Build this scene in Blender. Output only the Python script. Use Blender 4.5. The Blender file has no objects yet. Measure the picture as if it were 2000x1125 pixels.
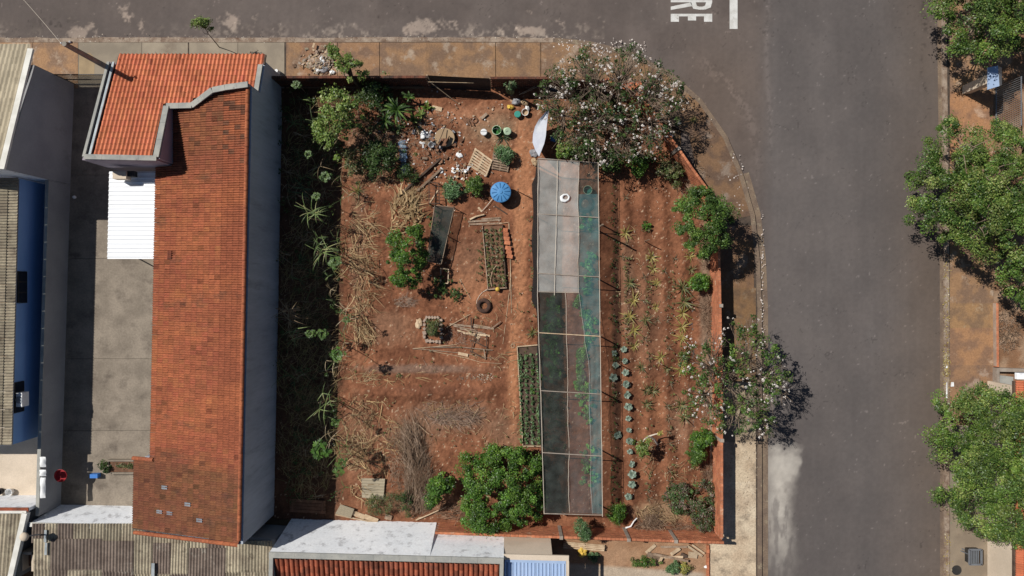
import bpy, bmesh, math, random
import numpy as np
from mathutils import Vector, Matrix, Euler

# ------------------------------------------------------------------ camera, sky, sun, exposure
SC = bpy.context.scene
COL = SC.collection
H, F = 41.7, 2000 * 24 / 36          # camera height (m), focal length (photo pixels)
cam = bpy.data.cameras.new('camera'); cam.lens = 24; cam.sensor_width = 36
cam.clip_start = 0.5; cam.clip_end = 2000
cam_o = bpy.data.objects.new('camera', cam); COL.objects.link(cam_o)
cam_o.location = (0, 0, H); SC.camera = cam_o

SUN_EL, SUN_DIR = 49.3, 28.0         # elevation; shadows run 28 deg below the picture's right
el, az = math.radians(SUN_EL), math.radians(SUN_DIR)
W = bpy.data.worlds.new('World'); SC.world = W; W.use_nodes = True
wn = W.node_tree.nodes; wl = W.node_tree.links
bg = wn['Background']
sky = wn.new('ShaderNodeTexSky'); sky.sky_type = 'NISHITA'; sky.sun_disc = False
sky.sun_elevation = el
sky.sun_rotation = math.atan2(-math.cos(az), math.sin(az)) % (2 * math.pi)
sky.altitude = 500; sky.air_density = 1.0; sky.dust_density = 0.6; sky.ozone_density = 1.0
wl.new(sky.outputs[0], bg.inputs[0]); bg.inputs[1].default_value = 0.05
sun = bpy.data.lights.new('sun', 'SUN'); sun.energy = 4.9; sun.angle = math.radians(0.53)
sun.color = (1.0, 0.965, 0.91)
sun_o = bpy.data.objects.new('sun', sun); COL.objects.link(sun_o)
sun_o.rotation_euler = Vector((math.cos(az) * math.cos(el), -math.sin(az) * math.cos(el), -math.sin(el))).to_track_quat('-Z', 'Y').to_euler()
sun_o.location = (-20, 12, 40)
SC.view_settings.view_transform = 'Standard'; SC.view_settings.look = 'None'
SC.view_settings.exposure = -0.02; SC.view_settings.gamma = 1.0
SC.view_settings.use_curve_mapping = False
SC.cycles.max_bounces = 6; SC.cycles.transparent_max_bounces = 12
SC.cycles.use_denoising = True

# ------------------------------------------------------------------ helpers
RS = np.random.RandomState(7)
R = random.Random(11)
PX = H / F                            # metres per photo pixel on the ground


def at(px, py, z=0.0):
    """point of the place at height z that the photograph shows at pixel px, py"""
    k = (H - z) / F
    return Vector(((px - 1000) * k, (562.5 - py) * k, z))


def tag(o, label=None, cat=None, group=None, kind=None):
    if label: o['label'] = label
    if cat: o['category'] = cat
    if group: o['group'] = group
    if kind: o['kind'] = kind
    return o


def thing(name, label, cat, loc=(0, 0, 0), rz=0, group=None, kind=None):
    o = bpy.data.objects.new(name, None); COL.objects.link(o)
    o.empty_display_size = 0.2
    o.location = loc; o.rotation_euler = (0, 0, rz)
    return tag(o, label, cat, group, kind)


def copy_tree(o, parent=None):
    c = o.copy(); COL.objects.link(c)
    if parent is not None: c.parent = parent
    for ch in list(o.children): copy_tree(ch, c)
    return c


def link_mesh(name, me, mat=None, parent=None):
    o = bpy.data.objects.new(name, me); COL.objects.link(o)
    if mat is not None and len(me.materials) == 0: me.materials.append(mat)
    if parent is not None: o.parent = parent
    return o


class MB:
    """collects shapes; build() links them as ONE mesh object (world coordinates, minus the parent's place)"""
    def __init__(s): s.v = []; s.f = []; s.t = []; s.cur = (1, 1, 1)

    def add(s, vs, fs):
        n = len(s.v); s.v += [tuple(p) for p in vs]; s.t += [s.cur] * len(vs)
        s.f += [tuple(i + n for i in f) for f in fs]; return s

    def box(s, c, d, rz=0, tilt=None):
        x, y, z = d[0] / 2, d[1] / 2, d[2] / 2
        m = Matrix.Rotation(rz, 3, 'Z')
        if tilt: m = m @ Euler(tilt).to_matrix()
        c = Vector(c)
        vs = [c + m @ Vector(p) for p in ((-x, -y, -z), (x, -y, -z), (x, y, -z), (-x, y, -z), (-x, -y, z), (x, -y, z), (x, y, z), (-x, y, z))]
        return s.hexa(vs)

    def hexa(s, vs):
        return s.add(vs, [(3, 2, 1, 0), (4, 5, 6, 7), (0, 1, 5, 4), (1, 2, 6, 5), (2, 3, 7, 6), (3, 0, 4, 7)])

    def bar(s, a, b, w, h=None):
        a, b = Vector(a), Vector(b); h = h or w
        d = (b - a); L = d.length
        if L < 1e-6: return s
        d /= L
        up = Vector((0, 0, 1)) if abs(d.z) < .95 else Vector((1, 0, 0))
        sx = d.cross(up).normalized() * w / 2; sz = sx.cross(d).normalized() * h / 2
        return s.hexa([a - sx - sz, b - sx - sz, b + sx - sz, a + sx - sz, a - sx + sz, b - sx + sz, b + sx + sz, a + sx + sz])

    def tube(s, pts, r, n=6, caps=True):
        pts = [Vector(p) for p in pts]
        rs = list(r) if hasattr(r, '__len__') else [r] * len(pts)
        base = len(s.v); m = len(pts)
        ref = None
        vs = []
        for i, p in enumerate(pts):
            d = (pts[min(i + 1, m - 1)] - pts[max(i - 1, 0)])
            d = d.normalized() if d.length > 1e-9 else Vector((0, 0, 1))
            if ref is None: ref = Vector((0, 0, 1)) if abs(d.z) < .9 else Vector((1, 0, 0))
            sx = d.cross(ref)
            if sx.length < 1e-4: sx = d.cross(Vector((0, 1, 0.3)))
            sx.normalize(); sy = sx.cross(d).normalized()
            for k in range(n):
                a = 2 * math.pi * k / n
                vs.append(p + (sx * math.cos(a) + sy * math.sin(a)) * rs[i])
        fs = []
        for i in range(m - 1):
            for k in range(n):
                k2 = (k + 1) % n
                fs.append((i * n + k, i * n + k2, (i + 1) * n + k2, (i + 1) * n + k))
        if caps:
            fs.append(tuple(range(n - 1, -1, -1))); fs.append(tuple((m - 1) * n + k for k in range(n)))
        return s.add(vs, fs)

    def prism(s, poly, z0, z1):
        """poly: list of (x, y); z0/z1 numbers or lists per corner"""
        n = len(poly)
        a = sum(poly[i][0] * poly[(i + 1) % n][1] - poly[(i + 1) % n][0] * poly[i][1] for i in range(n))
        z0 = list(z0) if hasattr(z0, '__len__') else [z0] * n
        z1 = list(z1) if hasattr(z1, '__len__') else [z1] * n
        if a < 0: poly = poly[::-1]; z0 = z0[::-1]; z1 = z1[::-1]
        vs = [(p[0], p[1], z) for p, z in zip(poly, z0)] + [(p[0], p[1], z) for p, z in zip(poly, z1)]
        fs = [tuple(range(n - 1, -1, -1)), tuple(range(n, 2 * n))]
        fs += [(i, (i + 1) % n, n + (i + 1) % n, n + i) for i in range(n)]
        return s.add(vs, fs)

    def lathe(s, prof, c=(0, 0, 0), n=20, sx=1, sy=1):
        vs = []; m = len(prof)
        for r, z in prof:
            for k in range(n):
                a = 2 * math.pi * k / n
                vs.append((c[0] + r * math.cos(a) * sx, c[1] + r * math.sin(a) * sy, c[2] + z))
        fs = []
        for i in range(m - 1):
            for k in range(n):
                k2 = (k + 1) % n
                fs.append((i * n + k, i * n + k2, (i + 1) * n + k2, (i + 1) * n + k))
        if prof[0][0] > 1e-5: fs.append(tuple(range(n - 1, -1, -1)))
        if prof[-1][0] > 1e-5: fs.append(tuple((m - 1) * n + k for k in range(n)))
        return s.add(vs, fs)

    def mesh(s, name, off=(0, 0, 0), smooth=False):
        me = bpy.data.meshes.new(name)
        me.from_pydata([(x - off[0], y - off[1], z - off[2]) for x, y, z in s.v], [], s.f)
        if any(t != (1, 1, 1) for t in s.t):
            ca = me.color_attributes.new('tint', 'FLOAT_COLOR', 'POINT')
            ca.data.foreach_set('color', [c for t in s.t for c in (t[0], t[1], t[2], 1)])
        if smooth: me.polygons.foreach_set('use_smooth', [True] * len(me.polygons))
        me.update()
        return me

    def build(s, name, mat, parent=None, smooth=False):
        off = parent.location if parent is not None else (0, 0, 0)
        return link_mesh(name, s.mesh(name, off, smooth), mat, parent)


def np_mesh(name, V, Q, mat, parent=None, tint=None, smooth=False):
    """fast mesh of quads (or triangles) out of numpy arrays"""
    me = bpy.data.meshes.new(name)
    V = np.asarray(V, np.float32)
    if parent is not None: V = V - np.array(parent.location, np.float32)
    k = Q.shape[1]
    me.vertices.add(len(V)); me.vertices.foreach_set('co', V.ravel())
    me.loops.add(Q.size); me.loops.foreach_set('vertex_index', Q.astype(np.int32).ravel())
    me.polygons.add(len(Q)); me.polygons.foreach_set('loop_start', np.arange(0, Q.size, k, dtype=np.int32))
    if smooth: me.polygons.foreach_set('use_smooth', np.ones(len(Q), bool))
    me.update(calc_edges=True)
    if tint is not None:
        ca = me.color_attributes.new('tint', 'FLOAT_COLOR', 'POINT')
        T = np.ones((len(V), 4), np.float32); T[:, :3] = tint
        ca.data.foreach_set('color', T.ravel())
    return link_mesh(name, me, mat, parent)


_tab = np.random.RandomState(3).rand(256, 256)


def vn(x, y, seed=0):
    x = x + seed * 17.3; y = y + seed * 9.7
    xi = np.floor(x).astype(int); yi = np.floor(y).astype(int)
    fx = x - xi; fy = y - yi
    fx = fx * fx * (3 - 2 * fx); fy = fy * fy * (3 - 2 * fy)
    a = _tab[xi % 256, yi % 256]; b = _tab[(xi + 1) % 256, yi % 256]
    c = _tab[xi % 256, (yi + 1) % 256]; d = _tab[(xi + 1) % 256, (yi + 1) % 256]
    return (a * (1 - fx) + b * fx) * (1 - fy) + (c * (1 - fx) + d * fx) * fy


def fbm(x, y, seed=0, oct=4):
    s = 0; amp = 1; tot = 0
    for i in range(oct):
        s = s + amp * vn(x * 2 ** i, y * 2 ** i, seed + i); tot += amp; amp *= .55
    return s / tot


def sstep(a, b, x):
    t = np.clip((x - a) / (b - a), 0, 1); return t * t * (3 - 2 * t)


def in_poly(x, y, poly):
    ins = np.zeros(np.shape(x), bool); n = len(poly)
    for i in range(n):
        x1, y1 = poly[i]; x2, y2 = poly[(i + 1) % n]
        c = ((y1 > y) != (y2 > y)) & (x < (x2 - x1) * (y - y1) / (y2 - y1 + 1e-12) + x1)
        ins ^= c
    return ins


def edge_dist(x, y, poly):
    d = np.full(np.shape(x), 1e9); n = len(poly)
    for i in range(n):
        x1, y1 = poly[i]; x2, y2 = poly[(i + 1) % n]
        dx, dy = x2 - x1, y2 - y1
        t = np.clip(((x - x1) * dx + (y - y1) * dy) / (dx * dx + dy * dy + 1e-12), 0, 1)
        d = np.minimum(d, np.hypot(x - x1 - t * dx, y - y1 - t * dy))
    return d


# ------------------------------------------------------------------ materials
def mat(name, c1, c2=None, scale=1.5, rough=.9, fine=.18, fscale=30, bump=0.0, bscale=25, tint=False, rand=0.0, spec=.25,
        metal=0.0, stain=None, stscale=.6, stlim=(.55, .7), ramp=(.35, .65), alpha=1.0, transl=0.0, local=False, stretch=None):
    m = bpy.data.materials.new(name); m.use_nodes = True
    nt = m.node_tree; N = nt.nodes; L = nt.links
    bs = N['Principled BSDF']
    bs.inputs['Roughness'].default_value = rough
    bs.inputs['Specular IOR Level'].default_value = spec
    bs.inputs['Metallic'].default_value = metal
    if local:
        tc = N.new('ShaderNodeTexCoord'); pos = tc.outputs['Object']
    else:
        g = N.new('ShaderNodeNewGeometry'); pos = g.outputs['Position']
    if stretch:
        mp = N.new('ShaderNodeMapping'); mp.inputs['Scale'].default_value = stretch
        L.new(pos, mp.inputs[0]); pos = mp.outputs[0]

    def noise(sc, det=5, w=0.55):
        n = N.new('ShaderNodeTexNoise'); n.inputs['Scale'].default_value = sc
        n.inputs['Detail'].default_value = det; n.inputs['Roughness'].default_value = w
        L.new(pos, n.inputs['Vector']); return n.outputs[0]

    def ramp_(src, lo, hi):
        r = N.new('ShaderNodeMapRange'); r.interpolation_type = 'SMOOTHSTEP'
        r.inputs[1].default_value = lo; r.inputs[2].default_value = hi
        L.new(src, r.inputs[0]); return r.outputs[0]

    def mix(fac, a, b, mode='MIX'):
        x = N.new('ShaderNodeMix'); x.data_type = 'RGBA'; x.blend_type = mode
        for i, s_ in ((0, fac), (6, a), (7, b)):
            if isinstance(s_, (int, float)): x.inputs[i].default_value = s_
            elif isinstance(s_, tuple): x.inputs[i].default_value = (*s_, 1)
            else: L.new(s_, x.inputs[i])
        return x.outputs[2]
    col = c1 if c2 is None else mix(ramp_(noise(scale), *ramp), c1, c2)
    if stain is not None: col = mix(ramp_(noise(stscale, 7, .65), *stlim), col, stain)
    if tint:
        a = N.new('ShaderNodeAttribute'); a.attribute_name = 'tint'
        col = mix(1.0, col, a.outputs['Color'], 'MULTIPLY')
    if rand:
        oi = N.new('ShaderNodeObjectInfo')
        r = N.new('ShaderNodeMapRange'); r.inputs[3].default_value = 1 - rand; r.inputs[4].default_value = 1 + rand * .6
        L.new(oi.outputs['Random'], r.inputs[0])
        cc = N.new('ShaderNodeCombineColor')
        for i in range(3): L.new(r.outputs[0], cc.inputs[i])
        col = mix(1.0, col, cc.outputs[0], 'MULTIPLY')
    if fine:
        r = N.new('ShaderNodeMapRange'); r.inputs[1].default_value = .25; r.inputs[2].default_value = .75
        r.inputs[3].default_value = 1 - fine; r.inputs[4].default_value = 1 + fine
        L.new(noise(fscale, 3, .7), r.inputs[0])
        cc = N.new('ShaderNodeCombineColor')
        for i in range(3): L.new(r.outputs[0], cc.inputs[i])
        col = mix(1.0, col, cc.outputs[0], 'MULTIPLY')
    if isinstance(col, tuple): bs.inputs['Base Color'].default_value = (*col, 1)
    else: L.new(col, bs.inputs['Base Color'])
    if bump:
        b = N.new('ShaderNodeBump'); b.inputs['Strength'].default_value = min(1, bump * 10); b.inputs['Distance'].default_value = bump
        L.new(noise(bscale, 6, .65), b.inputs['Height']); L.new(b.outputs[0], bs.inputs['Normal'])
    out = N['Material Output']
    sh = bs.outputs[0]
    if transl:
        t = N.new('ShaderNodeBsdfTranslucent')
        if isinstance(col, tuple): t.inputs[0].default_value = (*col, 1)
        else: L.new(col, t.inputs[0])
        ms = N.new('ShaderNodeMixShader'); ms.inputs[0].default_value = transl
        L.new(sh, ms.inputs[1]); L.new(t.outputs[0], ms.inputs[2]); sh = ms.outputs[0]
    if alpha < 1:
        t = N.new('ShaderNodeBsdfTransparent')
        ms = N.new('ShaderNodeMixShader')
        # the weave is a little uneven: where folds and dust gather it closes up
        r = N.new('ShaderNodeMapRange'); r.inputs[1].default_value = .3; r.inputs[2].default_value = .7
        r.inputs[3].default_value = alpha - .1; r.inputs[4].default_value = alpha + .1
        L.new(noise(1.3, 6, .6), r.inputs[0]); L.new(r.outputs[0], ms.inputs[0])
        L.new(t.outputs[0], ms.inputs[1]); L.new(sh, ms.inputs[2]); sh = ms.outputs[0]
    if sh != bs.outputs[0]: L.new(sh, out.inputs[0])
    return m


M = {}
M['soil'] = mat('red_soil', (.95, .95, .95), (1.05, 1.05, 1.05), tint=True, fine=.3, fscale=14, bump=.035, bscale=9, rough=1, spec=.05)
M['asphalt'] = mat('asphalt', (.95, .95, .95), (1.05, 1.04, 1.03), scale=.5, tint=True, fine=.22, fscale=45, bump=.004, bscale=120, rough=.85, spec=.25)
M['far_ground'] = mat('far_ground', (.16, .09, .05), (.12, .10, .06), scale=.05, rough=1)
M['pave_tan'] = mat('pavement_tan', (.30, .175, .095), (.2, .125, .082), scale=1.1, stain=(.36, .27, .2), stscale=.9, stlim=(.54, .66), tint=True, fine=.26, fscale=12, ramp=(.4, .6), bump=.004)
M['pave_grey'] = mat('pavement_grey', (.27, .225, .17), (.21, .175, .135), scale=.8, stain=(.16, .125, .095), stscale=.7, stlim=(.55, .75), tint=True, fine=.12, fscale=25, bump=.004)
M['kerb'] = mat('kerb_concrete', (.33, .26, .2), (.2, .14, .1), scale=2.2, stain=(.13, .08, .055), stscale=1.6, stlim=(.5, .7), fine=.3, fscale=18, bump=.02)
M['joint'] = mat('dark_joint', (.05, .038, .03), (.09, .065, .048), scale=4, fine=.2)
M['gutter'] = mat('gutter_strip', (.2, .145, .1), (.14, .1, .075), scale=1.4, stain=(.27, .22, .15), stscale=2.2, stlim=(.56, .7), fine=.3, fscale=16)
M['pave_pale'] = mat('pavement_pale', (.46, .38, .28), (.36, .28, .2), scale=.9, stain=(.2, .16, .12), stscale=1.3, stlim=(.5, .72), tint=True, fine=.3, fscale=11, bump=.006)
M['alley'] = mat('alley_concrete', (.27, .225, .175), (.19, .157, .122), scale=.9, stain=(.12, .097, .077), stscale=.8, stlim=(.5, .75), fine=.2, fscale=9, ramp=(.3, .7))
M['wall_grey'] = mat('render_grey', (.31, .31, .315), (.26, .26, .27), scale=.5, stain=(.2, .2, .2), stscale=.6, stlim=(.55, .8), fine=.06, fscale=12)
M['wall_house'] = mat('paint_pale', (.42, .45, .5), (.34, .37, .42), scale=.9, stain=(.22, .235, .26), stscale=1.6, stlim=(.5, .8), fine=.1, fscale=10, stretch=(1, 1, .14))
M['wall_mauve'] = mat('paint_mauve', (.34, .29, .33), (.29, .25, .28), scale=.8, fine=.06)
M['wall_blue'] = mat('paint_blue', (.27, .45, .76), (.23, .4, .7), scale=.4, fine=.05)
M['wall_white'] = mat('paint_white_worn', (.92, .93, .94), (.85, .87, .89), scale=.6, stain=(.52, .52, .53), stscale=1.9, stlim=(.52, .7), fine=.12, fscale=7, bump=.004)
M['wall_beige'] = mat('render_beige', (.6, .5, .39), (.52, .43, .33), scale=.7, fine=.1, fscale=14)
M['coping'] = mat('coping_concrete', (.36, .35, .31), (.27, .27, .25), scale=1.5, stain=(.18, .18, .17), stscale=2, stlim=(.58, .74), fine=.15)
M['coping_white'] = mat('coping_white', (.72, .7, .64), (.6, .58, .52), scale=1.5, fine=.08)
M['gutter_metal'] = mat('gutter_metal', (.4, .43, .44), (.3, .33, .34), scale=2, rough=.5, metal=.3)
TILE = dict(rough=.85, fine=.2, fscale=18)
M['tile_new'] = mat('tile_new', (.6, .19, .095), (.5, .155, .075), scale=.9, rand=.1, tint=True, **TILE)
M['tile_new_s'] = mat('tile_new_field', (.6, .19, .095), (.5, .155, .075), scale=.9, tint=True, **TILE)
OLD = dict(c2=(.29, .09, .045), scale=.5, stain=(.15, .07, .042), stscale=.9, stlim=(.55, .78), rough=.95, fine=.4, fscale=12, stretch=(.55, 1, 1))
M['tile_old'] = mat('tile_old', (.35, .115, .051), rand=.12, tint=True, **OLD)
M['tile_old_s'] = mat('tile_old_field', (.35, .115, .051), tint=True, **OLD)
M['tile_worn'] = mat('tile_worn', (.2, .082, .045), (.15, .066, .038), rand=.3, tint=True, scale=.8, stain=(.09, .055, .035), stscale=1.1, stlim=(.5, .75), rough=.95, fine=.4, fscale=12)
M['tile_barrel'] = mat('tile_barrel', (.33, .09, .045), (.22, .07, .04), scale=1.5, rand=.4, tint=False, stain=(.1, .05, .035), stscale=1.5, stlim=(.55, .75), fine=.3, fscale=14)
M['tile_beige'] = mat('tile_beige', (.4, .34, .24), (.32, .27, .19), scale=1, rand=.12, stain=(.2, .16, .11), stscale=1.2, stlim=(.6, .78), fine=.15)
M['fibre'] = mat('fibre_cement', (.36, .31, .22), (.26, .215, .155), scale=1.2, rand=.3, stain=(.1, .075, .055), stscale=1.3, stlim=(.52, .74), fine=.25, fscale=9, bump=.004)
M['fibre_dark'] = mat('fibre_cement_dark', (.2, .155, .125), (.14, .105, .085), scale=1.2, rand=.35, stain=(.3, .27, .22), stscale=1.0, stlim=(.58, .72), fine=.25, fscale=9)
M['sheet_white'] = mat('sheet_white', (.82, .83, .84), (.8, .81, .82), rough=.5, fine=.03)
M['sheet_blue'] = mat('sheet_pale_blue', (.42, .53, .72), (.38, .5, .7), rough=.4, fine=.04, metal=.2)
M['brick'] = mat('brick_orange', (.5, .19, .095), (.4, .14, .07), scale=2, rand=.22, stain=(.6, .38, .25), stscale=1.5, stlim=(.6, .75), fine=.25, fscale=12, bump=.006)
M['brick_s'] = mat('brick_orange_field', (.5, .19, .095), (.4, .14, .07), scale=2, tint=True, stain=(.6, .38, .25), stscale=1.5, stlim=(.6, .75), fine=.25, fscale=12, bump=.006)
M['brick_dark'] = mat('brick_sooty', (.16, .06, .035), (.1, .042, .028), scale=2, rand=.25, stain=(.05, .035, .028), stscale=1.2, stlim=(.45, .65), fine=.25, fscale=12, bump=.006)  # dark copy of the brick: the upper wall's shade put into the colour
M['brick_dark_s'] = mat('brick_sooty_field', (.14, .055, .032), (.09, .04, .026), scale=2, tint=True, stain=(.045, .032, .026), stscale=1.2, stlim=(.45, .65), fine=.25, fscale=12, bump=.006)  # dark copy for the brick field: shade put into the colour, not soot
M['mortar'] = mat('mortar', (.4, .3, .23), (.3, .22, .17), scale=2, fine=.2, bump=.006)
M['post_conc'] = mat('concrete_post', (.34, .29, .24), (.25, .2, .16), scale=2, fine=.2)
M['pole_conc'] = mat('pole_concrete', (.28, .25, .21), (.2, .18, .15), scale=1.5, fine=.1)
M['metal_dark'] = mat('metal_dark', (.035, .035, .035), (.05, .045, .04), rough=.6, metal=.3, fine=.1)
M['metal_grey'] = mat('metal_grey', (.3, .32, .34), (.24, .25, .27), rough=.4, metal=.5, fine=.08)
M['glass'] = mat('window_glass', (.02, .025, .035), None, rough=.08, spec=.5, fine=0)
M['black'] = mat('black_plastic', (.02, .02, .022), None, rough=.6, fine=.1)
M['rubber'] = mat('rubber_dusty', (.05, .03, .024), (.09, .045, .03), scale=6, fine=.2)
M['wood_grey'] = mat('wood_weathered', (.34, .25, .18), (.22, .15, .1), scale=3, rand=.25, fine=.3, fscale=15)
M['wood_pale'] = mat('wood_pale', (.55, .42, .28), (.42, .3, .19), scale=3, rand=.2, fine=.2, fscale=15)
M['wood_brown'] = mat('wood_brown', (.22, .11, .065), (.14, .075, .045), scale=3, rand=.2, fine=.25)
M['wood_dark'] = mat('wood_dark', (.1, .065, .045), (.06, .04, .03), scale=3, fine=.3)
M['bark'] = mat('bark_grey', (.24, .18, .13), (.15, .11, .08), scale=4, fine=.35, fscale=20, bump=.01)
M['bark_dark'] = mat('bark_brown', (.11, .075, .05), (.07, .05, .035), scale=4, fine=.35, fscale=20)
M['straw'] = mat('dry_straw', (.46, .34, .2), (.36, .26, .15), scale=.8, tint=True, fine=.1, transl=.1)
M['twig'] = mat('dry_twig', (.3, .215, .16), (.2, .14, .1), scale=1.2, tint=True, fine=.2)
LEAF = dict(rough=.45, spec=.35, fine=.0, transl=.14)
M['leaf'] = mat('leaf_green', (1, 1, 1), None, tint=True, **LEAF)
M['petal'] = mat('petal_white', (.78, .75, .72), None, tint=True, fine=0, transl=.2, rough=.7)
M['white'] = mat('white_plastic', (.76, .76, .75), (.68, .68, .67), scale=4, rough=.5, fine=.06)
M['tank_rib'] = mat('tank_rib', (.02, .1, .24), None, fine=.05)  # darker blue puts the ribs' shadows into their colour
M['tank_blue'] = mat('tank_blue', (.085, .26, .5), (.065, .21, .43), scale=3, rough=.55, fine=.06)
M['green_pl'] = mat('green_plastic', (.04, .17, .035), None, rough=.5, fine=.05)
M['green_pale'] = mat('pale_green_plastic', (.48, .62, .42), None, rough=.5, fine=.06)
M['teal_pl'] = mat('teal_plastic', (.04, .25, .2), None, rough=.5, fine=.05)
M['yellow_pl'] = mat('yellow_plastic', (.62, .42, .07), (.5, .32, .06), scale=5, rough=.6, fine=.15)
M['blue_pl'] = mat('blue_plastic', (.05, .18, .5), None, rough=.5, fine=.1)
M['red_pl'] = mat('red_plastic', (.3, .02, .025), None, rough=.5, fine=.1)
M['pet'] = mat('bottle_plastic', (.35, .45, .55), (.2, .28, .35), scale=8, rough=.15, spec=.7, fine=.1, alpha=.55)
M['canvas'] = mat('white_tarp', (.5, .52, .56), (.42, .44, .5), scale=1.2, fine=.05, rough=.8)
M['grey_cloth'] = mat('grey_cloth', (.3, .29, .3), (.2, .2, .21), scale=4, fine=.2)
M['paint_line'] = mat('road_paint', (.62, .61, .58), (.5, .485, .45), scale=2, stain=(.2, .17, .15), stscale=5, stlim=(.6, .72), fine=.15, fscale=25)
M['net_white'] = mat('net_white', (.56, .55, .51), (.48, .48, .45), alpha=.42, fine=.05)
M['net_teal'] = mat('net_teal', (.1, .185, .185), (.07, .135, .14), alpha=.56, fine=.08)
M['net_clear'] = mat('net_clear', (.19, .175, .17), (.13, .135, .13), alpha=.3, fine=.05)
M['net_black'] = mat('net_black', (.028, .034, .03), (.055, .065, .058), alpha=.52, fine=.1)
M['net_side'] = mat('net_side', (.016, .017, .018), None, alpha=.85, fine=.1)
M['rope'] = mat('rope_pale', (.6, .52, .42), None, fine=.1)
M['card'] = mat('cardboard', (.42, .3, .18), (.36, .25, .15), fine=.1)
# ------------------------------------------------------------------ the setting: ground, roads, pavements, lot soil
def g2(px, py, z=0.0):
    p = at(px, py, z); return (p.x, p.y)


def gp(x, y):   # ground pixel -> metres
    return ((x - 1000) * PX, (562.5 - y) * PX)


def px_of(X, Y):
    return X / PX + 1000, 562.5 - Y / PX


b = MB(); b.box((0, 0, -.35), (400, 400, .6)); tag(b.build('ground', M['far_ground']), kind='structure')


def sheet(name, x0, x1, y0, y1, step, z, m, colf, keep=None, zf=None):
    """a ground sheet (pixel bounds) with its own colour at every corner"""
    X0, Y0 = gp(x0, y1); X1, Y1 = gp(x1, y0)
    nx = int((X1 - X0) / step) + 1; ny = int((Y1 - Y0) / step) + 1
    xs = np.linspace(X0, X1, nx); ys = np.linspace(Y0, Y1, ny)
    X, Y = np.meshgrid(xs, ys)
    qx, qy = px_of(X, Y)
    Z = np.full(X.shape, z) if zf is None else zf(qx, qy)
    c = colf(qx, qy)
    V = np.stack([X, Y, Z], -1).reshape(-1, 3)
    idx = np.arange(nx * ny).reshape(ny, nx)
    Q = np.stack([idx[:-1, :-1], idx[:-1, 1:], idx[1:, 1:], idx[1:, :-1]], -1).reshape(-1, 4)
    if keep is not None:
        cx = V[Q].mean(1); a, d = px_of(cx[:, 0], cx[:, 1])
        Q = Q[keep(a, d)]
    o = np_mesh(name, V, Q, m, tint=c.reshape(-1, 3), smooth=True)
    return tag(o, kind='structure')


def lerp3(a, b_, t):
    return np.asarray(a) * (1 - t[..., None]) + np.asarray(b_) * t[..., None]


ROAD_PALE = [(150, 62, 34, 30, .8), (175, 45, 14, 25, .5), (245, 28, 22, 28, .6), (277, 48, 10, 20, .7), (452, 42, 24, 20, .95), (500, 42, 24, 22, .4),
             (820, 55, 50, 20, .95), (870, 48, 26, 18, .7), (1040, 60, 34, 12, 1.2), (1035, 22, 12, 10, .6), (1095, 47, 18, 12, .6), (1180, 42, 20, 16, .4),
             (110, 8, 14, 10, .5), (985, 60, 20, 10, .5)]


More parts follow.
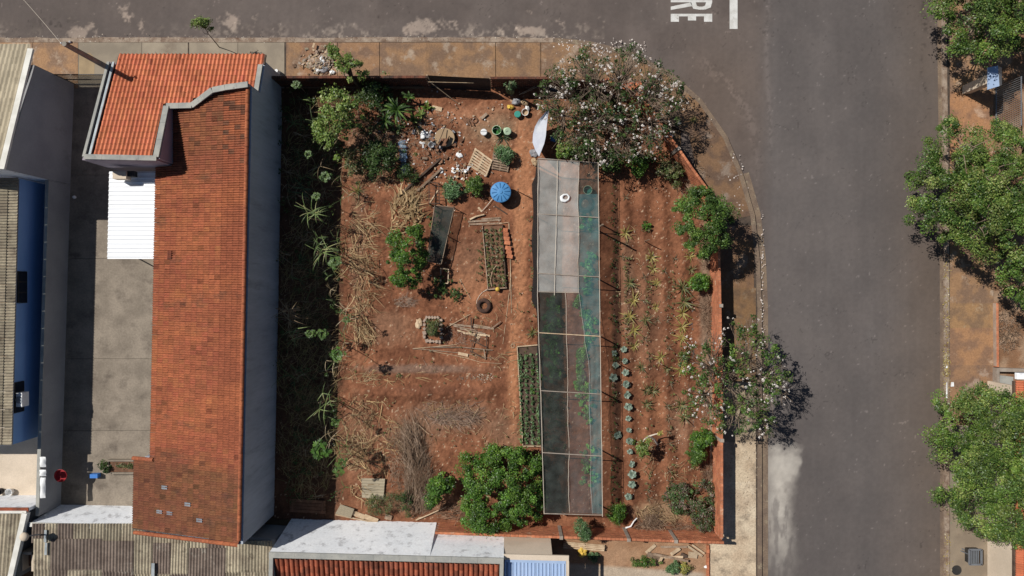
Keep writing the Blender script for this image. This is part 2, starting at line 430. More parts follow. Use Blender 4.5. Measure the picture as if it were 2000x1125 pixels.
def road_col(x, y):
    n = fbm(x / 60, y / 60, 1); n2 = fbm(x / 14, y / 14, 5); n3 = fbm(x / 5, y / 5, 8, 3)
    ax = np.array((.1, .08, .071)); pl = np.array((.12, .097, .086))
    c = lerp3(ax, pl, sstep(.3, .7, n))
    # the cross street (right) is a smoother, greyer coat than the top one
    rt = sstep(1470, 1520, x + 6 * (fbm(y / 40, y * 0, 2) - .5) * 2)
    c = c * (1 - rt[..., None]) + lerp3((.097, .084, .079), (.113, .098, .092), sstep(.35, .65, fbm(x / 110, y / 260, 12))) * rt[..., None]
    # wheel-worn length and brown dust towards the right kerb
    dust = sstep(1690, 1835, x) * (.55 + .45 * n)
    c = c * (1 - .55 * dust[..., None]) + np.array((.115, .077, .05)) * (.55 * dust[..., None])
    w = np.exp(-((x - 1700) / 90) ** 2 - ((y - 640) / 160) ** 2) * .22 * n
    c = c * (1 + w[..., None])
    # dust in the mouth of the top street
    d2 = np.exp(-((x - 1390) / 90) ** 2 - ((y - 250) / 150) ** 2) * rt * 0 + np.exp(-((x - 1400) / 80) ** 2 - ((y - 200) / 130) ** 2) * (1 - rt)
    c = c * (1 - .4 * d2[..., None]) + np.array((.125, .085, .06)) * (.4 * d2[..., None])
    # pale seam where the two coats meet, and a few skid-worn sweeps
    seam = np.exp(-((x - 1501 + 4 * np.sin(y / 60)) / 4.5) ** 2) * (n3 > .42) * sstep(330, 260, y)
    c = c * (1 + .24 * seam[..., None])
    sw = np.exp(-((np.hypot(x - 1240, y - 330) - 245 - 30 * (n2 - .5)) / 7) ** 2) * sstep(1330, 1400, x) * sstep(1500, 1460, x)
    c = c * (1 + (.28 * sw * (n3 > .45))[..., None])
    for sx, sy, rx, ry, am in ROAD_PALE:
        k = np.exp(-((x - sx) / rx) ** 2 - ((y - sy) / ry) ** 2) * am
        k = sstep(.36, .68, k * .85 + (n2 - .5) * .9 * (k > .03) + (n3 - .5) * .5 * (k > .03))
        c = c * (1 - k[..., None] * .75) + np.array((.34, .27, .22)) * k[..., None] * .75
    kd = sstep(40, 72, y + 26 * (n2 - .5)) * (y < 76) * (x < 1180) * sstep(.46, .66, n3 * .5 + n2 * .5) * sstep(.36, .6, fbm(x / 120, y * 0, 71))
    c = c * (1 - .6 * kd[..., None]) + np.array((.33, .27, .22)) * .6 * kd[..., None]
    # oil and dark drops
    for sx, sy, rx, ry in ((1806, 20, 8, 34), (1803, 90, 6, 12), (1808, 50, 5, 10), (1800, 130, 4, 20), (1806, 170, 4, 10), (740, 33, 3, 3), (110, 50, 60, 18)):
        k = np.exp(-((x - sx) / rx) ** 2 - ((y - sy) / ry) ** 2) * sstep(.42, .62, n3 * .6 + n2 * .4)
        c = c * (1 - .5 * k[..., None])
    c = c * (.9 + .2 * n3)[..., None] * (.95 + .1 * fbm(x / 7, y / 160, 33, 3))[..., None]
    cr = np.abs(fbm(x / 90, y / 90, 51) - .5) < .0022
    c = np.where((cr & (n2 > .5))[..., None], c * .72, c)
    sp = (n3 > .8) & (n2 > .55)
    c = np.where(sp[..., None], c * 1.5, c)
    # spilled cement by the lower pavement
    d = sstep(0, 1, (1566 - x + 12 * (n2 - .5) + 6 * np.sin(y / 33)) / (10 + 34 * sstep(915, 960, y))) * sstep(868, 905, y + 20 * n2) * sstep(1476, 1490, x)
    d = d * np.where(y > 1010, sstep(1170, 1010, y) * .8, 1) * (.75 + .5 * (n2 - .5))
    d = np.clip(1.12 * d * (1 - .3 * sstep(1540, 1495, x + 30 * n)) * (1 - .55 * sstep(.45, .65, fbm(x / 9, y / 30, 15)) * sstep(925, 990, y)) * (.55 + .45 * np.exp(-((x - 1528) / 26) ** 2)), 0, 1)
    c = c * (1 - d[..., None]) + np.array((.47, .43, .375)) * d[..., None]
    return c


sheet('cross_street', 1330, 1850, -260, 1400, .065, 0.0, M['asphalt'], road_col)
sheet('top_street', -300, 1331.5, -260, 190, .065, 0.001, M['asphalt'], road_col)

# outer edge of the corner block's pavement, in ground pixels
EDGE = [(-300, 75), (400, 75), (900, 74), (1080, 75), (1150, 81), (1235, 103), (1310, 143), (1370, 196), (1420, 268), (1450, 340), (1473, 420), (1483, 510), (1487, 600), (1487, 1400)]
EDGE_R = [(1838, -260), (1838, 100), (1842, 400), (1843, 700), (1843, 1400)]


def offset(path, d):
    out = []
    for i, p in enumerate(path):
        a = Vector(path[max(i - 1, 0)]); c = Vector(path[min(i + 1, len(path) - 1)])
        t = (c - a).normalized(); out.append((p[0] - t.y * d, p[1] + t.x * d))
    return out


def ribbon(name, path, w, z0, z1, m, jit=0, kind='structure', parent=None):
    """a strip along a path of ground pixels, w pixels wide to the right of travel"""
    fine = []
    for i in range(len(path) - 1):
        n = max(1, int((Vector(path[i + 1]) - Vector(path[i])).length / 25))
        fine += [tuple(Vector(path[i]).lerp(Vector(path[i + 1]), k / n)) for k in range(n)]
    fine.append(path[-1])
    o2 = offset(fine, w)
    b = MB()
    vs = []
    for i, (p, q) in enumerate(zip(fine, o2)):
        j = (R.random() - .5) * jit
        P = gp(p[0], p[1] + j); Q = gp(q[0], q[1])
        vs += [(P[0], P[1], z0), (P[0], P[1], z1), (Q[0], Q[1], z1), (Q[0], Q[1], z0)]
    fs = []
    for i in range(len(fine) - 1):
        k = i * 4
        for a in range(3): fs.append((k + a, k + a + 1, k + a + 5, k + a + 4))
    b.add(vs, fs)
    o = b.build(name, m, parent)
    return tag(o, kind=kind)


ribbon('kerb', EDGE[:4], 9, -.05, .12, M['kerb'], jit=2.2)
ribbon('kerb', EDGE[3:], 9, -.05, .119, M['gutter'], jit=1.2)
ribbon('gutter', offset(EDGE[9:], -13), 13, -.01, .006, M['gutter'], jit=0)
ribbon('kerb', EDGE_R, -9, -.05, .12, M['kerb'])
ribbon('gutter', offset(EDGE_R, 7), -7, -.01, .006, M['gutter'])

pav = thing('pavement', None, None, kind='structure')
pav['kind'] = 'structure'
b = MB()
for P in ([(-300, 80), (1080, 80), (1080, 172), (-300, 172)], [(1080, 80)] + EDGE[4:-1] + [(1487, 1400), (1386, 1400), (1386, 470), (1350, 268), (1262, 216), (1190, 180), (1080, 172)], [(1845, -260), (1938, -260), (1938, 1400), (1845, 1400)]):
    b.prism([gp(*p) for p in P], -.05, .108)
b.build('joint_bed', M['joint'], pav)


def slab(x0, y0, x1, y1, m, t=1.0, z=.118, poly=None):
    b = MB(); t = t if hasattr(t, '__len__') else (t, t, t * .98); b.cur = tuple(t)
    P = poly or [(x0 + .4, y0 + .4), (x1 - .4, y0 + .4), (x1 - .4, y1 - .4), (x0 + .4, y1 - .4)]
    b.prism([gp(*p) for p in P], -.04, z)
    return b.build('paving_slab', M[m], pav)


for x0, x1, m, t in ((-300, -60, 'pave_tan', 1.15), (-60, 66, 'pave_tan', 1.2), (66, 155, 'pave_tan', 1.12), (155, 279, 'pave_grey', 1.05), (279, 369, 'pave_grey', 1.2), (371, 466, 'pave_grey', 1.18),
                     (466, 557, 'pave_grey', 1.1), (560, 588, 'pave_tan', .95), (588, 660, 'pave_tan', (1.0, .92, .9)), (660, 742, 'pave_tan', (.92, .9, .9)), (742, 832, 'pave_tan', .93), (832, 890, 'pave_tan', .85),
                     (890, 968, 'pave_tan', .9), (968, 1056, 'pave_tan', .86), (1056, 1136, 'pave_tan', .92)):
    e = .9 if x0 >= 588 and x0 != 832 else 0
    slab(x0 - e, 84, x1 + e, 174, m, t)
slab(0, 0, 0, 0, 'pave_grey', (1.3, 1.15, .9), .122, poly=[(157, 108), (178, 104), (188, 115), (186, 150), (157, 150)])
# the corner and the side pavement
inner = offset(EDGE, 9)
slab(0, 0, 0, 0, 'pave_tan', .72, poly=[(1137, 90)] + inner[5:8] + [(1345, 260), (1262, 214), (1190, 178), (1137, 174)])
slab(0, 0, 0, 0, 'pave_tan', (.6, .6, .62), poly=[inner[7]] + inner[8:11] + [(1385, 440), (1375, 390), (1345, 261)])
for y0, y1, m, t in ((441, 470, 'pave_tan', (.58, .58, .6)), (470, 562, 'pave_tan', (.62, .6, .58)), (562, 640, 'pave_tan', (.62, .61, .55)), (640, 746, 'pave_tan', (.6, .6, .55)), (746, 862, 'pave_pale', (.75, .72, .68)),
                     (862, 940, 'pave_pale', (1.1, 1.07, 1.02)), (940, 1046, 'pave_pale', 1.2), (1046, 1400, 'pave_pale', (1.2, 1.17, 1.12))):
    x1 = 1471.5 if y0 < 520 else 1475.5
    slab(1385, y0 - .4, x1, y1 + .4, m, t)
for y0, y1, m, t in ((-260, 20, 'pave_tan', 1.0), (20, 180, 'pave_tan', 1.05), (180, 312, 'pave_tan', (1.2, 1.05, .95)), (312, 470, 'pave_tan', 1.0), (470, 592, 'pave_tan', .95), (592, 640, 'pave_tan', (1, 1, .9)),
                     (640, 713, 'pave_tan', (1.1, 1.02, .95)), (713, 830, 'pave_tan', (.9, .88, .9)), (830, 1000, 'pave_grey', .9), (1000, 1400, 'pave_grey', (.95, .9, .85))):
    slab(1852.6, y0 - .4, 1938, y1 + .4, m, t)

# right-hand plots behind the far pavement: bare soil, litter


def plot_col(x, y):
    n = fbm(x / 20, y / 20, 3); n3 = fbm(x / 4, y / 4, 6, 3)
    return lerp3((.21, .115, .065), (.3, .2, .13), sstep(.35, .65, n)) * (.75 + .5 * n3)[..., None]


sheet('plot_soil', 1936, 2300, -260, 1400, .12, .06, M['soil'], plot_col)

# the garden lot: red earth with beds, ridges, trodden paths
LOT = [(530, 166), (1060, 166), (1190, 176), (1262, 212), (1318, 295), (1372, 385), (1390, 480), (1392, 1040), (855, 1024), (528, 1012)]


def lot_z(x, y):
    z = .09 + .10 * (fbm(x / 40, y / 40, 21) - .5) + .1 * (fbm(x / 9, y / 9, 25, 3) - .5) + .06 * (fbm(x / 3, y / 3, 28, 2) - .5)
    # two long heaped ridges across the middle
    mid = sstep(668, 700, x) * sstep(985, 950, x)
    for yc, a, w in ((718, .16, 15), (764, .24, 15)):
        yy = yc + 5 * np.sin(x / 60) + 6 * (fbm(x / 30, x * 0, 4) - .5)
        z = z + a * np.exp(-((y - yy) / w) ** 2) * mid * (.6 + .8 * fbm(x / 12, y / 12, 31, 3))
    # planting rows on the right
    r = sstep(1195, 1215, x) * sstep(1372, 1352, x) * sstep(352, 380, y)
    z = z + .07 * r * np.cos((x - 1224 - (y - 700) * .025) * 2 * math.pi / 37)
    # beds under the net
    for xc in (1075, 1148):
        z = z + .10 * np.exp(-((x - xc) / 15) ** 4) * sstep(330, 350, y) * sstep(1000, 985, y)
    return z


def lot_col(x, y):
    n = fbm(x / 45, y / 45, 41); n2 = fbm(x / 12, y / 12, 45); n3 = fbm(x / 4, y / 4, 48, 3)
    c = lerp3((.145, .06, .033), (.245, .105, .056), sstep(.3, .7, n * .6 + n2 * .4))
    c = c * (.66 + .66 * n3)[..., None]
    # grey-brown weathered soil with litter
    def patch(sx, sy, rx, ry, am, col, soft=.35):
        nonlocal c
        k = np.exp(-((x - sx) / rx) ** 2 - ((y - sy) / ry) ** 2)
        k = sstep(.5 - soft, .5 + soft, k + .55 * (n2 - .5) + .3 * (n3 - .5)) * am * (k > .02)
        c = c * (1 - k[..., None]) + np.array(col) * (.8 + .4 * n3)[..., None] * k[..., None]
    gy = (.205, .118, .074); dk = (.15, .065, .038); pth = (.36, .165, .085)
    for a in ((880, 815, 105, 34, .85, gy), (800, 850, 70, 30, .7, gy), (985, 850, 40, 45, .6, gy), (760, 640, 60, 40, .55, gy), (925, 515, 45, 60, .45, gy), (960, 250, 60, 40, .6, (.27, .19, .12)),
              (1015, 470, 16, 220, .85, pth), (1025, 330, 22, 120, .8, pth), (1002, 720, 12, 130, .9, pth), (900, 225, 80, 25, .6, (.34, .16, .09)), (905, 565, 60, 45, .45, pth),
              (730, 300, 60, 60, .6, (.22, .14, .09)), (700, 470, 18, 220, .55, gy), (700, 860, 40, 90, .5, gy), (820, 720, 130, 10, .7, (.2, .135, .1)), (1225, 560, 14, 120, .6, gy), (1260, 620, 40, 140, .35, gy),
              (1378, 600, 14, 240, .8, (.23, .16, .11)), (1330, 820, 30, 60, .4, (.33, .19, .12)), (1290, 1000, 60, 25, .7, (.26, .18, .11)), (850, 760, 120, 9, .7, dk), (1204, 660, 10, 340, .85, (.12, .06, .038)), (820, 980, 120, 26, .6, (.2, .12, .075)),  # the long narrow band by the tunnel paints in the net's shadow
              (1340, 330, 40, 40, .7, (.24, .17, .11)), (1160, 230, 130, 70, .6, (.19, .115, .07)), (1280, 790, 18, 60, .3, pth), (1075, 470, 20, 110, .6, (.34, .2, .13)), (1110, 500, 12, 150, .6, (.4, .21, .14))):
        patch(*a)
    # furrow bottoms run a little darker
    r = sstep(1195, 1215, x) * sstep(1372, 1352, x) * sstep(352, 380, y)
    f = .5 + .5 * np.cos((x - 1224 - (y - 700) * .025) * 2 * math.pi / 37)
    c = c * (1 - .22 * r * (1 - f))[..., None]
    # house shade painted in: soil of the strip beside the wall darkened
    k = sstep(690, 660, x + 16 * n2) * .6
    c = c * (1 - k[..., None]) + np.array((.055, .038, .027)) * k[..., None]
    # pale flecks of plaster and leaf bits
    sp = (n3 > .77) & (fbm(x / 2.3, y / 2.3, 77, 2) > .5)
    c = np.where(sp[..., None], np.array((.42, .3, .2)), c)
    return c


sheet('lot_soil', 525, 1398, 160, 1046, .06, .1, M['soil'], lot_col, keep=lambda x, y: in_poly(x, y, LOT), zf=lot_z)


def soil_h(px, py):
    return float(lot_z(np.array([float(px)]), np.array([float(py)]))[0])


# the yard below the garden wall
def yard_col(x, y):
    n = fbm(x / 25, y / 25, 61); n3 = fbm(x / 5, y / 5, 63, 3)
    c = lerp3((.27, .15, .085), (.33, .2, .12), sstep(.3, .7, n))
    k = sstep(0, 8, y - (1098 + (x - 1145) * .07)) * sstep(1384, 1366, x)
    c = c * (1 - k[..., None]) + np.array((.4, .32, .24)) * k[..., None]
    return c * (.8 + .4 * n3)[..., None]


sheet('yard_soil', 840, 1392, 1026, 1400, .09, .07, M['soil'], yard_col, keep=lambda x, y: y > 1026 + (x - 855) * .032 + 6)

# alley of the tiled house
al = thing('alley_floor', None, None, kind='structure')
for P in ([(120, 166), (268, 166), (268, 342), (120, 342)], [(115, 342.6), (380, 342.6), (380, 505), (115, 505)], [(115, 505.6), (380, 505.6), (380, 700), (115, 700)], [(115, 700.6), (380, 700.6), (380, 840), (115, 840)], [(112, 840.6), (330, 840.6), (330, 992), (112, 992)]):
    b = MB(); b.prism([gp(*p) for p in P], -.05, .1); b.build('concrete_bay', M['alley'], al)
b = MB(); b.prism([gp(*p) for p in [(-120, 700), (112, 700), (112, 985), (-120, 985)]], -.05, .12); tag(b.build('courtyard_floor', M['wall_beige']), kind='structure')

# road letters and the stop line (the word runs across the lane)
lt = thing('road_lettering', 'white painted road letters R and E before the stop line', 'road marking', (*gp(1350, 20), 0))
b = MB()


def flat(x0, y0, x1, y1):
    b.add([(*gp(x0, y1), .006), (*gp(x1, y1), .006), (*gp(x1, y0), .006), (*gp(x0, y0), .006)], [(0, 1, 2, 3)])


flat(1310, 27, 1391, 32)
for x0 in (1310, 1343.5, 1375): flat(x0, 32, x0 + 16, 42.5 if x0 != 1343.5 else 40)
b.build('letter', M['paint_line'], lt)
b = MB()      # R: stem across the top, bowl to the right, leg falling to the left
flat(1310, 0, 1391, 4.5)
c0 = [(1391, 4.5), (1388, 14.5), (1378, 18.5), (1366, 19), (1354, 17), (1348, 4.5)]; c1 = [(1379, 4.5), (1377, 11), (1372, 13), (1366, 13), (1361, 11.5), (1359, 4.5)]
for i in range(5):
    b.add([(*gp(*c0[i]), .006), (*gp(*c0[i + 1]), .006), (*gp(*c1[i + 1]), .006), (*gp(*c1[i]), .006)], [(3, 2, 1, 0)])
b.add([(*gp(1310, 19.5), .006), (*gp(1310, 13), .006), (*gp(1350, 4.5), .006), (*gp(1352, 12), .006)], [(3, 2, 1, 0)])
b.build('letter', M['paint_line'], lt)
b = MB()
for ch, y0 in (('A', -23), ('P', -46)):
    flat(1310, y0, 1391, y0 + 4.5); flat(1350, y0 + 4.5, 1360, y0 + 14); flat(1310 if ch == 'A' else 1350, y0 + 14, 1391, y0 + 18.5); flat(1381, y0 + 4.5, 1391, y0 + 14)
b.build('letter', M['paint_line'], lt)
b = MB(); flat(1425, -90, 1440.5, 56.5)
tag(b.build('stop_line', M['paint_line']), 'white stop line painted across the lane next to the letters', 'road marking')
# ------------------------------------------------------------------ tiled and corrugated roofs
def tile_mesh(name, L, Wd, kind='roman', grime=.3):
    """one roof tile: u (down the slope) is +X, across is +Y, out of the roof is +Z"""
    if kind == 'roman':
        pr = [(0, .0), (.14, 0), (.2, .03), (.32, .052), (.43, .034), (.5, 0), (.64, 0), (.7, .03), (.82, .052), (.93, .034), (.99, 0)]
        pr = [(y * Wd, z * Wd / .22) for y, z in pr]
    elif kind == 'roman2':
        pr = [(Wd * k / 8, .036 * (1 - math.cos(2 * math.pi * k / 8)) ** 1.1) for k in range(9)]
    elif kind == 'barrel':
        pr = [(.02 * Wd, 0)] + [(Wd * (.5 - .46 * math.cos(a)), .1 * Wd / .22 * math.sin(a)) for a in [math.pi * k / 6 for k in range(1, 6)]] + [(.98 * Wd, 0)]
    else:      # flat-waved
        pr = [(Wd * k / 6, .018 * (1 - math.cos(2 * math.pi * k / 6))) for k in range(7)]
    n = len(pr); me = bpy.data.meshes.new(name)
    e = L * 1.06
    vs = [(0, y, z + .0) for y, z in pr] + [(e * .86, y, z + .019) for y, z in pr] + [(e, y, z + .022) for y, z in pr] + [(e, y, z - .004) for y, z in pr]
    fs = [(k + n * r, k + n * (r + 1), k + n * (r + 1) + 1, k + n * r + 1) for r in range(3) for k in range(n - 1)]
    me.from_pydata(vs, [], fs); me.update()
    # grime gathers along the lower lip and in the pans
    ca = me.color_attributes.new('tint', 'FLOAT_COLOR', 'POINT'); hi = max(z for _, z in pr) + 1e-6
    for i, v in enumerate(vs):
        g = (1.0, .98, 1 - grime, 1 - grime * 1.1)[i // n] * (1 - .3 * grime * (1 - pr[i % n][1] / hi))
        ca.data[i].color = (g, g * (1 - .06 * (1 - g)), g, 1)
    return me


def tile_field(root, name, O, U, V, nu, nv, L, Wd, me, m_part, m_field, keep, nparts=300, key=None, jit=.004, tintvar=.2, seed=1, place=None, worn=None):
    """lays nu courses x nv rows of tiles; the ones that show largest are parts, the rest one part of kind stuff"""
    rr = np.random.RandomState(seed)
    O, U, V = Vector(O), Vector(U).normalized(), Vector(V).normalized()
    Wn = U.cross(V).normalized()
    if Wn.z < 0: Wn = -Wn
    B3 = np.array([U, V, Wn]).T
    spots = []
    for i in range(nu):
        for j in range(nv):
            p = O + U * (i * L) + V * (j * Wd)
            c = p + U * L * .5 + V * Wd * .5
            if keep(c): spots.append((i, j, p))
    spots.sort(key=key or (lambda s: (s[0], s[1])))
    me.materials.append(m_part)
    me_w = None
    if worn: me_w = me.copy(); me_w.materials.clear(); me_w.materials.append(worn)
    g0 = np.zeros(len(me.vertices) * 4); me.color_attributes['tint'].data.foreach_get('color', g0); g0 = g0.reshape(-1, 4)[:, :3]
    base = Matrix((U, V, Wn)).transposed().to_4x4()
    for i, j, p in spots[:nparts]:
        o = bpy.data.objects.new(name, me_w if worn and rr.rand() * .5 + .5 > place(p)[0] + .17 else me); COL.objects.link(o); o.parent = root
        mm = base.copy() @ Matrix.Rotation(rr.normal(0, .012), 4, 'Z')
        mm.translation = p - root.location + Wn * rr.uniform(0, jit) * 2
        o.matrix_basis = mm
    rest = spots[nparts:]
    if rest:
        v0 = np.array([v.co for v in me.vertices]); f0 = np.array([list(f.vertices) for f in me.polygons])
        n = len(v0); Vs = np.zeros((len(rest) * n, 3)); T = np.ones((len(rest) * n, 3)); Q = []
        for k, (i, j, p) in enumerate(rest):
            vv = v0.copy(); vv[:, 2] += rr.uniform(0, jit) * 2; vv[:, 1] += rr.normal(0, .003)
            a = rr.normal(0, .012); vv[:, 1] += a * vv[:, 0]
            Vs[k * n:(k + 1) * n] = vv @ B3.T + np.array(p)
            t = 1 + rr.uniform(-tintvar, tintvar * .7)
            if rr.rand() < .03: t *= .7
            pt = np.array(place(p)) if place else np.ones(3)
            T[k * n:(k + 1) * n] = np.array((t, t * (1 + rr.normal(0, .04)), t)) * pt * g0
            Q.append(f0 + k * n)
        o = np_mesh(name + '_field', Vs, np.concatenate(Q), m_field, root, tint=T)
        o['kind'] = 'stuff'
    return len(spots)


def corrugated(name, P00, P10, P11, P01, n, amp, m, parent, per=6, trapez=False, thick=0.0, kind=None):
    """sheet whose waves run from side P00-P10 to side P01-P11"""
    P00, P10, P11, P01 = map(Vector, (P00, P10, P11, P01))
    nrm = (P10 - P00).cross(P01 - P00).normalized()
    if nrm.z < 0: nrm = -nrm
    b = MB(); k = n * per
    vs = []; 
    for i in range(k + 1):
        t = i / k; ph = (i % per) / per
        if trapez: h = amp if .3 <= ph <= .55 else 0
        else: h = amp * (.5 - .5 * math.cos(2 * math.pi * ph))
        a = P00.lerp(P10, t) + nrm * h; c = P01.lerp(P11, t) + nrm * h
        vs += [a, c, c - nrm * .006, a - nrm * .006]
    fs = []
    for i in range(k):
        q = i * 4
        fs += [(q, q + 4, q + 5, q + 1), (q + 1, q + 5, q + 6, q + 2), (q + 3, q, q + 4, q + 7)[::1]]
    b.add(vs, fs)
    o = b.build(name, m, parent)
    if kind: o['kind'] = kind
    return o


def wall_part(root, name, a, b_, z0, za, zb, th, m, side=1):
    """upright wall from a to b (ground pixels), thickness th metres laid to one side, top sloping za -> zb"""
    A, B = Vector(gp(*a)), Vector(gp(*b_))
    n = (B - A).normalized(); n = Vector((-n.y, n.x)) * th * side
    q = MB(); q.prism([A, B, B + n, A + n], z0, [za, zb, zb, za])
    return q.build(name, M[m], root)


# ------------------------------------------------------------------ the long house with the tiled roof
house = thing('tiled_house', 'long house with weathered red tile roof and brighter orange tiled front block', 'house', (*gp(450, 600), 0))
RZ = 4.92                                      # height of the high right edge
rA, rB = Vector((*gp(546, 214), RZ)), Vector((*gp(530.5, 1003), RZ))
Vdir = (rB - rA).normalized()
Hn = Vector((Vdir.y, -Vdir.x, 0)); Hn = Hn if Hn.x < 0 else -Hn
Udir = (Hn + Vector((0, 0, -.29))).normalized()
# walls
wall_part(house, 'wall', (546, 215.5), (530.5, 1004), 0, RZ - .02, RZ - .02, .18, 'wall_house', 1)
wall_part(house, 'wall', (374, 345), (374, 868), 0, 3.15, 3.15, .18, 'wall_house', 1)
wall_part(house, 'wall', (328, 872), (328, 1002), 0, 2.6, 2.6, .18, 'wall_house', 1)
wall_part(house, 'wall', (328, 871), (374, 871), 0, 2.6, 3.0, .15, 'wall_house', -1)
wall_part(house, 'wall', (326, 1002), (528, 1002), 0, 2.7, RZ - .2, .15, 'wall_house', -1)
# front block walls
fz = lambda y: 2.6 + (y - 133.5) * .0120      # roof height of the front block at ground pixel y
wall_part(house, 'wall', (545.5, 150), (545.5, 215), 0, fz(150) + .02, fz(215), .16, 'wall_house', 1)
wall_part(house, 'wall', (268, 150), (268, 343), 0, fz(150) - .05, fz(343) - .03, .16, 'wall_mauve', -1)
wall_part(house, 'wall', (268, 343.5), (391, 343.5), 0, 5.12, 5.12, .16, 'wall_mauve', 1)
wall_part(house, 'wall', (391, 243), (391, 341), 0, fz(243) + .12, 5.1, .16, 'wall_mauve', 1)
wall_part(house, 'wall', (272, 152), (541, 152), 0, 2.7, 2.7, .16, 'wall_mauve', -1)
# step wall between the two roofs, rising with the main roof
STEP = [(325, 207, 4.08), (375, 206, 4.2), (415, 176, 4.72), (440, 171, 4.95), (485, 165, 5.22)]
S3 = [at(*p) for p in STEP]
b = MB()
for p, q in zip(S3[:-1], S3[1:]):
    d = Vector((q.x - p.x, q.y - p.y, 0)).normalized(); nn = Vector((-d.y, d.x, 0)) * .07
    b.prism([(p - nn).xy, (q - nn).xy, (q + nn).xy, (p + nn).xy], 0, [p.z - .06, q.z - .06, q.z - .06, p.z - .06])
b.build('step_wall', M['wall_mauve'], house)
for i, (p, q) in enumerate(zip(S3[:-1], S3[1:])):
    b = MB(); e = Vector((0, 0, .012 * (i % 2)))
    n = max(1, round((q - p).length / .75))
    for k in range(n):
        a, c = p.lerp(q, k / n), p.lerp(q, (k + .985) / n)
        b.bar(a + e + Vector((0, 0, .012 * (k % 2))), c + e + Vector((0, 0, .012 * (k % 2))), .3, .09)
    b.build('coping', M['coping'], house)
c1, c2, c3 = at(306, 309, 5.16), at(164.5, 306, 5.16), at(325, 207, 4.12)
for p, q, w in ((c1, c2, .27), (c1 + Vector((-.03, .05, .008)), c3, .3)):
    b = MB(); n = max(1, round((q - p).length / 1.1))
    for k in range(n): b.bar(p.lerp(q, k / n), p.lerp(q, (k + .99) / n), w, .1)
    b.build('coping', M['coping'], house)
# left side: coping, dark box gutter, flashing
for dx, w, dz, m, nm in ((0, .15, .05, 'coping', 'coping'), (.145, .12, -.12, 'metal_dark', 'box_gutter'), (.28, .13, .02, 'gutter_metal', 'flashing')):
    p = Vector((*gp(267, 152), fz(152) + .05 + dz)); q = Vector((*gp(267, 338), fz(338) + dz + .05))
    b = MB(); b.bar(p + Vector((dx, 0, 0)), q + Vector((dx, 0, 0)), w, .08); b.build(nm, M[m], house)
p, q = Vector((*gp(544, 158), fz(158) + .1)), Vector((*gp(544, 214), fz(214) + .1))
b = MB(); b.bar(p, q, .26, .1); b.build('coping', M['coping'], house)
p, q = Vector((*gp(550, 137), fz(137) + .06)), Vector((*gp(550, 157), fz(157) + .06))
b = MB(); b.bar(p, q, .1, .08); b.build('verge_board', M['wood_dark'], house)

# main roof tiles
MAIN = [gp(*p) for p in ((545.5, 216), (530, 1002), (309, 1002), (311, 871), (349.5, 871), (359, 345), (391, 345), (391, 243), (440, 238), (480, 218))]
tl, tw = .372, .262
tm = tile_mesh('tile_old', tl, tw, grime=.45)


def old_place(p):
    x, y = px_of(p.x, p.y); x, y = np.array([x]), np.array([y])
    low = float(sstep(838, 885, y + 30 * (fbm(x / 20, y / 20, 5) - .5) - (x - 420) * .06)[0]); top = float(sstep(400, 300, y + 60 * (fbm(x / 25, y / 25, 7) - .5))[0])
    blot = float(sstep(.55, .68, fbm(x / 16, y / 9, 9))[0]) * .5
    k = min(1, .85 * low + .5 * top + blot * (.35 + .65 * max(low, top)))
    return (1 - .5 * k, 1 - .36 * k, 1 - .3 * k)


nU, nV = 22, int((rB - rA).length / tw)
tile_field(house, 'tile', rA + Vector((0, 0, .05)), Udir, Vdir, nU, nV, tl, tw, tm, M['tile_old'], M['tile_old_s'],
           lambda c: bool(in_poly(np.array([c.x]), np.array([c.y]), MAIN)[0]), key=lambda s: (s[0] // 4, s[1]), seed=4, tintvar=.15, place=old_place, worn=M['tile_worn'])
# deck under the tiles
b = MB()
for P in ([(544, 222), (530, 1001), (312, 1001), (312, 873), (360, 873), (360, 346), (392, 346), (392, 246)],):
    zz = [RZ - .02 - .29 * (Vector((*gp(*p), 0)) - Vector((rA.x, rA.y, 0))).dot(Hn) for p in P]
    b.prism([gp(*p) for p in P], [z - .05 for z in zz], zz)
b.build('roof_deck', M['wood_dark'], house)
# verge: barrel tiles along the high right edge
vm = tile_mesh('verge_tile', .47, .24, 'barrel')
vm.materials.append(M['tile_old'])
n = int((rB - rA).length / .47)
bm4 = Matrix((Vdir, Vector((0, 0, 1)).cross(Vdir), Vector((0, 0, 1)))).transposed().to_4x4()
for k in range(n):
    o = link_mesh('verge_tile', vm, None, house)
    mm = bm4.copy(); mm.translation = rA + Vdir * .47 * k + Vector((-.12 - .0, 0, .06 + R.uniform(0, .012))) - house.location
    o.matrix_basis = mm @ Matrix.Rotation(R.gauss(0, .015), 4, 'Z')
# verge along the lower end and at the step in the eave
for a, c in (((530, 1004), (310, 1004)), ((357, 870), (310, 870))):
    A = Vector((*gp(*a), 0)); C_ = Vector((*gp(*c), 0))
    for P in (A, C_): P.z = RZ + .05 - .29 * (Vector((P.x, P.y, 0)) - Vector((rA.x, rA.y, 0))).dot(Hn)
    d = (C_ - A).normalized(); k4 = Matrix((d, Vector((0, 0, 1)).cross(d).normalized(), d.cross(Vector((0, 0, 1)).cross(d)).normalized())).transposed().to_4x4()
    for k in range(int((C_ - A).length / .46)):
        o = link_mesh('verge_tile', vm, None, house); mm = k4.copy(); mm.translation = A + d * .46 * k + Vector((0, .1, 0.02)) - house.location; o.matrix_basis = mm
# glass tiles in the lower part of the roof, a vent tile, slipped dark tiles
zr = lambda P: RZ - .29 * (Vector((P[0], P[1], 0)) - Vector((rA.x, rA.y, 0))).dot(Hn)


def on_roof(px, py):
    z = 4.0
    for _ in range(6): z = zr(at(px, py, z))
    return at(px, py, z)


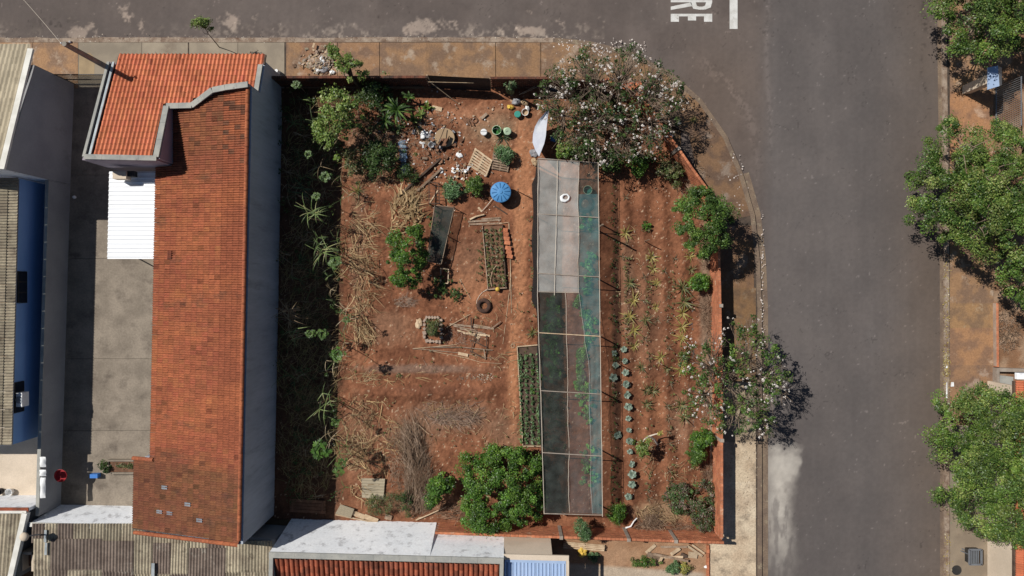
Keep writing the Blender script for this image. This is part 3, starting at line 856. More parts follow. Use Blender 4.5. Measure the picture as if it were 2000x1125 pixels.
for px, py in ((323, 951), (313, 998), (333, 1001), (368, 984), (391, 1015)):
    b = MB(); p = on_roof(px, py)
    for dv in (-.055, .055):
        c = p + Vdir * dv + Vector((0, 0, .125)); b.hexa([c + Udir * u * .19 + Vdir * v * .045 + Vector((0, 0, w)) for w in (-.03, .0) for u, v in ((-1, -1), (1, -1), (1, 1), (-1, 1))])
    b.build('glass_tile', M['metal_grey'], house)
b = MB(); p = on_roof(333, 498)
for k in range(3):
    c = p + Udir * (.1 * (k - 1)) + Vector((0, 0, .15)); b.hexa([c + Udir * u * .04 + Vdir * v * .24 + Vector((0, 0, w)) for w in (-.06, .0) for u, v in ((-1, -1), (1, -1), (1, 1), (-1, 1))])
b.build('vent_tile', M['tile_barrel'], house)

# front block roof
fO = Vector((*gp(281, 337), fz(337) + .0)); fU = (Vector((*gp(281, 133), fz(133))) - fO); fV = Vector((1, 0, 0))
ft = tile_mesh('tile_new', .375, .2255, 'roman2', grime=.4)
FRONT = [gp(*p) for p in ((277, 132), (545, 132), (545, 212), (482, 214), (440, 230), (385, 236), (385, 338), (277, 338))]
tile_field(house, 'tile', fO, fU, fV, 19, 38, .375, .2255, ft, M['tile_new'], M['tile_new_s'],
           lambda c: bool(in_poly(np.array([c.x]), np.array([c.y]), FRONT)[0]), nparts=0, seed=9, tintvar=.12)
b = MB()
for P in ([(279, 137), (543, 137), (543, 212), (482, 214), (440, 230), (385, 236), (385, 336), (279, 336)],):
    b.prism([gp(*p) for p in P], [fz(p[1]) - .1 for p in P], [fz(p[1]) - .04 for p in P])
b.build('roof_deck', M['wood_dark'], house)
# small boxed vent on the block's rear wall
b = MB(); p = at(237, 343, 3.4); b.box((p.x, p.y, 3.35), (.75, .42, .5)); b.build('wall_box', M['wall_beige'], house)
b = MB(); b.box((p.x + .55, p.y + .1, 3.3), (.4, .3, .35)); b.build('meter_box', M['metal_dark'], house)

# white metal sheets over the alley
lean = thing('metal_canopy', 'bright white ribbed metal canopy over the alley beside the red roof', 'canopy', (*gp(300, 430), 0), group=None)
ys = np.linspace(335, 506, 6)
for k in range(5):
    z = 2.75
    y0, y1 = ys[k], ys[k + 1] - .3
    xl0, xl1 = 213.5 - (y0 - 335) * .022, 213.5 - (y1 - 335) * .022
    corrugated('metal_sheet', at(xl0, y0, z), at(xl1, y1, z), at(306.5, y1, z + .12), at(307.5, y0, z + .12), 4, .035, M['sheet_white'], lean, trapez=True)
for px, py in ((216, 345), (214, 500)):
    b = MB(); p = at(px + 6, py, 2.7); b.tube([(p.x, p.y, .1), (p.x, p.y, 2.73)], .04, 8); b.build('post', M['metal_grey'], lean)
b = MB(); p, q = at(218, 336, 2.68), at(215, 504, 2.68); b.bar(p, q, .06, .1); b.build('beam', M['metal_grey'], lean)

# ------------------------------------------------------------------ the grey house on the far left
nb = thing('grey_house', 'tall grey walled house front with beige wavy tiles and white barge board', 'house', (*gp(60, 250), 0))
b = MB(); b.prism([gp(147, 164), gp(139.5, 361), gp(129, 361), gp(137, 164)], 0, [3.55, 5.45, 5.45, 3.55]); b.build('wall', M['wall_grey'], nb)
b = MB(); b.prism([gp(129, 351), gp(139, 361.5), gp(-160, 361.5), gp(-160, 351)], 0, 5.4); b.build('wall', M['wall_white'], nb)
b = MB(); b.prism([gp(136, 166), gp(136, 172), gp(-160, 172), gp(-160, 166)], 0, 3.4); b.build('wall', M['wall_grey'], nb)
bz = lambda y: 3.7 + (y - 134) * .0080
p, q = at(60.5, 96, 3.78), at(4, 331, 5.55)
b = MB(); b.bar(p, q, .3, .14); b.build('barge_board', M['coping_white'], nb)
bm_ = tile_mesh('tile_beige', .42, .25, 'wave')
O = Vector((p.x - .2, q.y, 5.4)); U = Vector((.0, p.y - q.y, 3.62 - 5.4)); 
rise = (p.x - q.x) / (p.y - q.y)
tile_field(nb, 'tile', O + Vector((q.x - p.x, 0, 0)), Vector((p.x - q.x, p.y - q.y, -1.78)), (-1, 0, 0), 18, 22, .42, .25, bm_, M['tile_beige'], M['tile_beige'], lambda c: True, nparts=300, key=lambda s: s[1], seed=3)
b = MB(); A, B = at(58, 99, 3.6), at(2, 331, 5.3)
b.prism([(A.x, A.y), (B.x, B.y), (B.x - 6, B.y), (A.x - 6, A.y)], [3.45, 5.2, 5.2, 3.45], [3.58, 5.33, 5.33, 3.58]); b.build('roof_deck', M['wood_dark'], nb)
# blue rear house
bl = thing('blue_house', 'blue painted house wing with fibre cement roof behind the grey wall', 'house', (*gp(90, 600), 0))
b = MB(); b.prism([gp(107, 364), gp(94, 846), gp(84, 846), gp(97, 364)], 0, 3.2); b.build('wall', M['wall_blue'], bl)
b = MB(); b.prism([gp(-160, 836), gp(94, 836.5), gp(94, 846.5), gp(-160, 846.5)], 0, 3.19); b.build('wall', M['wall_blue'], bl)
for k in range(15):
    f = lambda t: (36 - 13 * t, 347 + 523 * t)
    a, c = f(k / 15), f((k + .985) / 15)
    for s, (w0, w1, zz) in enumerate(((0, 23, 3.32), (20, 80, 3.46))):
        z1, z0 = zz, zz + (w1 - w0) * .0056
        corrugated('roof_sheet', at(a[0] - w1, a[1], z0), at(c[0] - w1, c[1], z0), at(c[0] - w0, c[1], z1), at(a[0] - w0, a[1], z1), 6, .055, M['fibre'], bl)
b = MB(); p, q = at(36, 349, 3.27), at(23, 868, 3.27); b.bar(p, q, .05, .09); b.build('eave_board', M['metal_grey'], bl)
for y0, y1 in ((532, 590), (734, 790)):
    x = 107 - 13 * (y0 - 364) / 482 + .5
    f = MB(); X, Y0 = gp(x, y1); _, Y1 = gp(x, y0)
    f.box((X, (Y0 + Y1) / 2, 2.6), (.06, Y1 - Y0, .75)); w = f.build('window', M['metal_dark'], bl)
    w.location = (0, 0, 0)
    for k in range(3):
        f = MB(); yy = Y0 + (Y1 - Y0) * (k + .5) / 3; f.box((X + .035, yy, 2.6), (.012, (Y1 - Y0) / 3 - .08, .63))
        o = f.build('pane', M['glass'], bl); o.parent = w
ac = MB(); X, Y = gp(100, 762); ac.box((X + .22, Y - .1, 2.75), (.34, .8, .55)); 
aco = thing('air_conditioner', 'white air conditioner box on the blue wall under the eave', 'air conditioner', (X, Y, 0))
ac.build('casing', M['white'], aco)
ac = MB(); ac.lathe([(0, 0), (.2, 0), (.2, .015)], (X + .22, Y - .1, 3.03), 14); ac.build('fan_grille', M['metal_grey'], aco)

gw = thing('garden_wall', 'grey rendered boundary wall along the alley beside the blue house', 'wall', (*gp(132, 650), 0))
b = MB(); b.prism([gp(139.5, 362), gp(121, 986), gp(116, 986), gp(134.5, 362)], 0, 2.02); b.build('wall', M['wall_grey'], gw)
b = MB(); b.prism([gp(140.2, 362), gp(121.7, 986), gp(115.3, 986), gp(133.8, 362)], 2.02, 2.07); b.build('wall_cap', M['coping'], gw)

# walls at the bottom of alley and courtyard
def wall_thing(name, label, a, c, z1, th, m, cap=None, side=1, z0=0):
    t = thing(name, label, 'wall', (*gp((a[0] + c[0]) / 2, (a[1] + c[1]) / 2), 0))
    A, B = Vector(gp(*a)), Vector(gp(*c)); n = (B - A).normalized(); n = Vector((-n.y, n.x)) * side
    zt = z1 if hasattr(z1, '__len__') else (z1, z1)
    b = MB(); b.prism([A, B, B + n * th, A + n * th], z0, [zt[0], zt[1], zt[1], zt[0]]); b.build('wall', M[m], t)
    if cap:
        b = MB(); e = .025; b.prism([A - n * e, B - n * e, B + n * (th + e), A + n * (th + e)], zt[0] + .001, zt[0] + .07); b.build('wall_cap', M[cap], t)
    return t


rw = thing('rear_wall', 'white painted rear wall closing the alley under the red roof corner', 'wall', (*gp(225, 990), 0))
T0, T1 = at(60, 1021, 2.4), at(330, 1029, 2.4); G0, G1 = gp(117, 984), gp(327, 988)
b = MB(); b.hexa([(T0.x, T0.y - .2, 0), (T1.x, T1.y - .2, 0), (*G1, 0), (*G0, 0), (T0.x, T0.y - .2, 2.4), (T1.x, T1.y - .2, 2.4), T1, T0]); b.build('wall', M['wall_white'], rw)  # face leans back, a slope made up to catch more sun
b = MB(); b.bar(T0 + Vector((-.05, -.08, .04)), T1 + Vector((0, -.08, .04)), .24, .08); b.build('wall_cap', M['coping_white'], rw)
wall_thing('courtyard_wall', 'low white wall with reddish top edge closing the small courtyard', (-160, 966), (113, 966), 2.5, .18, 'wall_white', 'tile_barrel', -1)

# alley planter
pl = thing('planter_bed', 'low concrete planter with dry soil and green weeds in the alley', 'planter', (*gp(250, 918), 0))
b = MB()
for P in ([(217, 895), (331, 895), (331, 898), (217, 898)], [(217, 919), (331, 919), (331, 923), (217, 923)], [(217, 898), (220, 898), (220, 919), (217, 919)]):
    b.prism([gp(*p) for p in P], .1, .42)
b.build('kerb_edge', M['alley'], pl)
b = MB(); b.prism([gp(*p) for p in [(220, 898), (331, 898), (331, 919), (220, 919)]], .1, .34); b.build('soil', M['wood_brown'], pl)

# ------------------------------------------------------------------ brick walls round the garden
BL, BH, BT = .245, .192, .14
bk = bpy.data.meshes.new('brick')
_b = MB(); _b.box((0, 0, 0), (BL - .016, BT, BH - .016)); bk = _b.mesh('brick'); bk.materials.append(M['brick'])


bk2 = bk.copy(); bk2.materials.clear(); bk2.materials.append(M['brick_dark'])


def brick_wall(name, label, path, h, nparts=290, posts=(), z0=.02, gaps=(), dark=False):
    """path: points in metres. Bricks over a mortar core; the top courses are parts."""
    t = thing(name, label, 'wall', (path[0][0], path[0][1], 0))
    nc = int(h / BH); core = MB(); spots = []
    for a, c in zip(path[:-1], path[1:]):
        A, C_ = Vector(a), Vector(c); d = C_ - A; L = d.length; d /= L; n = Vector((-d.y, d.x))
        rz = math.atan2(d.y, d.x)
        k = (BT / 2 - .012)
        core.prism([A - n * k, C_ - n * k, C_ + n * k, A + n * k], 0, h - .012)
        for r in range(nc):
            off = (r % 2) * .5
            m = int(L / BL)
            for i in range(m + 1):
                u = (i + off) * BL
                if u > L: continue
                spots.append((r, A + d * u, rz))
    core.build('mortar_core', M['mortar'], t)
    spots.sort(key=lambda s: -s[0])
    for r, p, rz in spots[:nparts]:
        o = bpy.data.objects.new('brick', bk2 if dark else bk); COL.objects.link(o); o.parent = t
        o.location = (p.x - path[0][0] + R.gauss(0, .003), p.y - path[0][1] + R.gauss(0, .003), z0 + (r + .5) * BH + h - nc * BH)
        o.rotation_euler = (0, 0, rz + R.gauss(0, .012))
    rest = spots[nparts:]
    if rest:
        q = MB()
        for r, p, rz in rest:
            v = R.uniform(.8, 1.12); q.cur = (v, v * R.uniform(.95, 1.06), v)
            q.box((p.x, p.y, z0 + (r + .5) * BH + h - nc * BH), (BL - .016, BT * R.uniform(.98, 1.03), BH - .016), rz)
        o = q.build('brick_field', M['brick_dark_s' if dark else 'brick_s'], t); o['kind'] = 'stuff'
    for p in posts:
        q = MB(); q.box((p[0], p[1], (h + .1) / 2), (.2, .2, h + .1), p[2] if len(p) > 2 else 0); q.build('concrete_post', M['post_conc'], t)
    return t


WH = 1.8
def w8(px, py): p = at(px, py, WH); return (p.x, p.y)
yw = gp(0, 168.5)[1]
brick_wall('garden_wall', 'orange brick garden wall along the upper pavement from house to tarp gate', [gp(548, 168.5), w8(833, 150)], WH, dark=True)
brick_wall('garden_wall', 'short brick wall between the tarp gate and the white flowering tree', [w8(960, 152), w8(1062, 152), w8(1190, 160)], WH, dark=True)
CW = [w8(*p) for p in ((1190, 160), (1228, 175), (1262, 199), (1290, 240), (1325, 290), (1356, 335), (1388, 378), (1398, 425), (1404, 470))]
brick_wall('garden_wall', 'curved brick garden wall at the street corner under the flowering tree', CW, WH, posts=((*CW[4], .5),))
RW = [w8(1404, 470), w8(1409.5, 760), w8(1410, 1052)]
brick_wall('garden_wall', 'straight orange brick garden wall beside the street pavement with leafy overhang', RW, WH, posts=((*w8(1408, 597), 0), (*w8(1410, 860), 0)))
BW = [w8(1410, 1060), w8(850, 1041)]
brick_wall('garden_wall', 'orange brick garden wall facing the neighbour yard with planks behind', BW, WH, posts=((*w8(1320, 1057), 0), (*w8(1228, 1054), 0), (*w8(1096, 1049.5), 0)))

# gate of black tarp in the upper wall
gt = thing('tarp_gate', 'makeshift garden gate of black tarp on thin poles in upper wall', 'gate', (*w8(900, 151), 0))
b = MB(); nst = 14
vs = []; 
for i in range(nst + 1):
    t = i / nst; sag = .1 * math.sin(math.pi * t)
    for z, y in ((2.0 - sag * .3, .15), (1.4, -.02 + .05 * math.sin(t * 17)), (.7, .04 * math.cos(t * 13)), (.1, -.05)):
        p = at(835 + 122 * t, 148 + 6 * t, 2.0); vs.append((p.x, p.y + y - .12, z))
b.add(vs, [(i * 4 + k, i * 4 + k + 1, i * 4 + k + 5, i * 4 + k + 4) for i in range(nst) for k in range(3)])
b.build('tarp', M['black'], gt, True)
b = MB(); b.tube([at(836, 160, 1.55), at(925, 162, 1.5)], .018); b.build('rail', M['wood_pale'], gt)
b = MB(); b.tube([at(834, 146, 2.05), at(841, 161, 1.4), at(893, 201, .15)], .022); b.build('brace', M['wood_pale'], gt)
for px, py in ((834, 147), (957, 153)):
    p = at(px, py, 2.05); b = MB(); b.tube([(p.x, p.y, 0), (p.x, p.y, 2.08)], .035); b.build('post', M['wood_pale'], gt)

# steel gate of the alley
ga = thing('alley_gate', 'dark steel bar gate closing the alley between the two houses', 'gate', (*gp(200, 165), 0))
x0, y0 = gp(149, 166); x1, _ = gp(246, 166)
nb_ = 30
for k in range(nb_ + 1):
    x = x0 + (x1 - x0) * k / nb_; b = MB(); b.bar((x, y0, .15), (x, y0, 2.05), .022); b.build('bar', M['metal_dark'], ga)
for z in (.2, 1.1, 2.03):
    b = MB(); b.bar((x0, y0, z), (x1, y0, z), .05, .04); b.build('rail', M['metal_dark'], ga)

# ------------------------------------------------------------------ roofs along the bottom
cr = thing('corrugated_roof', 'patched dark and pale corrugated roof below the red tiled house', 'roof', (*gp(300, 1150), 0))
ROWS = [  # x0, x1 (pixels along the top edge), which material, y0, y1
    (62, 113, 'fibre', 1022, 1060), (113, 300, 'fibre', 1022, 1064), (300, 371, 'fibre', 1031, 1068), (371, 440, 'fibre', 1046, 1080), (440, 532, 'fibre', 1056, 1300),
    (66, 200, 'fibre_dark', 1052, 1300), (200, 262, 'fibre_dark', 1056, 1300), (262, 299, 'fibre', 1060, 1300), (299, 369, 'fibre_dark', 1060, 1300), (369, 442, 'fibre_dark', 1070, 1300)]
zc = 2.5
for x0, x1, m, y0, y1 in ROWS:
    n = max(1, round((x1 - x0) / 34))
    for k in range(n):
        a, c = x0 + (x1 - x0) * k / n, x0 + (x1 - x0) * (k + .985) / n
        for ya, yb in ((y0, min(y1, y0 + 62)), (y0 + 60, min(y1, y0 + 125)), (y0 + 122, y1)):
            if yb - ya < 8: continue
            z = zc + (.05 if m == 'fibre_dark' else 0) + R.uniform(0, .015) - (ya - 1020) * .0012 
            jm = m if R.random() < .8 else ('fibre' if m == 'fibre_dark' else 'fibre_dark')
            sk = -.02
            corrugated('roof_sheet', at(a + R.uniform(-1, 1), ya, z), at(c, ya + .01 * 0, z), at(c + (yb - ya) * sk, yb, z - (yb - ya) * .0012), at(a + (yb - ya) * sk, yb, z - (yb - ya) * .0012), max(2, round((c - a) / 6.2)), .05, M[jm], cr)
wl_ = MB(); 
wl_.prism([g2(60, 1023, 2.45), g2(535, 1056, 2.45), g2(535, 1300, 2.45), g2(60, 1300, 2.45)], 0, 2.2); wl_.build('wall', M['wall_grey'], cr)
for x, y in ((90, 1060), (89, 1035)):
    b = MB(); b.bar(at(x, y, 2.62), at(x - 1, y + 24, 2.6), .14, .02); b.build('patch_strip', M['gutter_metal'], cr)
b = MB(); b.bar(at(299, 1100, 2.62), at(297, 1200, 2.6), .18, .02); b.build('patch_strip', M['gutter_metal'], cr)
cl = thing('corrugated_roof', 'small pale corrugated roof with white edge in bottom corner by courtyard', 'roof', (*gp(20, 1100), 0))
for k in range(3):
    a, c = -40 + 29 * k, -40 + 29 * (k + .985)
    corrugated('roof_sheet', at(a, 1003, 2.5), at(c, 1003, 2.5), at(c - 22, 1300, 2.3), at(a - 22, 1300, 2.3), 4, .05, M['fibre'], cl)
b = MB(); b.bar(at(51, 1001, 2.55), at(22, 1130, 2.55), .3, .3); b.build('white_edge', M['coping_white'], cl)
b = MB(); b.bar(at(-60, 999, 2.5), at(54, 999, 2.5), .14, .25); b.build('white_edge', M['coping_white'], cl)
b = MB(); b.prism([g2(-60, 1003, 2.4), g2(46, 1003, 2.4), g2(16, 1140, 2.4), g2(-60, 1140, 2.4)], 0, 2.2); b.build('wall', M['wall_grey'], cl)

# house with barrel tiles and the tall white wall
wh = thing('barrel_tile_house', 'house with brown barrel tiles behind a tall worn white wall', 'house', (*gp(760, 1040), 0))
zt = 3.6
A3, B3 = at(526, 1079, zt), at(984, 1091, zt); A, B = Vector((A3.x, A3.y)), Vector((B3.x, B3.y)); d = (B - A).normalized(); n = Vector((d.y, -d.x))
Mx = A.lerp(B, (853 - 567) / (985 - 567))
for P, Q, g0, g1, nm in ((A, Mx, (570, 1012), (853, 1019), 'wall'), (Mx, B, (853.2, 1026), (984.5, 1032), 'wall')):
    b = MB(); b.hexa([(*(P + n * .2), 0), (*(Q + n * .2), 0), (*gp(*g1), 0), (*gp(*g0), 0), (*(P + n * .2), zt), (*(Q + n * .2), zt), (*Q, zt), (*P, zt)]); b.build(nm, M['wall_white'], wh)  # faces tilted back so the white takes more sunlight; slope invented
b = MB(); b.prism([A + n * .21, A + n * 6, A + n * 6 + d * .2, A + n * .21 + d * .2], 0, zt - .2); b.build('wall', M['wall_grey'], wh)
for k in range(9):
    p, q = A.lerp(B, k / 9), A.lerp(B, (k + .995) / 9)
    b = MB(); b.prism([p - n * .05, q - n * .05, q + n * .27, p + n * .27], zt + .002, zt + .08 + .004 * (k % 2)); b.build('coping', M['coping'], wh)
for xx in (0, 1):
    p = (A if xx == 0 else B - d * .22); b = MB(); b.prism([p + n * .28, p + d * .22 + n * .28, p + d * .22 + n * 6, p + n * 6], 0, zt + .03); b.build('coping', M['coping'], wh)
tb = tile_mesh('tile_barrel', .42, .28, 'barrel')
Lr = (B - A).length - .46
tile_field(wh, 'tile', Vector((*(A + d * .24 + n * .34), zt - .16)), Vector((n.x, n.y, -.3)), Vector((d.x, d.y, 0)), 10, int(Lr / .28), .42, .28, tb, M['tile_barrel'], M['tile_barrel'], lambda c: True, nparts=240, seed=5, jit=.012)
b = MB(); P = [A + d * .24 + n * .3, B - d * .24 + n * .3, B - d * .24 + n * 4.4, A + d * .24 + n * 4.4]
b.prism(P, [zt - .35, zt - .35, zt - 1.55, zt - 1.55], [zt - .2, zt - .2, zt - 1.4, zt - 1.4]); b.build('roof_deck', M['wood_dark'], wh)

# beige block with the pale blue metal roof
bb = thing('beige_house', 'beige walled house block with pale blue ribbed metal roof', 'house', (*gp(1040, 1050), 0))
zb = 3.1
p0, p1 = at(984, 1085, zb), at(1079, 1086, zb)
b = MB(); g0, g1 = gp(985, 1026), gp(1073, 1029); b.hexa([(p0.x, p0.y - .2, 0), (p1.x, p1.y - .2, 0), (*g1, 0), (*g0, 0), (p0.x, p0.y - .2, zb), (p1.x, p1.y - .2, zb), p1, p0]); b.build('wall', M['wall_beige'], bb)  # sloped front shaped to brighten the wall in the sun
p2 = at(1111, 1090, zb)
b = MB(); q0, q1 = at(984, 1087, zb + .08), at(1111, 1090, zb + .08); b.bar(q0, q1, .3, .1); b.build('coping', M['wall_beige'], bb)
b = MB(); b.bar(at(1108.5, 1094, zb + .07), at(1108.5, 1300, zb + .07), .16, .08); b.build('coping', M['wall_beige'], bb)
b = MB(); b.prism([(p1.x + .01, p1.y - 1.2), (p2.x, p2.y - 1.2), (p2.x, p2.y - 7), (p1.x + .01, p1.y - 7)], 0, zb - .3); b.build('wall', M['wall_beige'], bb)
b = MB(); b.prism([(p0.x, p0.y - 1.2), (p1.x, p1.y - 1.2), (p1.x, p1.y - 7), (p0.x, p0.y - 7)], 0, zb - .32); b.build('wall', M['wall_beige'], bb)
b = MB(); b.bar(at(987, 1093.5, zb + .04), at(1105, 1097, zb + .04), .2, .12); b.build('flashing', M['sheet_blue'], bb)
b = MB(); b.bar(at(987.5, 1094, zb + .02), at(985, 1300, zb + .02), .12, .12); b.build('flashing', M['sheet_blue'], bb)
for k in range(4):
    a, c = 990.5 + 28.8 * k, 990.5 + 28.8 * (k + .99)
    corrugated('metal_sheet', at(a, 1097 + .9 * k, zb - .08), at(c, 1097 + .9 * (k + 1), zb - .08), at(c, 1320, zb - .28), at(a, 1320, zb - .28), 4, .05, M['sheet_blue'], bb, trapez=True)
# ------------------------------------------------------------------ the far side of the street
sh = thing('street_house', 'house corner with orange tile roof across the street behind pavement tree', 'house', (*gp(1960, 900), 0))
b = MB(); b.prism([gp(*p) for p in ((1936, 717), (1941, 717), (1941, 1400), (1936, 1400))], 0, .5); b.build('wall', M['post_conc'], sh)
b = MB(); b.prism([gp(*p) for p in ((1941.5, 717), (2100, 722), (2100, 727), (1941.5, 724))], 0, .5); b.build('wall', M['post_conc'], sh)
b = MB(); b.prism([g2(1950, 733, .5), g2(1984, 737, .5), g2(1984, 780, .5), g2(1950, 780, .5)], .05, .3); b.build('terrace', M['coping'], sh)
p = at(1990, 734, 2.8); b = MB(); b.box((p.x + .5, p.y, 2.85), (1.4, .36, .2)); b.build('gutter_box', M['wall_white'], sh)
r0 = at(1978, 743, 2.9); sm = tile_mesh('tile_street', .38, .26, 'roman')
tile_field(sh, 'tile', (r0.x + 9 * .38, r0.y, 2.9 + 1.0), (-1, 0, -.29), (0, -1, 0), 9, 70, .38, .26, sm, M['tile_new'], M['tile_new'], lambda c: True, nparts=220, key=lambda s: -s[0], seed=8)
b = MB(); b.prism([(r0.x + .1, r0.y - .05), (r0.x + 3.4, r0.y - .05), (r0.x + 3.4, r0.y - 18), (r0.x + .1, r0.y - 18)], [2.7, 3.7, 3.7, 2.7], [2.86, 3.84, 3.84, 2.86]); b.build('roof_deck', M['wood_dark'], sh)
b = MB(); b.prism([(r0.x + .5, r0.y - .4), (r0.x + .7, r0.y - .4), (r0.x + .7, r0.y - 18), (r0.x + .5, r0.y - 18)], 0, 2.75); b.build('wall', M['wall_beige'], sh)
b = MB(); b.prism([g2(1945, 1070, .6), g2(1979, 1072, .6), g2(1979, 1110, .6), g2(1952, 1104, .6)], .06, .4); b.build('terrace', M['wall_beige'], sh)

lw = thing('brick_kerb_wall', 'low orange brick wall edging the dry plot across the street', 'wall', (*gp(1938, 650), 0))
b = MB(); b.prism([gp(*p) for p in ((1936.5, 592), (1941, 592), (1942, 714), (1937.5, 714))], 0, .38); b.build('mortar_core', M['mortar'], lw)
for k in range(16):
    for r in range(2):
        o = bpy.data.objects.new('brick', bk); COL.objects.link(o); o.parent = lw
        X, Y = gp(1939.2 + .5 * k / 8, 595.5 + k * 7.75); o.location = (X - lw.location.x, Y - lw.location.y, .11 + r * .195); o.rotation_euler = (0, 0, math.pi / 2 + R.gauss(0, .02))

fe = thing('iron_fence', 'dark iron bar fence in the tree shade across the street', 'fence', (*gp(1942, 220), 0))
fx, fy0 = gp(1941, 262); _, fy1 = gp(1941, 172)
for k in range(24):
    y = fy0 + (fy1 - fy0) * k / 23; b = MB(); b.bar((fx, y, .1), (fx, y, 2.3), .025); b.build('bar', M['metal_grey'], fe)
for z in (.2, 2.25):
    b = MB(); b.bar((fx, fy0, z), (fx, fy1, z), .05, .05); b.build('rail', M['metal_grey'], fe)
gp_ = thing('gate_canopy', 'pale metal sheet canopy over the gate pillar beside the iron fence', 'canopy', (*gp(1905, 160), 0))
z = 2.5
b = MB(); Q = [at(1929, 132, z), at(1949, 128, z), at(1952, 168, z), at(1929, 175, z)]
b.hexa([p - Vector((0, 0, .05)) for p in Q[::-1]] + [p for p in Q[::-1]]); b.build('sheet', M['sheet_blue'], gp_)
b = MB(); Q = [at(1950, 129, z), at(1957, 132, z - .25), at(1957, 166, z - .25), at(1953, 168, z)]
b.hexa([p - Vector((0, 0, .04)) for p in Q[::-1]] + [p for p in Q[::-1]]); b.build('sheet', M['metal_grey'], gp_)
p = at(1941, 152, z); b = MB(); b.box((p.x, p.y, 1.2), (.45, .5, 2.4)); b.build('pillar', M['wall_beige'], gp_)

tb_ = thing('waste_basket', 'grey slatted metal waste basket on the far pavement', 'bin', (*gp(1880, 1075), .12))
z = 1.15; c = at(1905, 1088, z)
b = MB(); hw, hl = .36, .44
for a, d in (((-hw, -hl), (hw, -hl)), ((hw, -hl), (hw, hl)), ((hw, hl), (-hw, hl)), ((-hw, hl), (-hw, -hl))):
    b.bar((c.x + a[0], c.y + a[1], z), (c.x + d[0], c.y + d[1], z), .1, .07)
b.build('rim', M['metal_grey'], tb_)
for k in range(6):
    x = c.x - .25 + k * .1; b = MB(); b.bar((x, c.y - hl, z - .12), (x, c.y + hl, z - .12), .05, .03); b.build('slat', M['metal_grey'], tb_)
b = MB(); b.box((c.x, c.y, z - .3), (.66, .82, .3)); b.build('basket', M['metal_dark'], tb_)
b = MB(); b.tube([(c.x - .1, c.y + .1, .1), (c.x - .1, c.y + .1, z - .4)], .05, 8); b.tube([(c.x - .75, c.y + .3, .95), (c.x - .3, c.y + .1, .95)], .03); b.build('post', M['metal_grey'], tb_)
b = MB(); b.lathe([(0, .122), (.28, .122), (.3, .13), (.3, .12)], (*gp(1866, 1112), 0), 20); tag(b.build('manhole_cover', M['metal_dark']), 'round dark manhole cover on the far pavement below the waste basket', 'manhole cover')

# ------------------------------------------------------------------ pole with its wire
up = thing('service_pole', 'square concrete service pole leaning shadow across the orange tile roof', 'pole', (*gp(251, 154), 0))
X, Y = gp(251, 154)
b = MB(); b.tube([(X, Y, 0), (X, Y, 6.0)], [.18, .13], 8); b.build('pole', M['pole_conc'], up)
b = MB(); b.bar((X - .25, Y + .05, 5.8), (X + .3, Y + .15, 5.8), .09, .09); b.build('crossarm', M['wood_dark'], up)
for dx in (-.2, 0, .25):
    b = MB(); b.lathe([(.03, 0), (.05, .03), (.03, .06), (.05, .09), (.02, .13), (0, .13)], (X + dx, Y + .09 + dx * .15, 5.85), 8); b.build('insulator', M['white'], up)
b = MB(); e = at(-60, -112, 7.4); s_ = Vector((X - .2, Y + .06, 5.96))
b.tube([s_.lerp(e, t) - Vector((0, 0, .35 * math.sin(math.pi * t))) for t in np.linspace(0, 1, 10)], .012, 5)
tag(b.build('wire', M['rope']), 'thin pale wire running from service pole over the top street', 'wire')

# antenna mast and odds over the bottom roofs
an = thing('yard_lamp', 'round grey yard lamp on a short arm above corrugated roofs', 'lamp', (*at(78, 1046, 2.6).xy, 2.4))
p = at(48, 1048, 3.6); q = at(75, 1044, 2.9)
b = MB(); b.tube([at(80, 1045, 2.3), q, p], [.05, .04, .04], 8); b.build('arm', M['metal_grey'], an)
b = MB(); b.lathe([(0, -.06), (.16, -.06), (.25, 0), (.22, .1), (.1, .16), (0, .17)], p, 18); b.build('head', M['wall_beige'], an, True)
rb = thing('red_basin', 'round dark red basin fixed to the grey alley wall', 'basin', (*gp(131, 918), 0))
p = at(118, 929, 1.35); b = MB(); b.lathe([(0, .0), (.3, .0), (.38, .16), (.36, .17), (.29, .04), (0, .04)], (p.x, p.y, 1.2), 22); b.build('bowl', M['red_pl'], rb)
b = MB(); b.box((p.x - .15, p.y, 1.1), (.5, .3, .14)); b.build('bracket', M['metal_grey'], rb)
b = MB(); p = at(146, 385, .6); b.lathe([(0, .12), (.07, .1), (.1, 0), (.07, -.1), (0, -.12)], (p.x - .02, p.y, .6), 10); tag(b.build('wall_lamp', M['white'], None, True), 'small white round lamp at the foot of grey alley wall', 'lamp')
for k, (y0, y1, w) in enumerate(((893, 912, 11), (918, 930, 12), (934, 972, 10))):
    c = at(83, (y0 + y1) / 2, 2.12); b = MB()
    hh = (y1 - y0) * PX / 2; vs = []
    n1, n2 = 6, 6
    for i in range(n1 + 1):
        for j in range(n2 + 1):
            u, v = i / n1 * 2 - 1, j / n2 * 2 - 1
            vs.append((c.x + u * w * PX / 2, c.y + v * hh, 2.09 + .1 * (1 - u * u) * (1 - v * v) + .025 * math.sin(3 * u + 5 * v + k)))
    b.add(vs, [(i * (n2 + 1) + j, (i + 1) * (n2 + 1) + j, (i + 1) * (n2 + 1) + j + 1, i * (n2 + 1) + j + 1) for i in range(n1) for j in range(n2)])
    tag(b.build('washing', M['white'], None, True), ['white washing on grey wall top, end nearest the blue house', 'short white washing on grey wall top between two others', 'long white washing on grey wall top nearest the courtyard wall'][k], 'washing', 'white washing on the wall')
cb = MB(); p = gp(192, 926); cb.box((p[0], p[1], .3), (.46, .24, .34)); tag(cb.build('cool_box', M['blue_pl']), 'small blue and white cool box by the alley planter', 'box')
x, y = gp(26, 958)
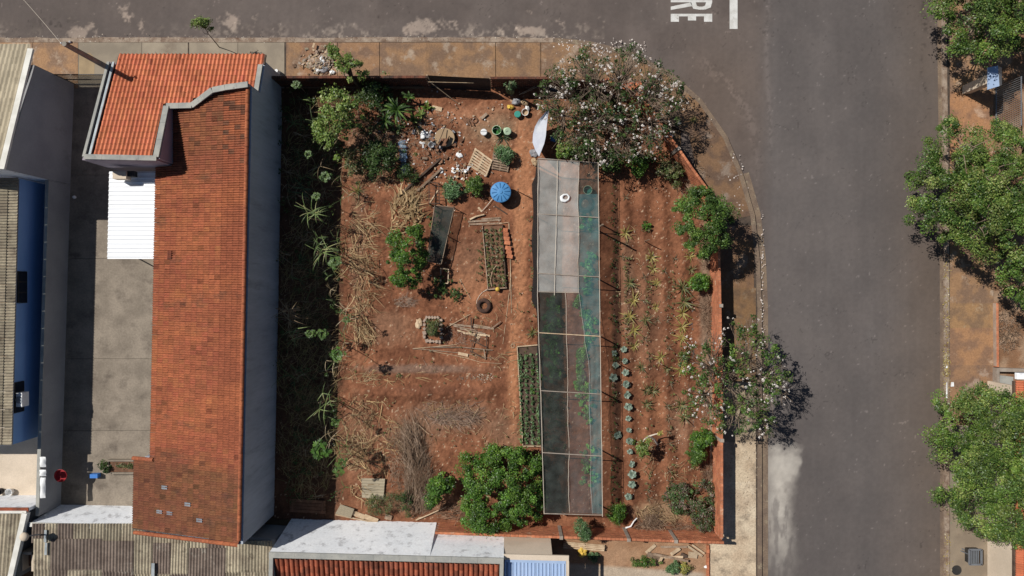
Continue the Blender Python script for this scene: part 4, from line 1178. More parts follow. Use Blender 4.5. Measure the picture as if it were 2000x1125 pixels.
for k, (px, py, m, lab) in enumerate(((26, 958, 'white', 'white pot by the courtyard wall in shade'), (6, 957, 'black', 'black pot by the courtyard wall in shade'))):
    b = MB(); b.lathe([(0, .12), (.16, .12), (.22, .4), (.2, .41), (.15, .16), (0, .16)], (*gp(px, py), 0), 14); tag(b.build('pot', M[m]), lab, 'pot')
ch = thing('brick_barbecue', 'small pale brick barbecue block by the corrugated roofs', 'barbecue', (*at(54, 1085, 1.5).xy, 0))
p = at(55, 1096, 2.0)
for dx, dy, sx, sy in ((-.33, 0, .14, 1.1), (.33, 0, .14, 1.1), (0, .48, .8, .14)):
    b = MB(); b.box((p.x + dx, p.y + dy, 1.05), (sx, sy, 2.1)); b.build('side', M['wall_beige'], ch)
b = MB(); b.box((p.x, p.y, .8), (.5, .9, 1.6)); b.build('hearth', M['wood_brown'], ch)

# ------------------------------------------------------------------ garden: shade-net tunnel
nt_ = thing('shade_tunnel', 'long shade net tunnel with white, teal and black netting on posts', 'shade net', (*gp(1112, 650), 0))
ZN = 2.05


def net(name, poly, m, z=ZN, nx=10, ny=40, amp=.05, seed=0):
    """poly: four corners (pixels) tl, tr, br, bl"""
    tl_, tr_, br_, bl_ = [Vector((p[0], p[1])) for p in poly]
    b = MB(); vs = []
    for j in range(ny + 1):
        for i in range(nx + 1):
            u, v = i / nx, j / ny
            p = tl_.lerp(tr_, u).lerp(bl_.lerp(br_, u), v)
            yy = p.y; p.x += 1.0 * math.sin(yy * .045) + .6 * math.sin(yy * .13 + 1)
            frac = min((abs(yy - s) for s in (308, 420, 536, 653, 766, 886, 1003)))
            zz = z - amp * 1.6 * math.sin(min(1, frac / 58) * math.pi / 2) * (.6 + .4 * math.sin(u * 3 + 1)) + .02 * math.sin(yy * .21 + u * 5 + seed) + .012 * math.sin(yy * .5 - u * 9) + .015 * math.sin(u * 14 + yy * .03)
            q = at(p.x, p.y, zz); vs.append(q)
    b.add(vs, [(j * (nx + 1) + i, j * (nx + 1) + i + 1, (j + 1) * (nx + 1) + i + 1, (j + 1) * (nx + 1) + i) for j in range(ny) for i in range(nx)])
    return b.build(name, M[m], nt_, True)


net('white_net', ((1051, 308), (1130, 315), (1129, 571), (1050, 569)), 'net_white', ZN + .03, seed=1)
net('dark_net', ((1130, 315.5), (1168, 318), (1168.5, 379), (1130, 379)), 'net_black', ZN, ny=18)
net('teal_net', ((1130, 379), (1168.5, 379), (1170, 572), (1130, 572)), 'net_teal', ZN, ny=54)
net('teal_net', ((1130, 572), (1170, 572), (1172, 700), (1149, 700)), 'net_teal', ZN, ny=42)
net('teal_net', ((1149, 700), (1172, 700), (1177, 1004), (1156, 1003)), 'net_teal', ZN, ny=78)
net('clear_net', ((1104, 570), (1130, 572), (1149, 700), (1108, 700)), 'net_clear', ZN, ny=42)
net('clear_net', ((1108, 700), (1149, 700), (1156, 1003), (1112, 1002.5)), 'net_clear', ZN, ny=78)
net('black_net', ((1051, 571), (1104, 570), (1108, 700), (1056, 700)), 'net_black', ZN, ny=42)
net('black_net', ((1056, 700), (1108, 700), (1112, 1002.5), (1063, 1003)), 'net_black', ZN, ny=78)
# hanging side net, bulging towards the path
b = MB(); vs = []
for j in range(41):
    y = 316 + (1000 - 316) * j / 40; xt = 1051 + max(0, (y - 571)) * .028
    bul = 1.0 + .8 * math.sin(j * .9) + (3.5 if 350 < y < 590 else 0)
    for z, dx in ((2.04, 0), (1.35, -bul * .5), (.7, -bul), (.12, -bul * 1.5)):
        p = at(xt, y, 2.04); vs.append((p.x + dx * PX * 1.3, p.y, z))
b.add(vs, [(j * 4 + k, j * 4 + k + 1, j * 4 + k + 5, j * 4 + k + 4) for j in range(40) for k in range(3)])
b.build('side_net', M['net_side'], nt_, True)
for k, yy in enumerate((310, 420, 536, 652, 765, 886, 1003)):
    xl, xr = 1051 + max(0, yy - 571) * .028, 1168.5 + (yy - 318) * .0122
    p, q = at(xl, yy - (2 if 400 < yy < 900 else 0), ZN + .05), at(xr, yy + (5 if 400 < yy < 900 else (8 if yy < 400 else 3)), ZN + .05)
    b = MB(); b.tube([p, p.lerp(q, .5) + Vector((0, 0, .01)), q], .03, 6); b.build('cross_pole', M['wood_pale'] if k in (3,) else M['post_conc'], nt_)
    for P in (p, q):
        b = MB(); b.tube([(P.x, P.y, 0), (P.x, P.y, ZN + .04)], .045, 7); b.build('post', M['wood_grey'], nt_)
for xs in ((1051, 1050, 1063), (1089, 1083, 1110), (1168.5, 1171, 1177)):
    pts = []
    for t in np.linspace(0, 1, 22):
        y = 312 + (1003 - 312) * t
        x = xs[0] + (xs[1] - xs[0]) * min(1, t / .38) + max(0, t - .38) / .62 * (xs[2] - xs[1])
        pts.append(at(x + R.uniform(-.4, .4), y + (x - 1050) * .05, ZN + .065))
    if xs[0] == 1089: pts = pts[:9]
    b = MB(); b.tube(pts, .016, 5); b.build('line', M['rope'], nt_)
for pts in (((1130, 316), (1130, 572)), ((1104, 570), (1108, 700), (1112, 1002)), ((1130, 572), (1149, 700), (1153, 850), (1156, 1003)), ((1051, 570), (1130, 572))):
    P = []
    for (x0, y0), (x1, y1) in zip(pts[:-1], pts[1:]):
        m = max(2, int((abs(y1 - y0) + abs(x1 - x0)) / 16))
        P += [at(x0 + (x1 - x0) * k / m + R.gauss(0, .5) + math.sin((y0 + (y1 - y0) * k / m) * .045), y0 + (y1 - y0) * k / m, ZN + .03 - .03 * math.sin(k * .7)) for k in range(m + 1)]
    b = MB(); b.tube(P, .013, 4); b.build('seam', M['rope'] if pts[0][1] < 571 else M['net_white'], nt_)
b = MB(); pp = at(1172, 442, 2.1); b.tube([(pp.x, pp.y, 0), (pp.x, pp.y, 3.3)], .05, 7)
tag(b.build('wooden_post', M['wood_grey']), 'tall wooden post standing beside the teal edge of shade net', 'post')

# odds on and under the net
wr = MB(); c = at(1104, 386, ZN + .1)
vs = []; n1, n2 = 26, 8
for i in range(n1):
    a = 2 * math.pi * i / n1; rr_ = .2 + .02 * math.sin(a * 2 + 1) + .01 * math.sin(a * 7)
    for j in range(n2):
        p_ = 2 * math.pi * j / n2; tt = .055 + .05 * (math.cos(a + 2.5) > 0) * abs(math.cos(a + 2.5))
        vs.append((c.x + (rr_ + tt * math.cos(p_)) * math.cos(a), c.y + (rr_ + tt * math.cos(p_)) * math.sin(a), ZN + .085 + .045 * math.sin(p_)))
wr.add(vs, [(i * n2 + j, ((i + 1) % n1) * n2 + j, ((i + 1) % n1) * n2 + (j + 1) % n2, i * n2 + (j + 1) % n2) for i in range(n1) for j in range(n2)])
tag(wr.build('float_ring', M['white'], None, True), 'white crumpled plastic ring lying on top of the pale shade net', 'ring')


def torus(c, R0, r0, n1=28, n2=10, sz=.8):
    b = MB(); vs = []
    for i in range(n1):
        a = 2 * math.pi * i / n1
        for j in range(n2):
            p_ = 2 * math.pi * j / n2
            vs.append((c[0] + (R0 + r0 * math.cos(p_)) * math.cos(a), c[1] + (R0 + r0 * math.cos(p_)) * math.sin(a), c[2] + r0 * sz * math.sin(p_)))
    b.add(vs, [(i * n2 + j, ((i + 1) % n1) * n2 + j, ((i + 1) % n1) * n2 + (j + 1) % n2, i * n2 + (j + 1) % n2) for i in range(n1) for j in range(n2)])
    return b


def bucket(name, label, cat, px, py, r, h, m, m_in=None, handle=True, tilt=None, z=None, lid=None, group=None):
    z = soil_h(px, py) if z is None else z
    p = at(px, py, z + h); t = thing(name, label, cat, (0, 0, 0), group=group)
    b = MB(); b.lathe([(0, 0), (r * .8, 0), (r, h), (r * .93, h), (r * .75, h * .25), (0, h * .25)], (0, 0, 0), 22); b.build('body', M[m], t, False)
    b = torus((0, 0, h), r * 1.0, .016, 24, 6); b.build('rim', M[m_in or m], t, True)
    if handle:
        b = MB(); b.tube([(r * math.cos(a), r * .25 * math.sin(a), h + .02 + r * .35 * math.sin(a)) for a in np.linspace(0, math.pi, 9)], .008, 5); b.build('handle', M['metal_grey'], t)
    if lid:
        b = MB(); b.lathe([(0, h + .03), (r * .9, h + .03), (r * 1.04, h + .012), (r * 1.04, h - .03)], (0, 0, 0), 22); b.build('lid', M[lid], t)
    t.location = (p.x, p.y, z)
    if tilt: t.rotation_euler = tilt; t.location.z += r * .5
    return t


def tyre(label, px, py, R0=.34, r0=.13, z=None, rot=0):
    z = soil_h(px, py) if z is None else z
    p = at(px, py, z + .1); t = thing('tyre', label, 'tyre', (p.x, p.y, z))
    b = torus((0, 0, .11), R0, r0, 32, 10); 
    b.v = [(x + p.x, y + p.y, q + z) for x, y, q in b.v]; b.build('casing', M['rubber'], t, True)
    for k in range(3):
        c = torus((p.x, p.y, z + .11 + .09 * (1 - abs(k - 1) * .3)), R0 + (k - 1) * .06, .012, 32, 5); c.build('tread_ring', M['rubber'], t, True)
    return t


bucket('bucket', 'green bucket seen dimly under the teal shade net', 'bucket', 1148, 371, .26, .4, 'teal_pl', 'green_pale', z=.15)
tyre('dusty tyre lying under the teal shade net near a green bucket', 1141, 397, .42, .15, z=.12)
tyre('old dusty tyre lying on the red soil below the seed bed', 945, 597, .33, .13)

# blue water tank
pt = at(978, 375, .95); tk = thing('water_tank', 'round blue water tank with ribbed lid on the red soil', 'water tank', (pt.x, pt.y, .05))
rt = .6
b = MB(); b.lathe([(0, .02), (rt * .78, .02), (rt * .93, .7), (rt * .96, .72), (rt * .96, .84)], (pt.x, pt.y, .05), 40); b.build('body', M['tank_blue'], tk, True)
b = MB(); b.lathe([(rt * 1.02, .79), (rt * 1.04, .83), (rt * 1.0, .86), (rt * .88, .875), (rt * .2, .98), (0, .985)], (pt.x, pt.y, .05), 48)
lid = b.build('lid', M['tank_blue'], tk, True)
for k in range(12):
    a = 2 * math.pi * k / 12 + .1
    f = lambda r: (pt.x + r * math.cos(a), pt.y + r * math.sin(a), .05 + .89 + (.88 * rt - r) * .15)
    b = MB(); b.bar(f(rt * .2), f(rt * .9), .04, .035); o = b.build('rib', M['tank_rib'], tk); o.parent = lid
b = MB(); b.lathe([(.1, .98), (.1, 1.01), (0, 1.015)], (pt.x, pt.y, .05), 16); o = b.build('knob', M['tank_blue'], tk); o.parent = lid


def stick(px0, py0, px1, py1, w=.05, m='wood_grey', z0=None, z1=None, h=None):
    a, c = soil_h(px0, py0), soil_h(px1, py1)
    return at(px0, py0, (z0 if z0 is not None else 0) + a + w / 2), at(px1, py1, (z1 if z1 is not None else 0) + c + w / 2)


def board(name, label, cat, x0, y0, x1, y1, w=.1, h=.03, m='wood_grey', z0=0, z1=0, group=None):
    p, q = stick(x0, y0, x1, y1, h, z0=z0, z1=z1)
    b = MB(); mid = p.lerp(q, .5) + Vector((0, 0, R.uniform(0, .01)))
    b.bar(p, q, w, h)
    return tag(b.build(name, M[m]), label, cat, group)


def rod(name, label, cat, pts, r=.02, m='wood_pale', z=0, group=None):
    b = MB(); P = [at(x, y, soil_h(x, y) + r + z) for x, y in pts]
    b.tube(P, [r * (1 - .3 * i / max(1, len(P) - 1)) for i in range(len(P))], 6)
    return tag(b.build(name, M[m]), label, cat, group)


rod('pipe', 'pale pipe leaning from blue water tank to the ground', 'pipe', [(963, 387), (952, 401), (940, 414)], .025, 'rope', z=.1)
board('plank', 'short plank lying on soil below the blue tank', 'plank', 934, 405, 941, 413, .12, .04, 'wood_pale')
board('beam', 'dark beam lying on soil in the shadow below the blue tank', 'beam', 966, 402, 990, 418, .08, .06, 'wood_dark')

# pallets
def pallet(label, corners, z=.1, m='wood_pale', tilt=0, n=7):
    """corners (pixels): tl, tr, br, bl"""
    P = [at(x, y, z + .13 + (tilt if i in (0, 1) else 0)) for i, (x, y) in enumerate(corners)]
    c = sum(P, Vector()) / 4; t = thing('pallet', label, 'pallet', (c.x, c.y, z))
    for k in range(n):
        u = (k + .5) / n
        a, d = P[0].lerp(P[3], u), P[1].lerp(P[2], u)
        b = MB(); b.bar(a, d, (P[0] - P[3]).length / n * .62, .022); b.build('slat', M[m], t)
    for u in (.04, .5, .96):
        a, d = P[0].lerp(P[1], u), P[3].lerp(P[2], u); e = Vector((0, 0, .06))
        b = MB(); b.bar(a - e, d - e, .09, .09); b.build('stringer', M[m], t)
    for k in range(3):
        u = (.04, .5, .96)[k]; a, d = P[0].lerp(P[3], u) - Vector((0, 0, .118)), P[1].lerp(P[2], u) - Vector((0, 0, .118))
        b = MB(); b.bar(a, d, .1, .02); b.build('base_board', M[m], t)
    return t


pallet('pale wooden pallet lying tilted beside the shrub above blue tank', ((928, 288), (962, 313), (950, 345), (914, 322)), .12, tilt=.08)
pallet('dark slatted pallet half hidden by the shrub beside the pale pallet', ((963, 296), (998, 305), (992, 336), (960, 330)), .1, 'wood_grey')
pallet('wooden pallet leaning flat behind the lower garden wall', ((1100, 1060), (1182, 1067), (1180, 1077), (1100, 1071)), .2, n=3)

# buckets, jugs and bags round the top of the path
bucket('bucket', 'green water filled bucket with pale rim beside the pale green tub', 'bucket', 970, 254, .27, .38, 'green_pl', 'green_pale')
b_ = bucket('tub', 'pale green tub tipped over beside the green bucket', 'tub', 988, 252, .22, .45, 'green_pale', tilt=(.35, .25, 0), handle=False, lid='green_pale')
bucket('jug', 'white plastic jug with handle standing alone on red soil', 'jug', 945, 258, .19, .3, 'white', lid='white')
bucket('pot', 'teal planting pot beside yellow bag at top of path', 'pot', 1011, 223, .19, .3, 'black', 'teal_pl', handle=False, lid='teal_pl')
bucket('basin', 'cream oval basin leaning by the white jug under the flowers', 'basin', 1027, 218, .2, .22, 'wood_pale', 'white', tilt=(.25, -.2, 0), handle=False)
bucket('bucket', 'pale blue bucket among the clutter by the round board', 'bucket', 842, 283, .17, .28, 'white', 'metal_grey')


def sack(name, label, cat, px, py, rx, ry, h, m, seed=0, rz=0):
    z = soil_h(px, py) if (530 < px < 1400 and 166 < py < 1040) else .1
    p = at(px, py, z + h * .6); b = MB(); n1, n2 = 16, 8; vs = []
    rr_ = random.Random(seed)
    ph = [rr_.uniform(0, 6) for _ in range(6)]
    for j in range(n2 + 1):
        th = math.pi * j / n2 * .92
        for i in range(n1):
            a = 2 * math.pi * i / n1
            k = 1 + .16 * math.sin(2 * a + ph[0] + th) + .12 * math.sin(5 * a + ph[1] + 2 * th) + .08 * math.sin(9 * a + ph[2])
            x, y = rx * k * math.sin(th) * math.cos(a), ry * k * math.sin(th) * math.sin(a)
            vs.append((p.x + x * math.cos(rz) - y * math.sin(rz), p.y + x * math.sin(rz) + y * math.cos(rz), z + h * (.5 + .5 * math.cos(th)) * (1 + .15 * math.sin(3 * a + ph[3]))))
    b.add(vs, [(j * n1 + i, (j + 1) * n1 + i, (j + 1) * n1 + (i + 1) % n1, j * n1 + (i + 1) % n1) for j in range(n2) for i in range(n1)])
    return tag(b.build(name, M[m], None, True), label, cat)


sack('bag', 'yellow plastic bag crumpled beside the teal pot', 'bag', 997, 209, .2, .16, .2, 'yellow_pl', 1)
sack('bag', 'grey stuffed bag behind the yellow bag', 'bag', 1009, 198, .26, .24, .3, 'grey_cloth', 2)
sack('bag', 'cream sack standing between grey bag and flowering tree', 'sack', 1025, 200, .24, .2, .35, 'card', 3)
sack('bag', 'small white bag below the cream sack', 'bag', 1030, 211, .13, .18, .22, 'white', 4)
sack('bag', 'white crumpled bag at the left of the round board', 'bag', 827, 263, .22, .26, .25, 'white', 5)
sack('bag', 'grey translucent bag between white bag and round board', 'bag', 841, 262, .2, .16, .15, 'grey_cloth', 6)
sack('bag', 'white torn plastic sheet below the round board', 'plastic sheet', 897, 303, .22, .15, .1, 'white', 7)
sack('bag', 'small white plastic scrap on soil by the pale beam', 'plastic scrap', 886, 335, .15, .12, .06, 'white', 8)
sack('bag', 'thin white plastic scrap at end of the pale beam', 'plastic scrap', 862, 333, .13, .16, .05, 'white', 9)
sack('sack', 'yellow sack in the yard beside the leaning pallet', 'sack', 1138, 1078, .33, .3, .3, 'yellow_pl', 10)
sack('bag', 'dark blue bag in shade under the white tarp edge', 'bag', 1082, 270, .25, .2, .2, 'blue_pl', 12)
sack('bag', 'pale cloth heap by the corner of shade tunnel', 'cloth', 1044, 316, .2, .25, .15, 'card', 13)
sack('bag', 'grey cloth heap on path under the white tarp tip', 'cloth', 1043, 299, .25, .28, .16, 'grey_cloth', 14)
sack('bag', 'white scrap bag at foot of the yard brick edge', 'bag', 1380, 1107, .14, .1, .1, 'white', 15)

# round board, crate, boards in the clutter
p = at(868, 268, .5); b = MB(); nseg = 30
rim = [(p.x + .6 * math.cos(2 * math.pi * k / nseg), p.y + .55 * math.sin(2 * math.pi * k / nseg)) for k in range(nseg)]
b.prism(rim, [.35 + .12 * math.sin(2 * math.pi * k / nseg) for k in range(nseg)], [.39 + .12 * math.sin(2 * math.pi * k / nseg) for k in range(nseg)])
tbl = thing('round_board', 'round tan board propped on the clutter near the bottle stack', 'board', (p.x, p.y, .1))
b.build('board', M['card'], tbl)
for a in (.5, 2.6, 4.3):
    b = MB(); b.tube([(p.x + .4 * math.cos(a), p.y + .4 * math.sin(a), .05), (p.x + .4 * math.cos(a), p.y + .4 * math.sin(a), .37)], .03); b.build('leg', M['wood_dark'], tbl)
cr_ = thing('wooden_crate', 'brown open wooden crate on the round board', 'crate', (*at(866, 277, .5).xy, .42)); c = at(866, 277, .55)
for k in range(5):
    b = MB(); b.box((c.x - .2 + .1 * k, c.y, .47), (.085, .5, .02), -.5); b.build('slat', M['wood_brown'], cr_)
for s in (-1, 1):
    b = MB(); b.box((c.x + s * .25, c.y + s * .13, .55), (.03, .5, .2), -.5); b.build('side', M['wood_brown'], cr_)
rod('stick', 'bent stick leaning across the round board', 'stick', [(868, 250), (862, 266), (855, 281)], .025, 'wood_dark', z=.55)
board('plank', 'brown plank in the clutter left of the round board', 'plank', 818, 277, 832, 288, .2, .04, 'wood_brown', .1, .1)
board('plank', 'cream plank lying alone above the round board', 'plank', 844, 210, 863, 214, .26, .05, 'wood_pale', .02, .02)
board('log', 'short brown log on soil right of the scrap wood', 'log', 940, 232, 951, 222, .17, .14, 'wood_grey')
board('beam', 'long dark beam lying beside the bottle stack', 'beam', 776, 385, 861, 309, .12, .12, 'wood_dark', .05, .05)
board('beam', 'pale round beam lying parallel below the dark beam', 'beam', 815, 373, 862, 330, .13, .1, 'wood_grey', .02, .02)
board('plank', 'thin pale plank by the dark wire cage', 'plank', 838, 398, 855, 372, .07, .03, 'wood_pale')
for k in range(6):
    a = R.uniform(-.5, .5)
    board('scrap_board', 'rusty brown scrap board in the small heap above round board', 'board', 902 + k * 3, 226 + R.uniform(0, 6), 913 + k * 2.4, 246 + R.uniform(-5, 3), .06, .03, 'wood_brown', .02 * k, .02 * k, group='scrap boards in the small heap')
b = torus((*at(928, 235, .12).xy, .12), .14, .05, 14, 6); tag(b.build('clay_ring', M['wood_brown'], None, True), 'small brown clay ring beside the scrap board heap', 'ring')

# stack of clear bottles
proto = thing('bottle', 'clear plastic bottle lying in the stack by the dark beam', 'bottle', (0, 0, 0), group='clear bottles in the stack')
b = MB(); b.lathe([(0, 0), (.085, .0), (.09, .02), (.085, .12), (.09, .15), (.085, .3), (.06, .36), (.03, .4), (.03, .42)], (0, 0, 0), 12); b.build('body', M['pet'], proto, True)
b = MB(); b.lathe([(.034, .415), (.034, .45), (0, .45)], (0, 0, 0), 10); b.build('cap', M['blue_pl'], proto)
first = True
for k in range(9):
    for s in range(2):
        px, py = 779 + s * 13 + k * .6 + R.uniform(-2, 2), 279 + k * 7.2 + R.uniform(-1, 1)
        o = proto if first else copy_tree(proto); first = False
        o.location = at(px, py, soil_h(px, py) + .12 + .1 * (k % 2)); o.rotation_euler = (R.uniform(-.2, .2), math.pi / 2 + R.uniform(-.1, .1), R.uniform(-.5, .5) + (math.pi if s else 0))
# white tarp over a line
b = MB(); TP = [(1070, 214, 1.6), (1063, 222, 1.3), (1052, 234, .9), (1045, 247, .6), (1041, 262, .45), (1040, 278, .45), (1045, 292, .9), (1052, 305, 1.9)]
TR = [(1072, 216, 1.6), (1070, 228, 1.5), (1068.5, 241, 1.45), (1067, 254, 1.4), (1066, 266, 1.4), (1063, 280, 1.5), (1058, 293, 1.7), (1053, 306, 1.9)]
vs = []
for (a, c) in zip(TP, TR):
    for t in np.linspace(0, 1, 7):
        z = a[2] + (c[2] - a[2]) * t - .12 * math.sin(math.pi * t) + .05 * math.sin(9 * t + a[1]) + R.gauss(0, .025)
        vs.append(at(a[0] + (c[0] - a[0]) * t, a[1] + (c[1] - a[1]) * t, z))
b.add(vs, [(i * 7 + j, i * 7 + j + 1, i * 7 + j + 8, i * 7 + j + 7) for i in range(7) for j in range(6)])
tag(b.build('white_tarp', M['canvas'], None, True), 'white tarp hung between flowering tree and corner of shade tunnel', 'tarp')
tu = thing('metal_tub', 'long grey metal tub under the flowering tree beside the wall', 'tub', (*gp(1087, 190), 0)); c = at(1083, 172, .55)
b = MB(); b.lathe([(0, .05), (.32, .06), (.44, .5), (.47, .52), (.47, .54), (.42, .5), (.3, .1), (0, .1)], (c.x, c.y, .05), 22, 1.35, .62); b.build('shell', M['metal_grey'], tu, True)
b = torus((0, 0, 0), 1, .03, 26, 6, 1); b.v = [(c.x + x * .47 * 1.35, c.y + y * .47 * .62, .6 + z * .5) for x, y, z in b.v]; b.build('rim', M['white'], tu, True)
for k, (x0, y0, x1, y1) in enumerate(((1014, 185, 1053, 164), (1021, 183, 1052, 168))):
    rod('pole', ['long pale pole leaning in shade against metal tub', 'shorter pale pole leaning beside the long one at metal tub'][k], 'pole', [(x0, y0), (x1, y1)], .025, 'wood_pale', z=.2)

# wire cage, net-covered bench, small frame
cg = thing('wire_cage', 'dark wooden cage frame standing above the netted bench', 'cage', (*gp(847, 378), .1))
cz = .55
C4 = [at(838, 355, cz), at(857, 358, cz), at(858, 397, cz), at(838, 397, cz)]
for i in range(4):
    p, q = C4[i], C4[(i + 1) % 4]; b = MB(); b.bar(p, q, .05, .05); b.build('rail', M['wood_dark'], cg)
    b = MB(); b.bar((p.x, p.y, .05), p, .05); b.build('post', M['wood_dark'], cg)
for k in range(1, 6):
    b = MB(); b.bar(C4[0].lerp(C4[3], k / 6), C4[1].lerp(C4[2], k / 6), .022); b.build('bar', M['wood_dark'], cg)
nbn = thing('netted_bench', 'long seedling bench covered with black netting beside the leafy shrub', 'bench', (*gp(860, 455), .1))
nz = .75; N4 = [at(849, 401, nz), at(887, 405, nz), at(862, 516, nz), at(833, 510, nz)]
b = MB(); vs = [N4[0].lerp(N4[1], i / 4).lerp(N4[3].lerp(N4[2], i / 4), j / 12) - Vector((0, 0, .03 * math.sin(math.pi * i / 4))) for j in range(13) for i in range(5)]
b.add(vs, [(j * 5 + i, j * 5 + i + 1, (j + 1) * 5 + i + 1, (j + 1) * 5 + i) for j in range(12) for i in range(4)]); b.build('netting', M['net_black'], nbn, True)
for i in range(4):
    p, q = N4[i], N4[(i + 1) % 4]; e = Vector((0, 0, .02)); b = MB(); b.bar(p + e, q + e, .035, .035); b.build('rail', M['wood_grey'], nbn)
for p in N4 + [N4[0].lerp(N4[3], .5), N4[1].lerp(N4[2], .5)]:
    b = MB(); b.tube([(p.x, p.y, .03), (p.x, p.y, nz + .25)], .03); b.build('post', M['wood_dark'], nbn)
b = MB(); b.prism([(p.x, p.y) for p in (at(849, 402, .25), at(885, 406, .25), at(860, 514, .25), at(834, 508, .25))], .04, .22); b.build('seed_bed', M['wood_dark'], nbn)
sf = thing('wooden_stand', 'small pale square stand on soil below the netted bench', 'stand', (*gp(868, 540), .1)); S4 = [at(861, 524, .35), at(876, 526, .35), at(875, 553, .35), at(861, 555, .35)]
for i in range(4):
    b = MB(); b.bar(S4[i] + Vector((0, 0, .002 * i)), S4[(i + 1) % 4] + Vector((0, 0, .002 * i)), .06, .05); b.build('rail', M['wood_pale'], sf)
    p = S4[i]; b = MB(); b.bar((p.x, p.y, .03), (p.x, p.y, .33), .05); b.build('leg', M['wood_grey'], sf)

# boards and logs above the seed bed
for k, (x0, y0, x1, y1, w, lab) in enumerate(((914, 433, 978, 429, .12, 'upper grey board laid across the head of seed bed'), (916, 438, 980, 436, .1, 'lower grey board laid across the head of seed bed'), (940, 428, 976, 425, .08, 'thin grey board behind the log above the seed bed'))):
    board('board', lab, 'board', x0, y0, x1, y1, w, .04, 'wood_grey', .02 * k, .02 * k)
rod('log', 'pale crooked log lying above the seed bed boards', 'log', [(918, 429), (930, 423), (946, 419)], .07, 'wood_pale', z=.03)

# seed bed with small plants, frame of poles
sb = thing('seed_bed', 'framed seed bed with rows of small plants and brick edge', 'planting bed', (*gp(964, 500), .1))
SB = [(943, 443), (981, 440), (988, 562), (953, 566)]
b = MB(); b.prism([gp(*p) for p in SB], .03, .2); b.build('soil', M['wood_brown'], sb)
for (a, c, m, w) in (((942, 440), (953, 566), 'wood_grey', .05), ((981, 440), (988, 562), 'wood_dark', .07), ((948, 566), (990, 562), 'wood_grey', .06), ((941, 440), (981, 438), 'wood_brown', .05)):
    b = MB(); b.bar(at(*a, .25), at(*c, .25), w, .1); b.build('edge_board', M[m], sb)
hb = MB(); hb.box((0, 0, .095), (.3, .19, .19)); 
for k in range(7):
    x, y = 986 + k * 1.6, 450 + k * 8.2 + (2 if k > 3 else 0)
    t = thing('hollow_brick', ['hollow orange brick at upper end of brick row by seed bed', 'second hollow orange brick from the upper end by seed bed', 'third hollow orange brick from the upper end by seed bed', 'middle hollow orange brick of the row by seed bed', 'third hollow orange brick from the lower end by seed bed', 'second hollow orange brick from lower end by seed bed', 'hollow orange brick at lower end of brick row by seed bed'][k], 'brick', (*gp(x, y), .1), group='hollow bricks beside the seed bed')
    b = MB(); px_, py_ = gp(x, y); b.box((px_, py_, .2), (.36, .235, .2), -.12 - (.1 if k > 3 else 0)); b.build('block', M['brick'], t)
    for j in (-1, 0, 1):
        b = MB(); b.box((px_ + j * .1, py_, .302), (.05, .2, .006), -.12 - (.1 if k > 3 else 0)); b.build('groove', M['brick'], t)
rod('bamboo_pole', 'long bamboo pole along the path beside the brick row', 'pole', [(994, 436), (997, 520), (999, 612)], .022, 'wood_pale')
rod('bamboo_pole', 'long crooked bamboo pole running down to the planted tray', 'pole', [(999, 470), (996, 560), (989, 620), (982, 672)], .02, 'wood_pale')
rod('bamboo_pole', 'short bamboo pole across the top of the seed bed', 'pole', [(975, 437), (994, 434)], .02, 'wood_pale', z=.05)
rod('stick', 'bent pale stick lying across the seed bed plants', 'stick', [(960, 560), (958, 545), (962, 528), (970, 518)], .022, 'wood_pale', z=.2)
rod('hose', 'curved pale hose around the old tyre', 'hose', [(952, 566), (943, 570), (936, 578), (931, 588), (931, 600)], .02, 'rope')
rod('stick', 'straight dry stick lying on soil left of old tyre', 'stick', [(898, 545), (908, 564), (920, 584)], .018, 'wood_pale')
b = MB(); b.lathe([(0, 0), (.1, 0), (.14, .1), (.12, .18), (.04, .22), (0, .22)], (*gp(972, 565), .22), 14); tag(b.build('gourd', M['yellow_pl'], None, True), 'yellow gourd on the lower edge board of the seed bed', 'gourd')

# planted tray
ty = thing('planted_tray', 'long framed bed densely planted with seedlings beside the shade tunnel', 'planting bed', (*gp(1035, 772), .1))
TY = [(1010, 677), (1056, 673), (1059, 871), (1021, 871)]
b = MB(); b.prism([gp(*p) for p in TY], .02, .2); b.build('soil', M['wood_dark'], ty)
for (a, c, w) in ((TY[0], TY[1], .06), (TY[1], TY[2], .05), (TY[2], TY[3], .06), (TY[3], TY[0], .06)):
    b = MB(); b.bar(at(*a, .24), at(*c, .24), w, .16); b.build('edge_board', M['wood_pale'], ty)
mf = MB(); 
fr = thing('small_frame', 'tiny pale wooden frame on the path above planted tray', 'frame', (*gp(1003, 676), .1))
for a, c in (((1000, 672), (1005, 672)), ((1005, 672), (1004, 679)), ((1004, 679), (999, 679)), ((999, 679), (1000, 672))):
    b = MB(); b.bar(at(*a, .14), at(*c, .14), .03, .03); b.build('rail', M['wood_pale'], fr)
rod('wire_loop', 'thin bent wire loop on the path above planted tray', 'wire', [(996, 677), (1001, 670), (1010, 668), (1020, 669), (1028, 674)], .012, 'wood_pale')

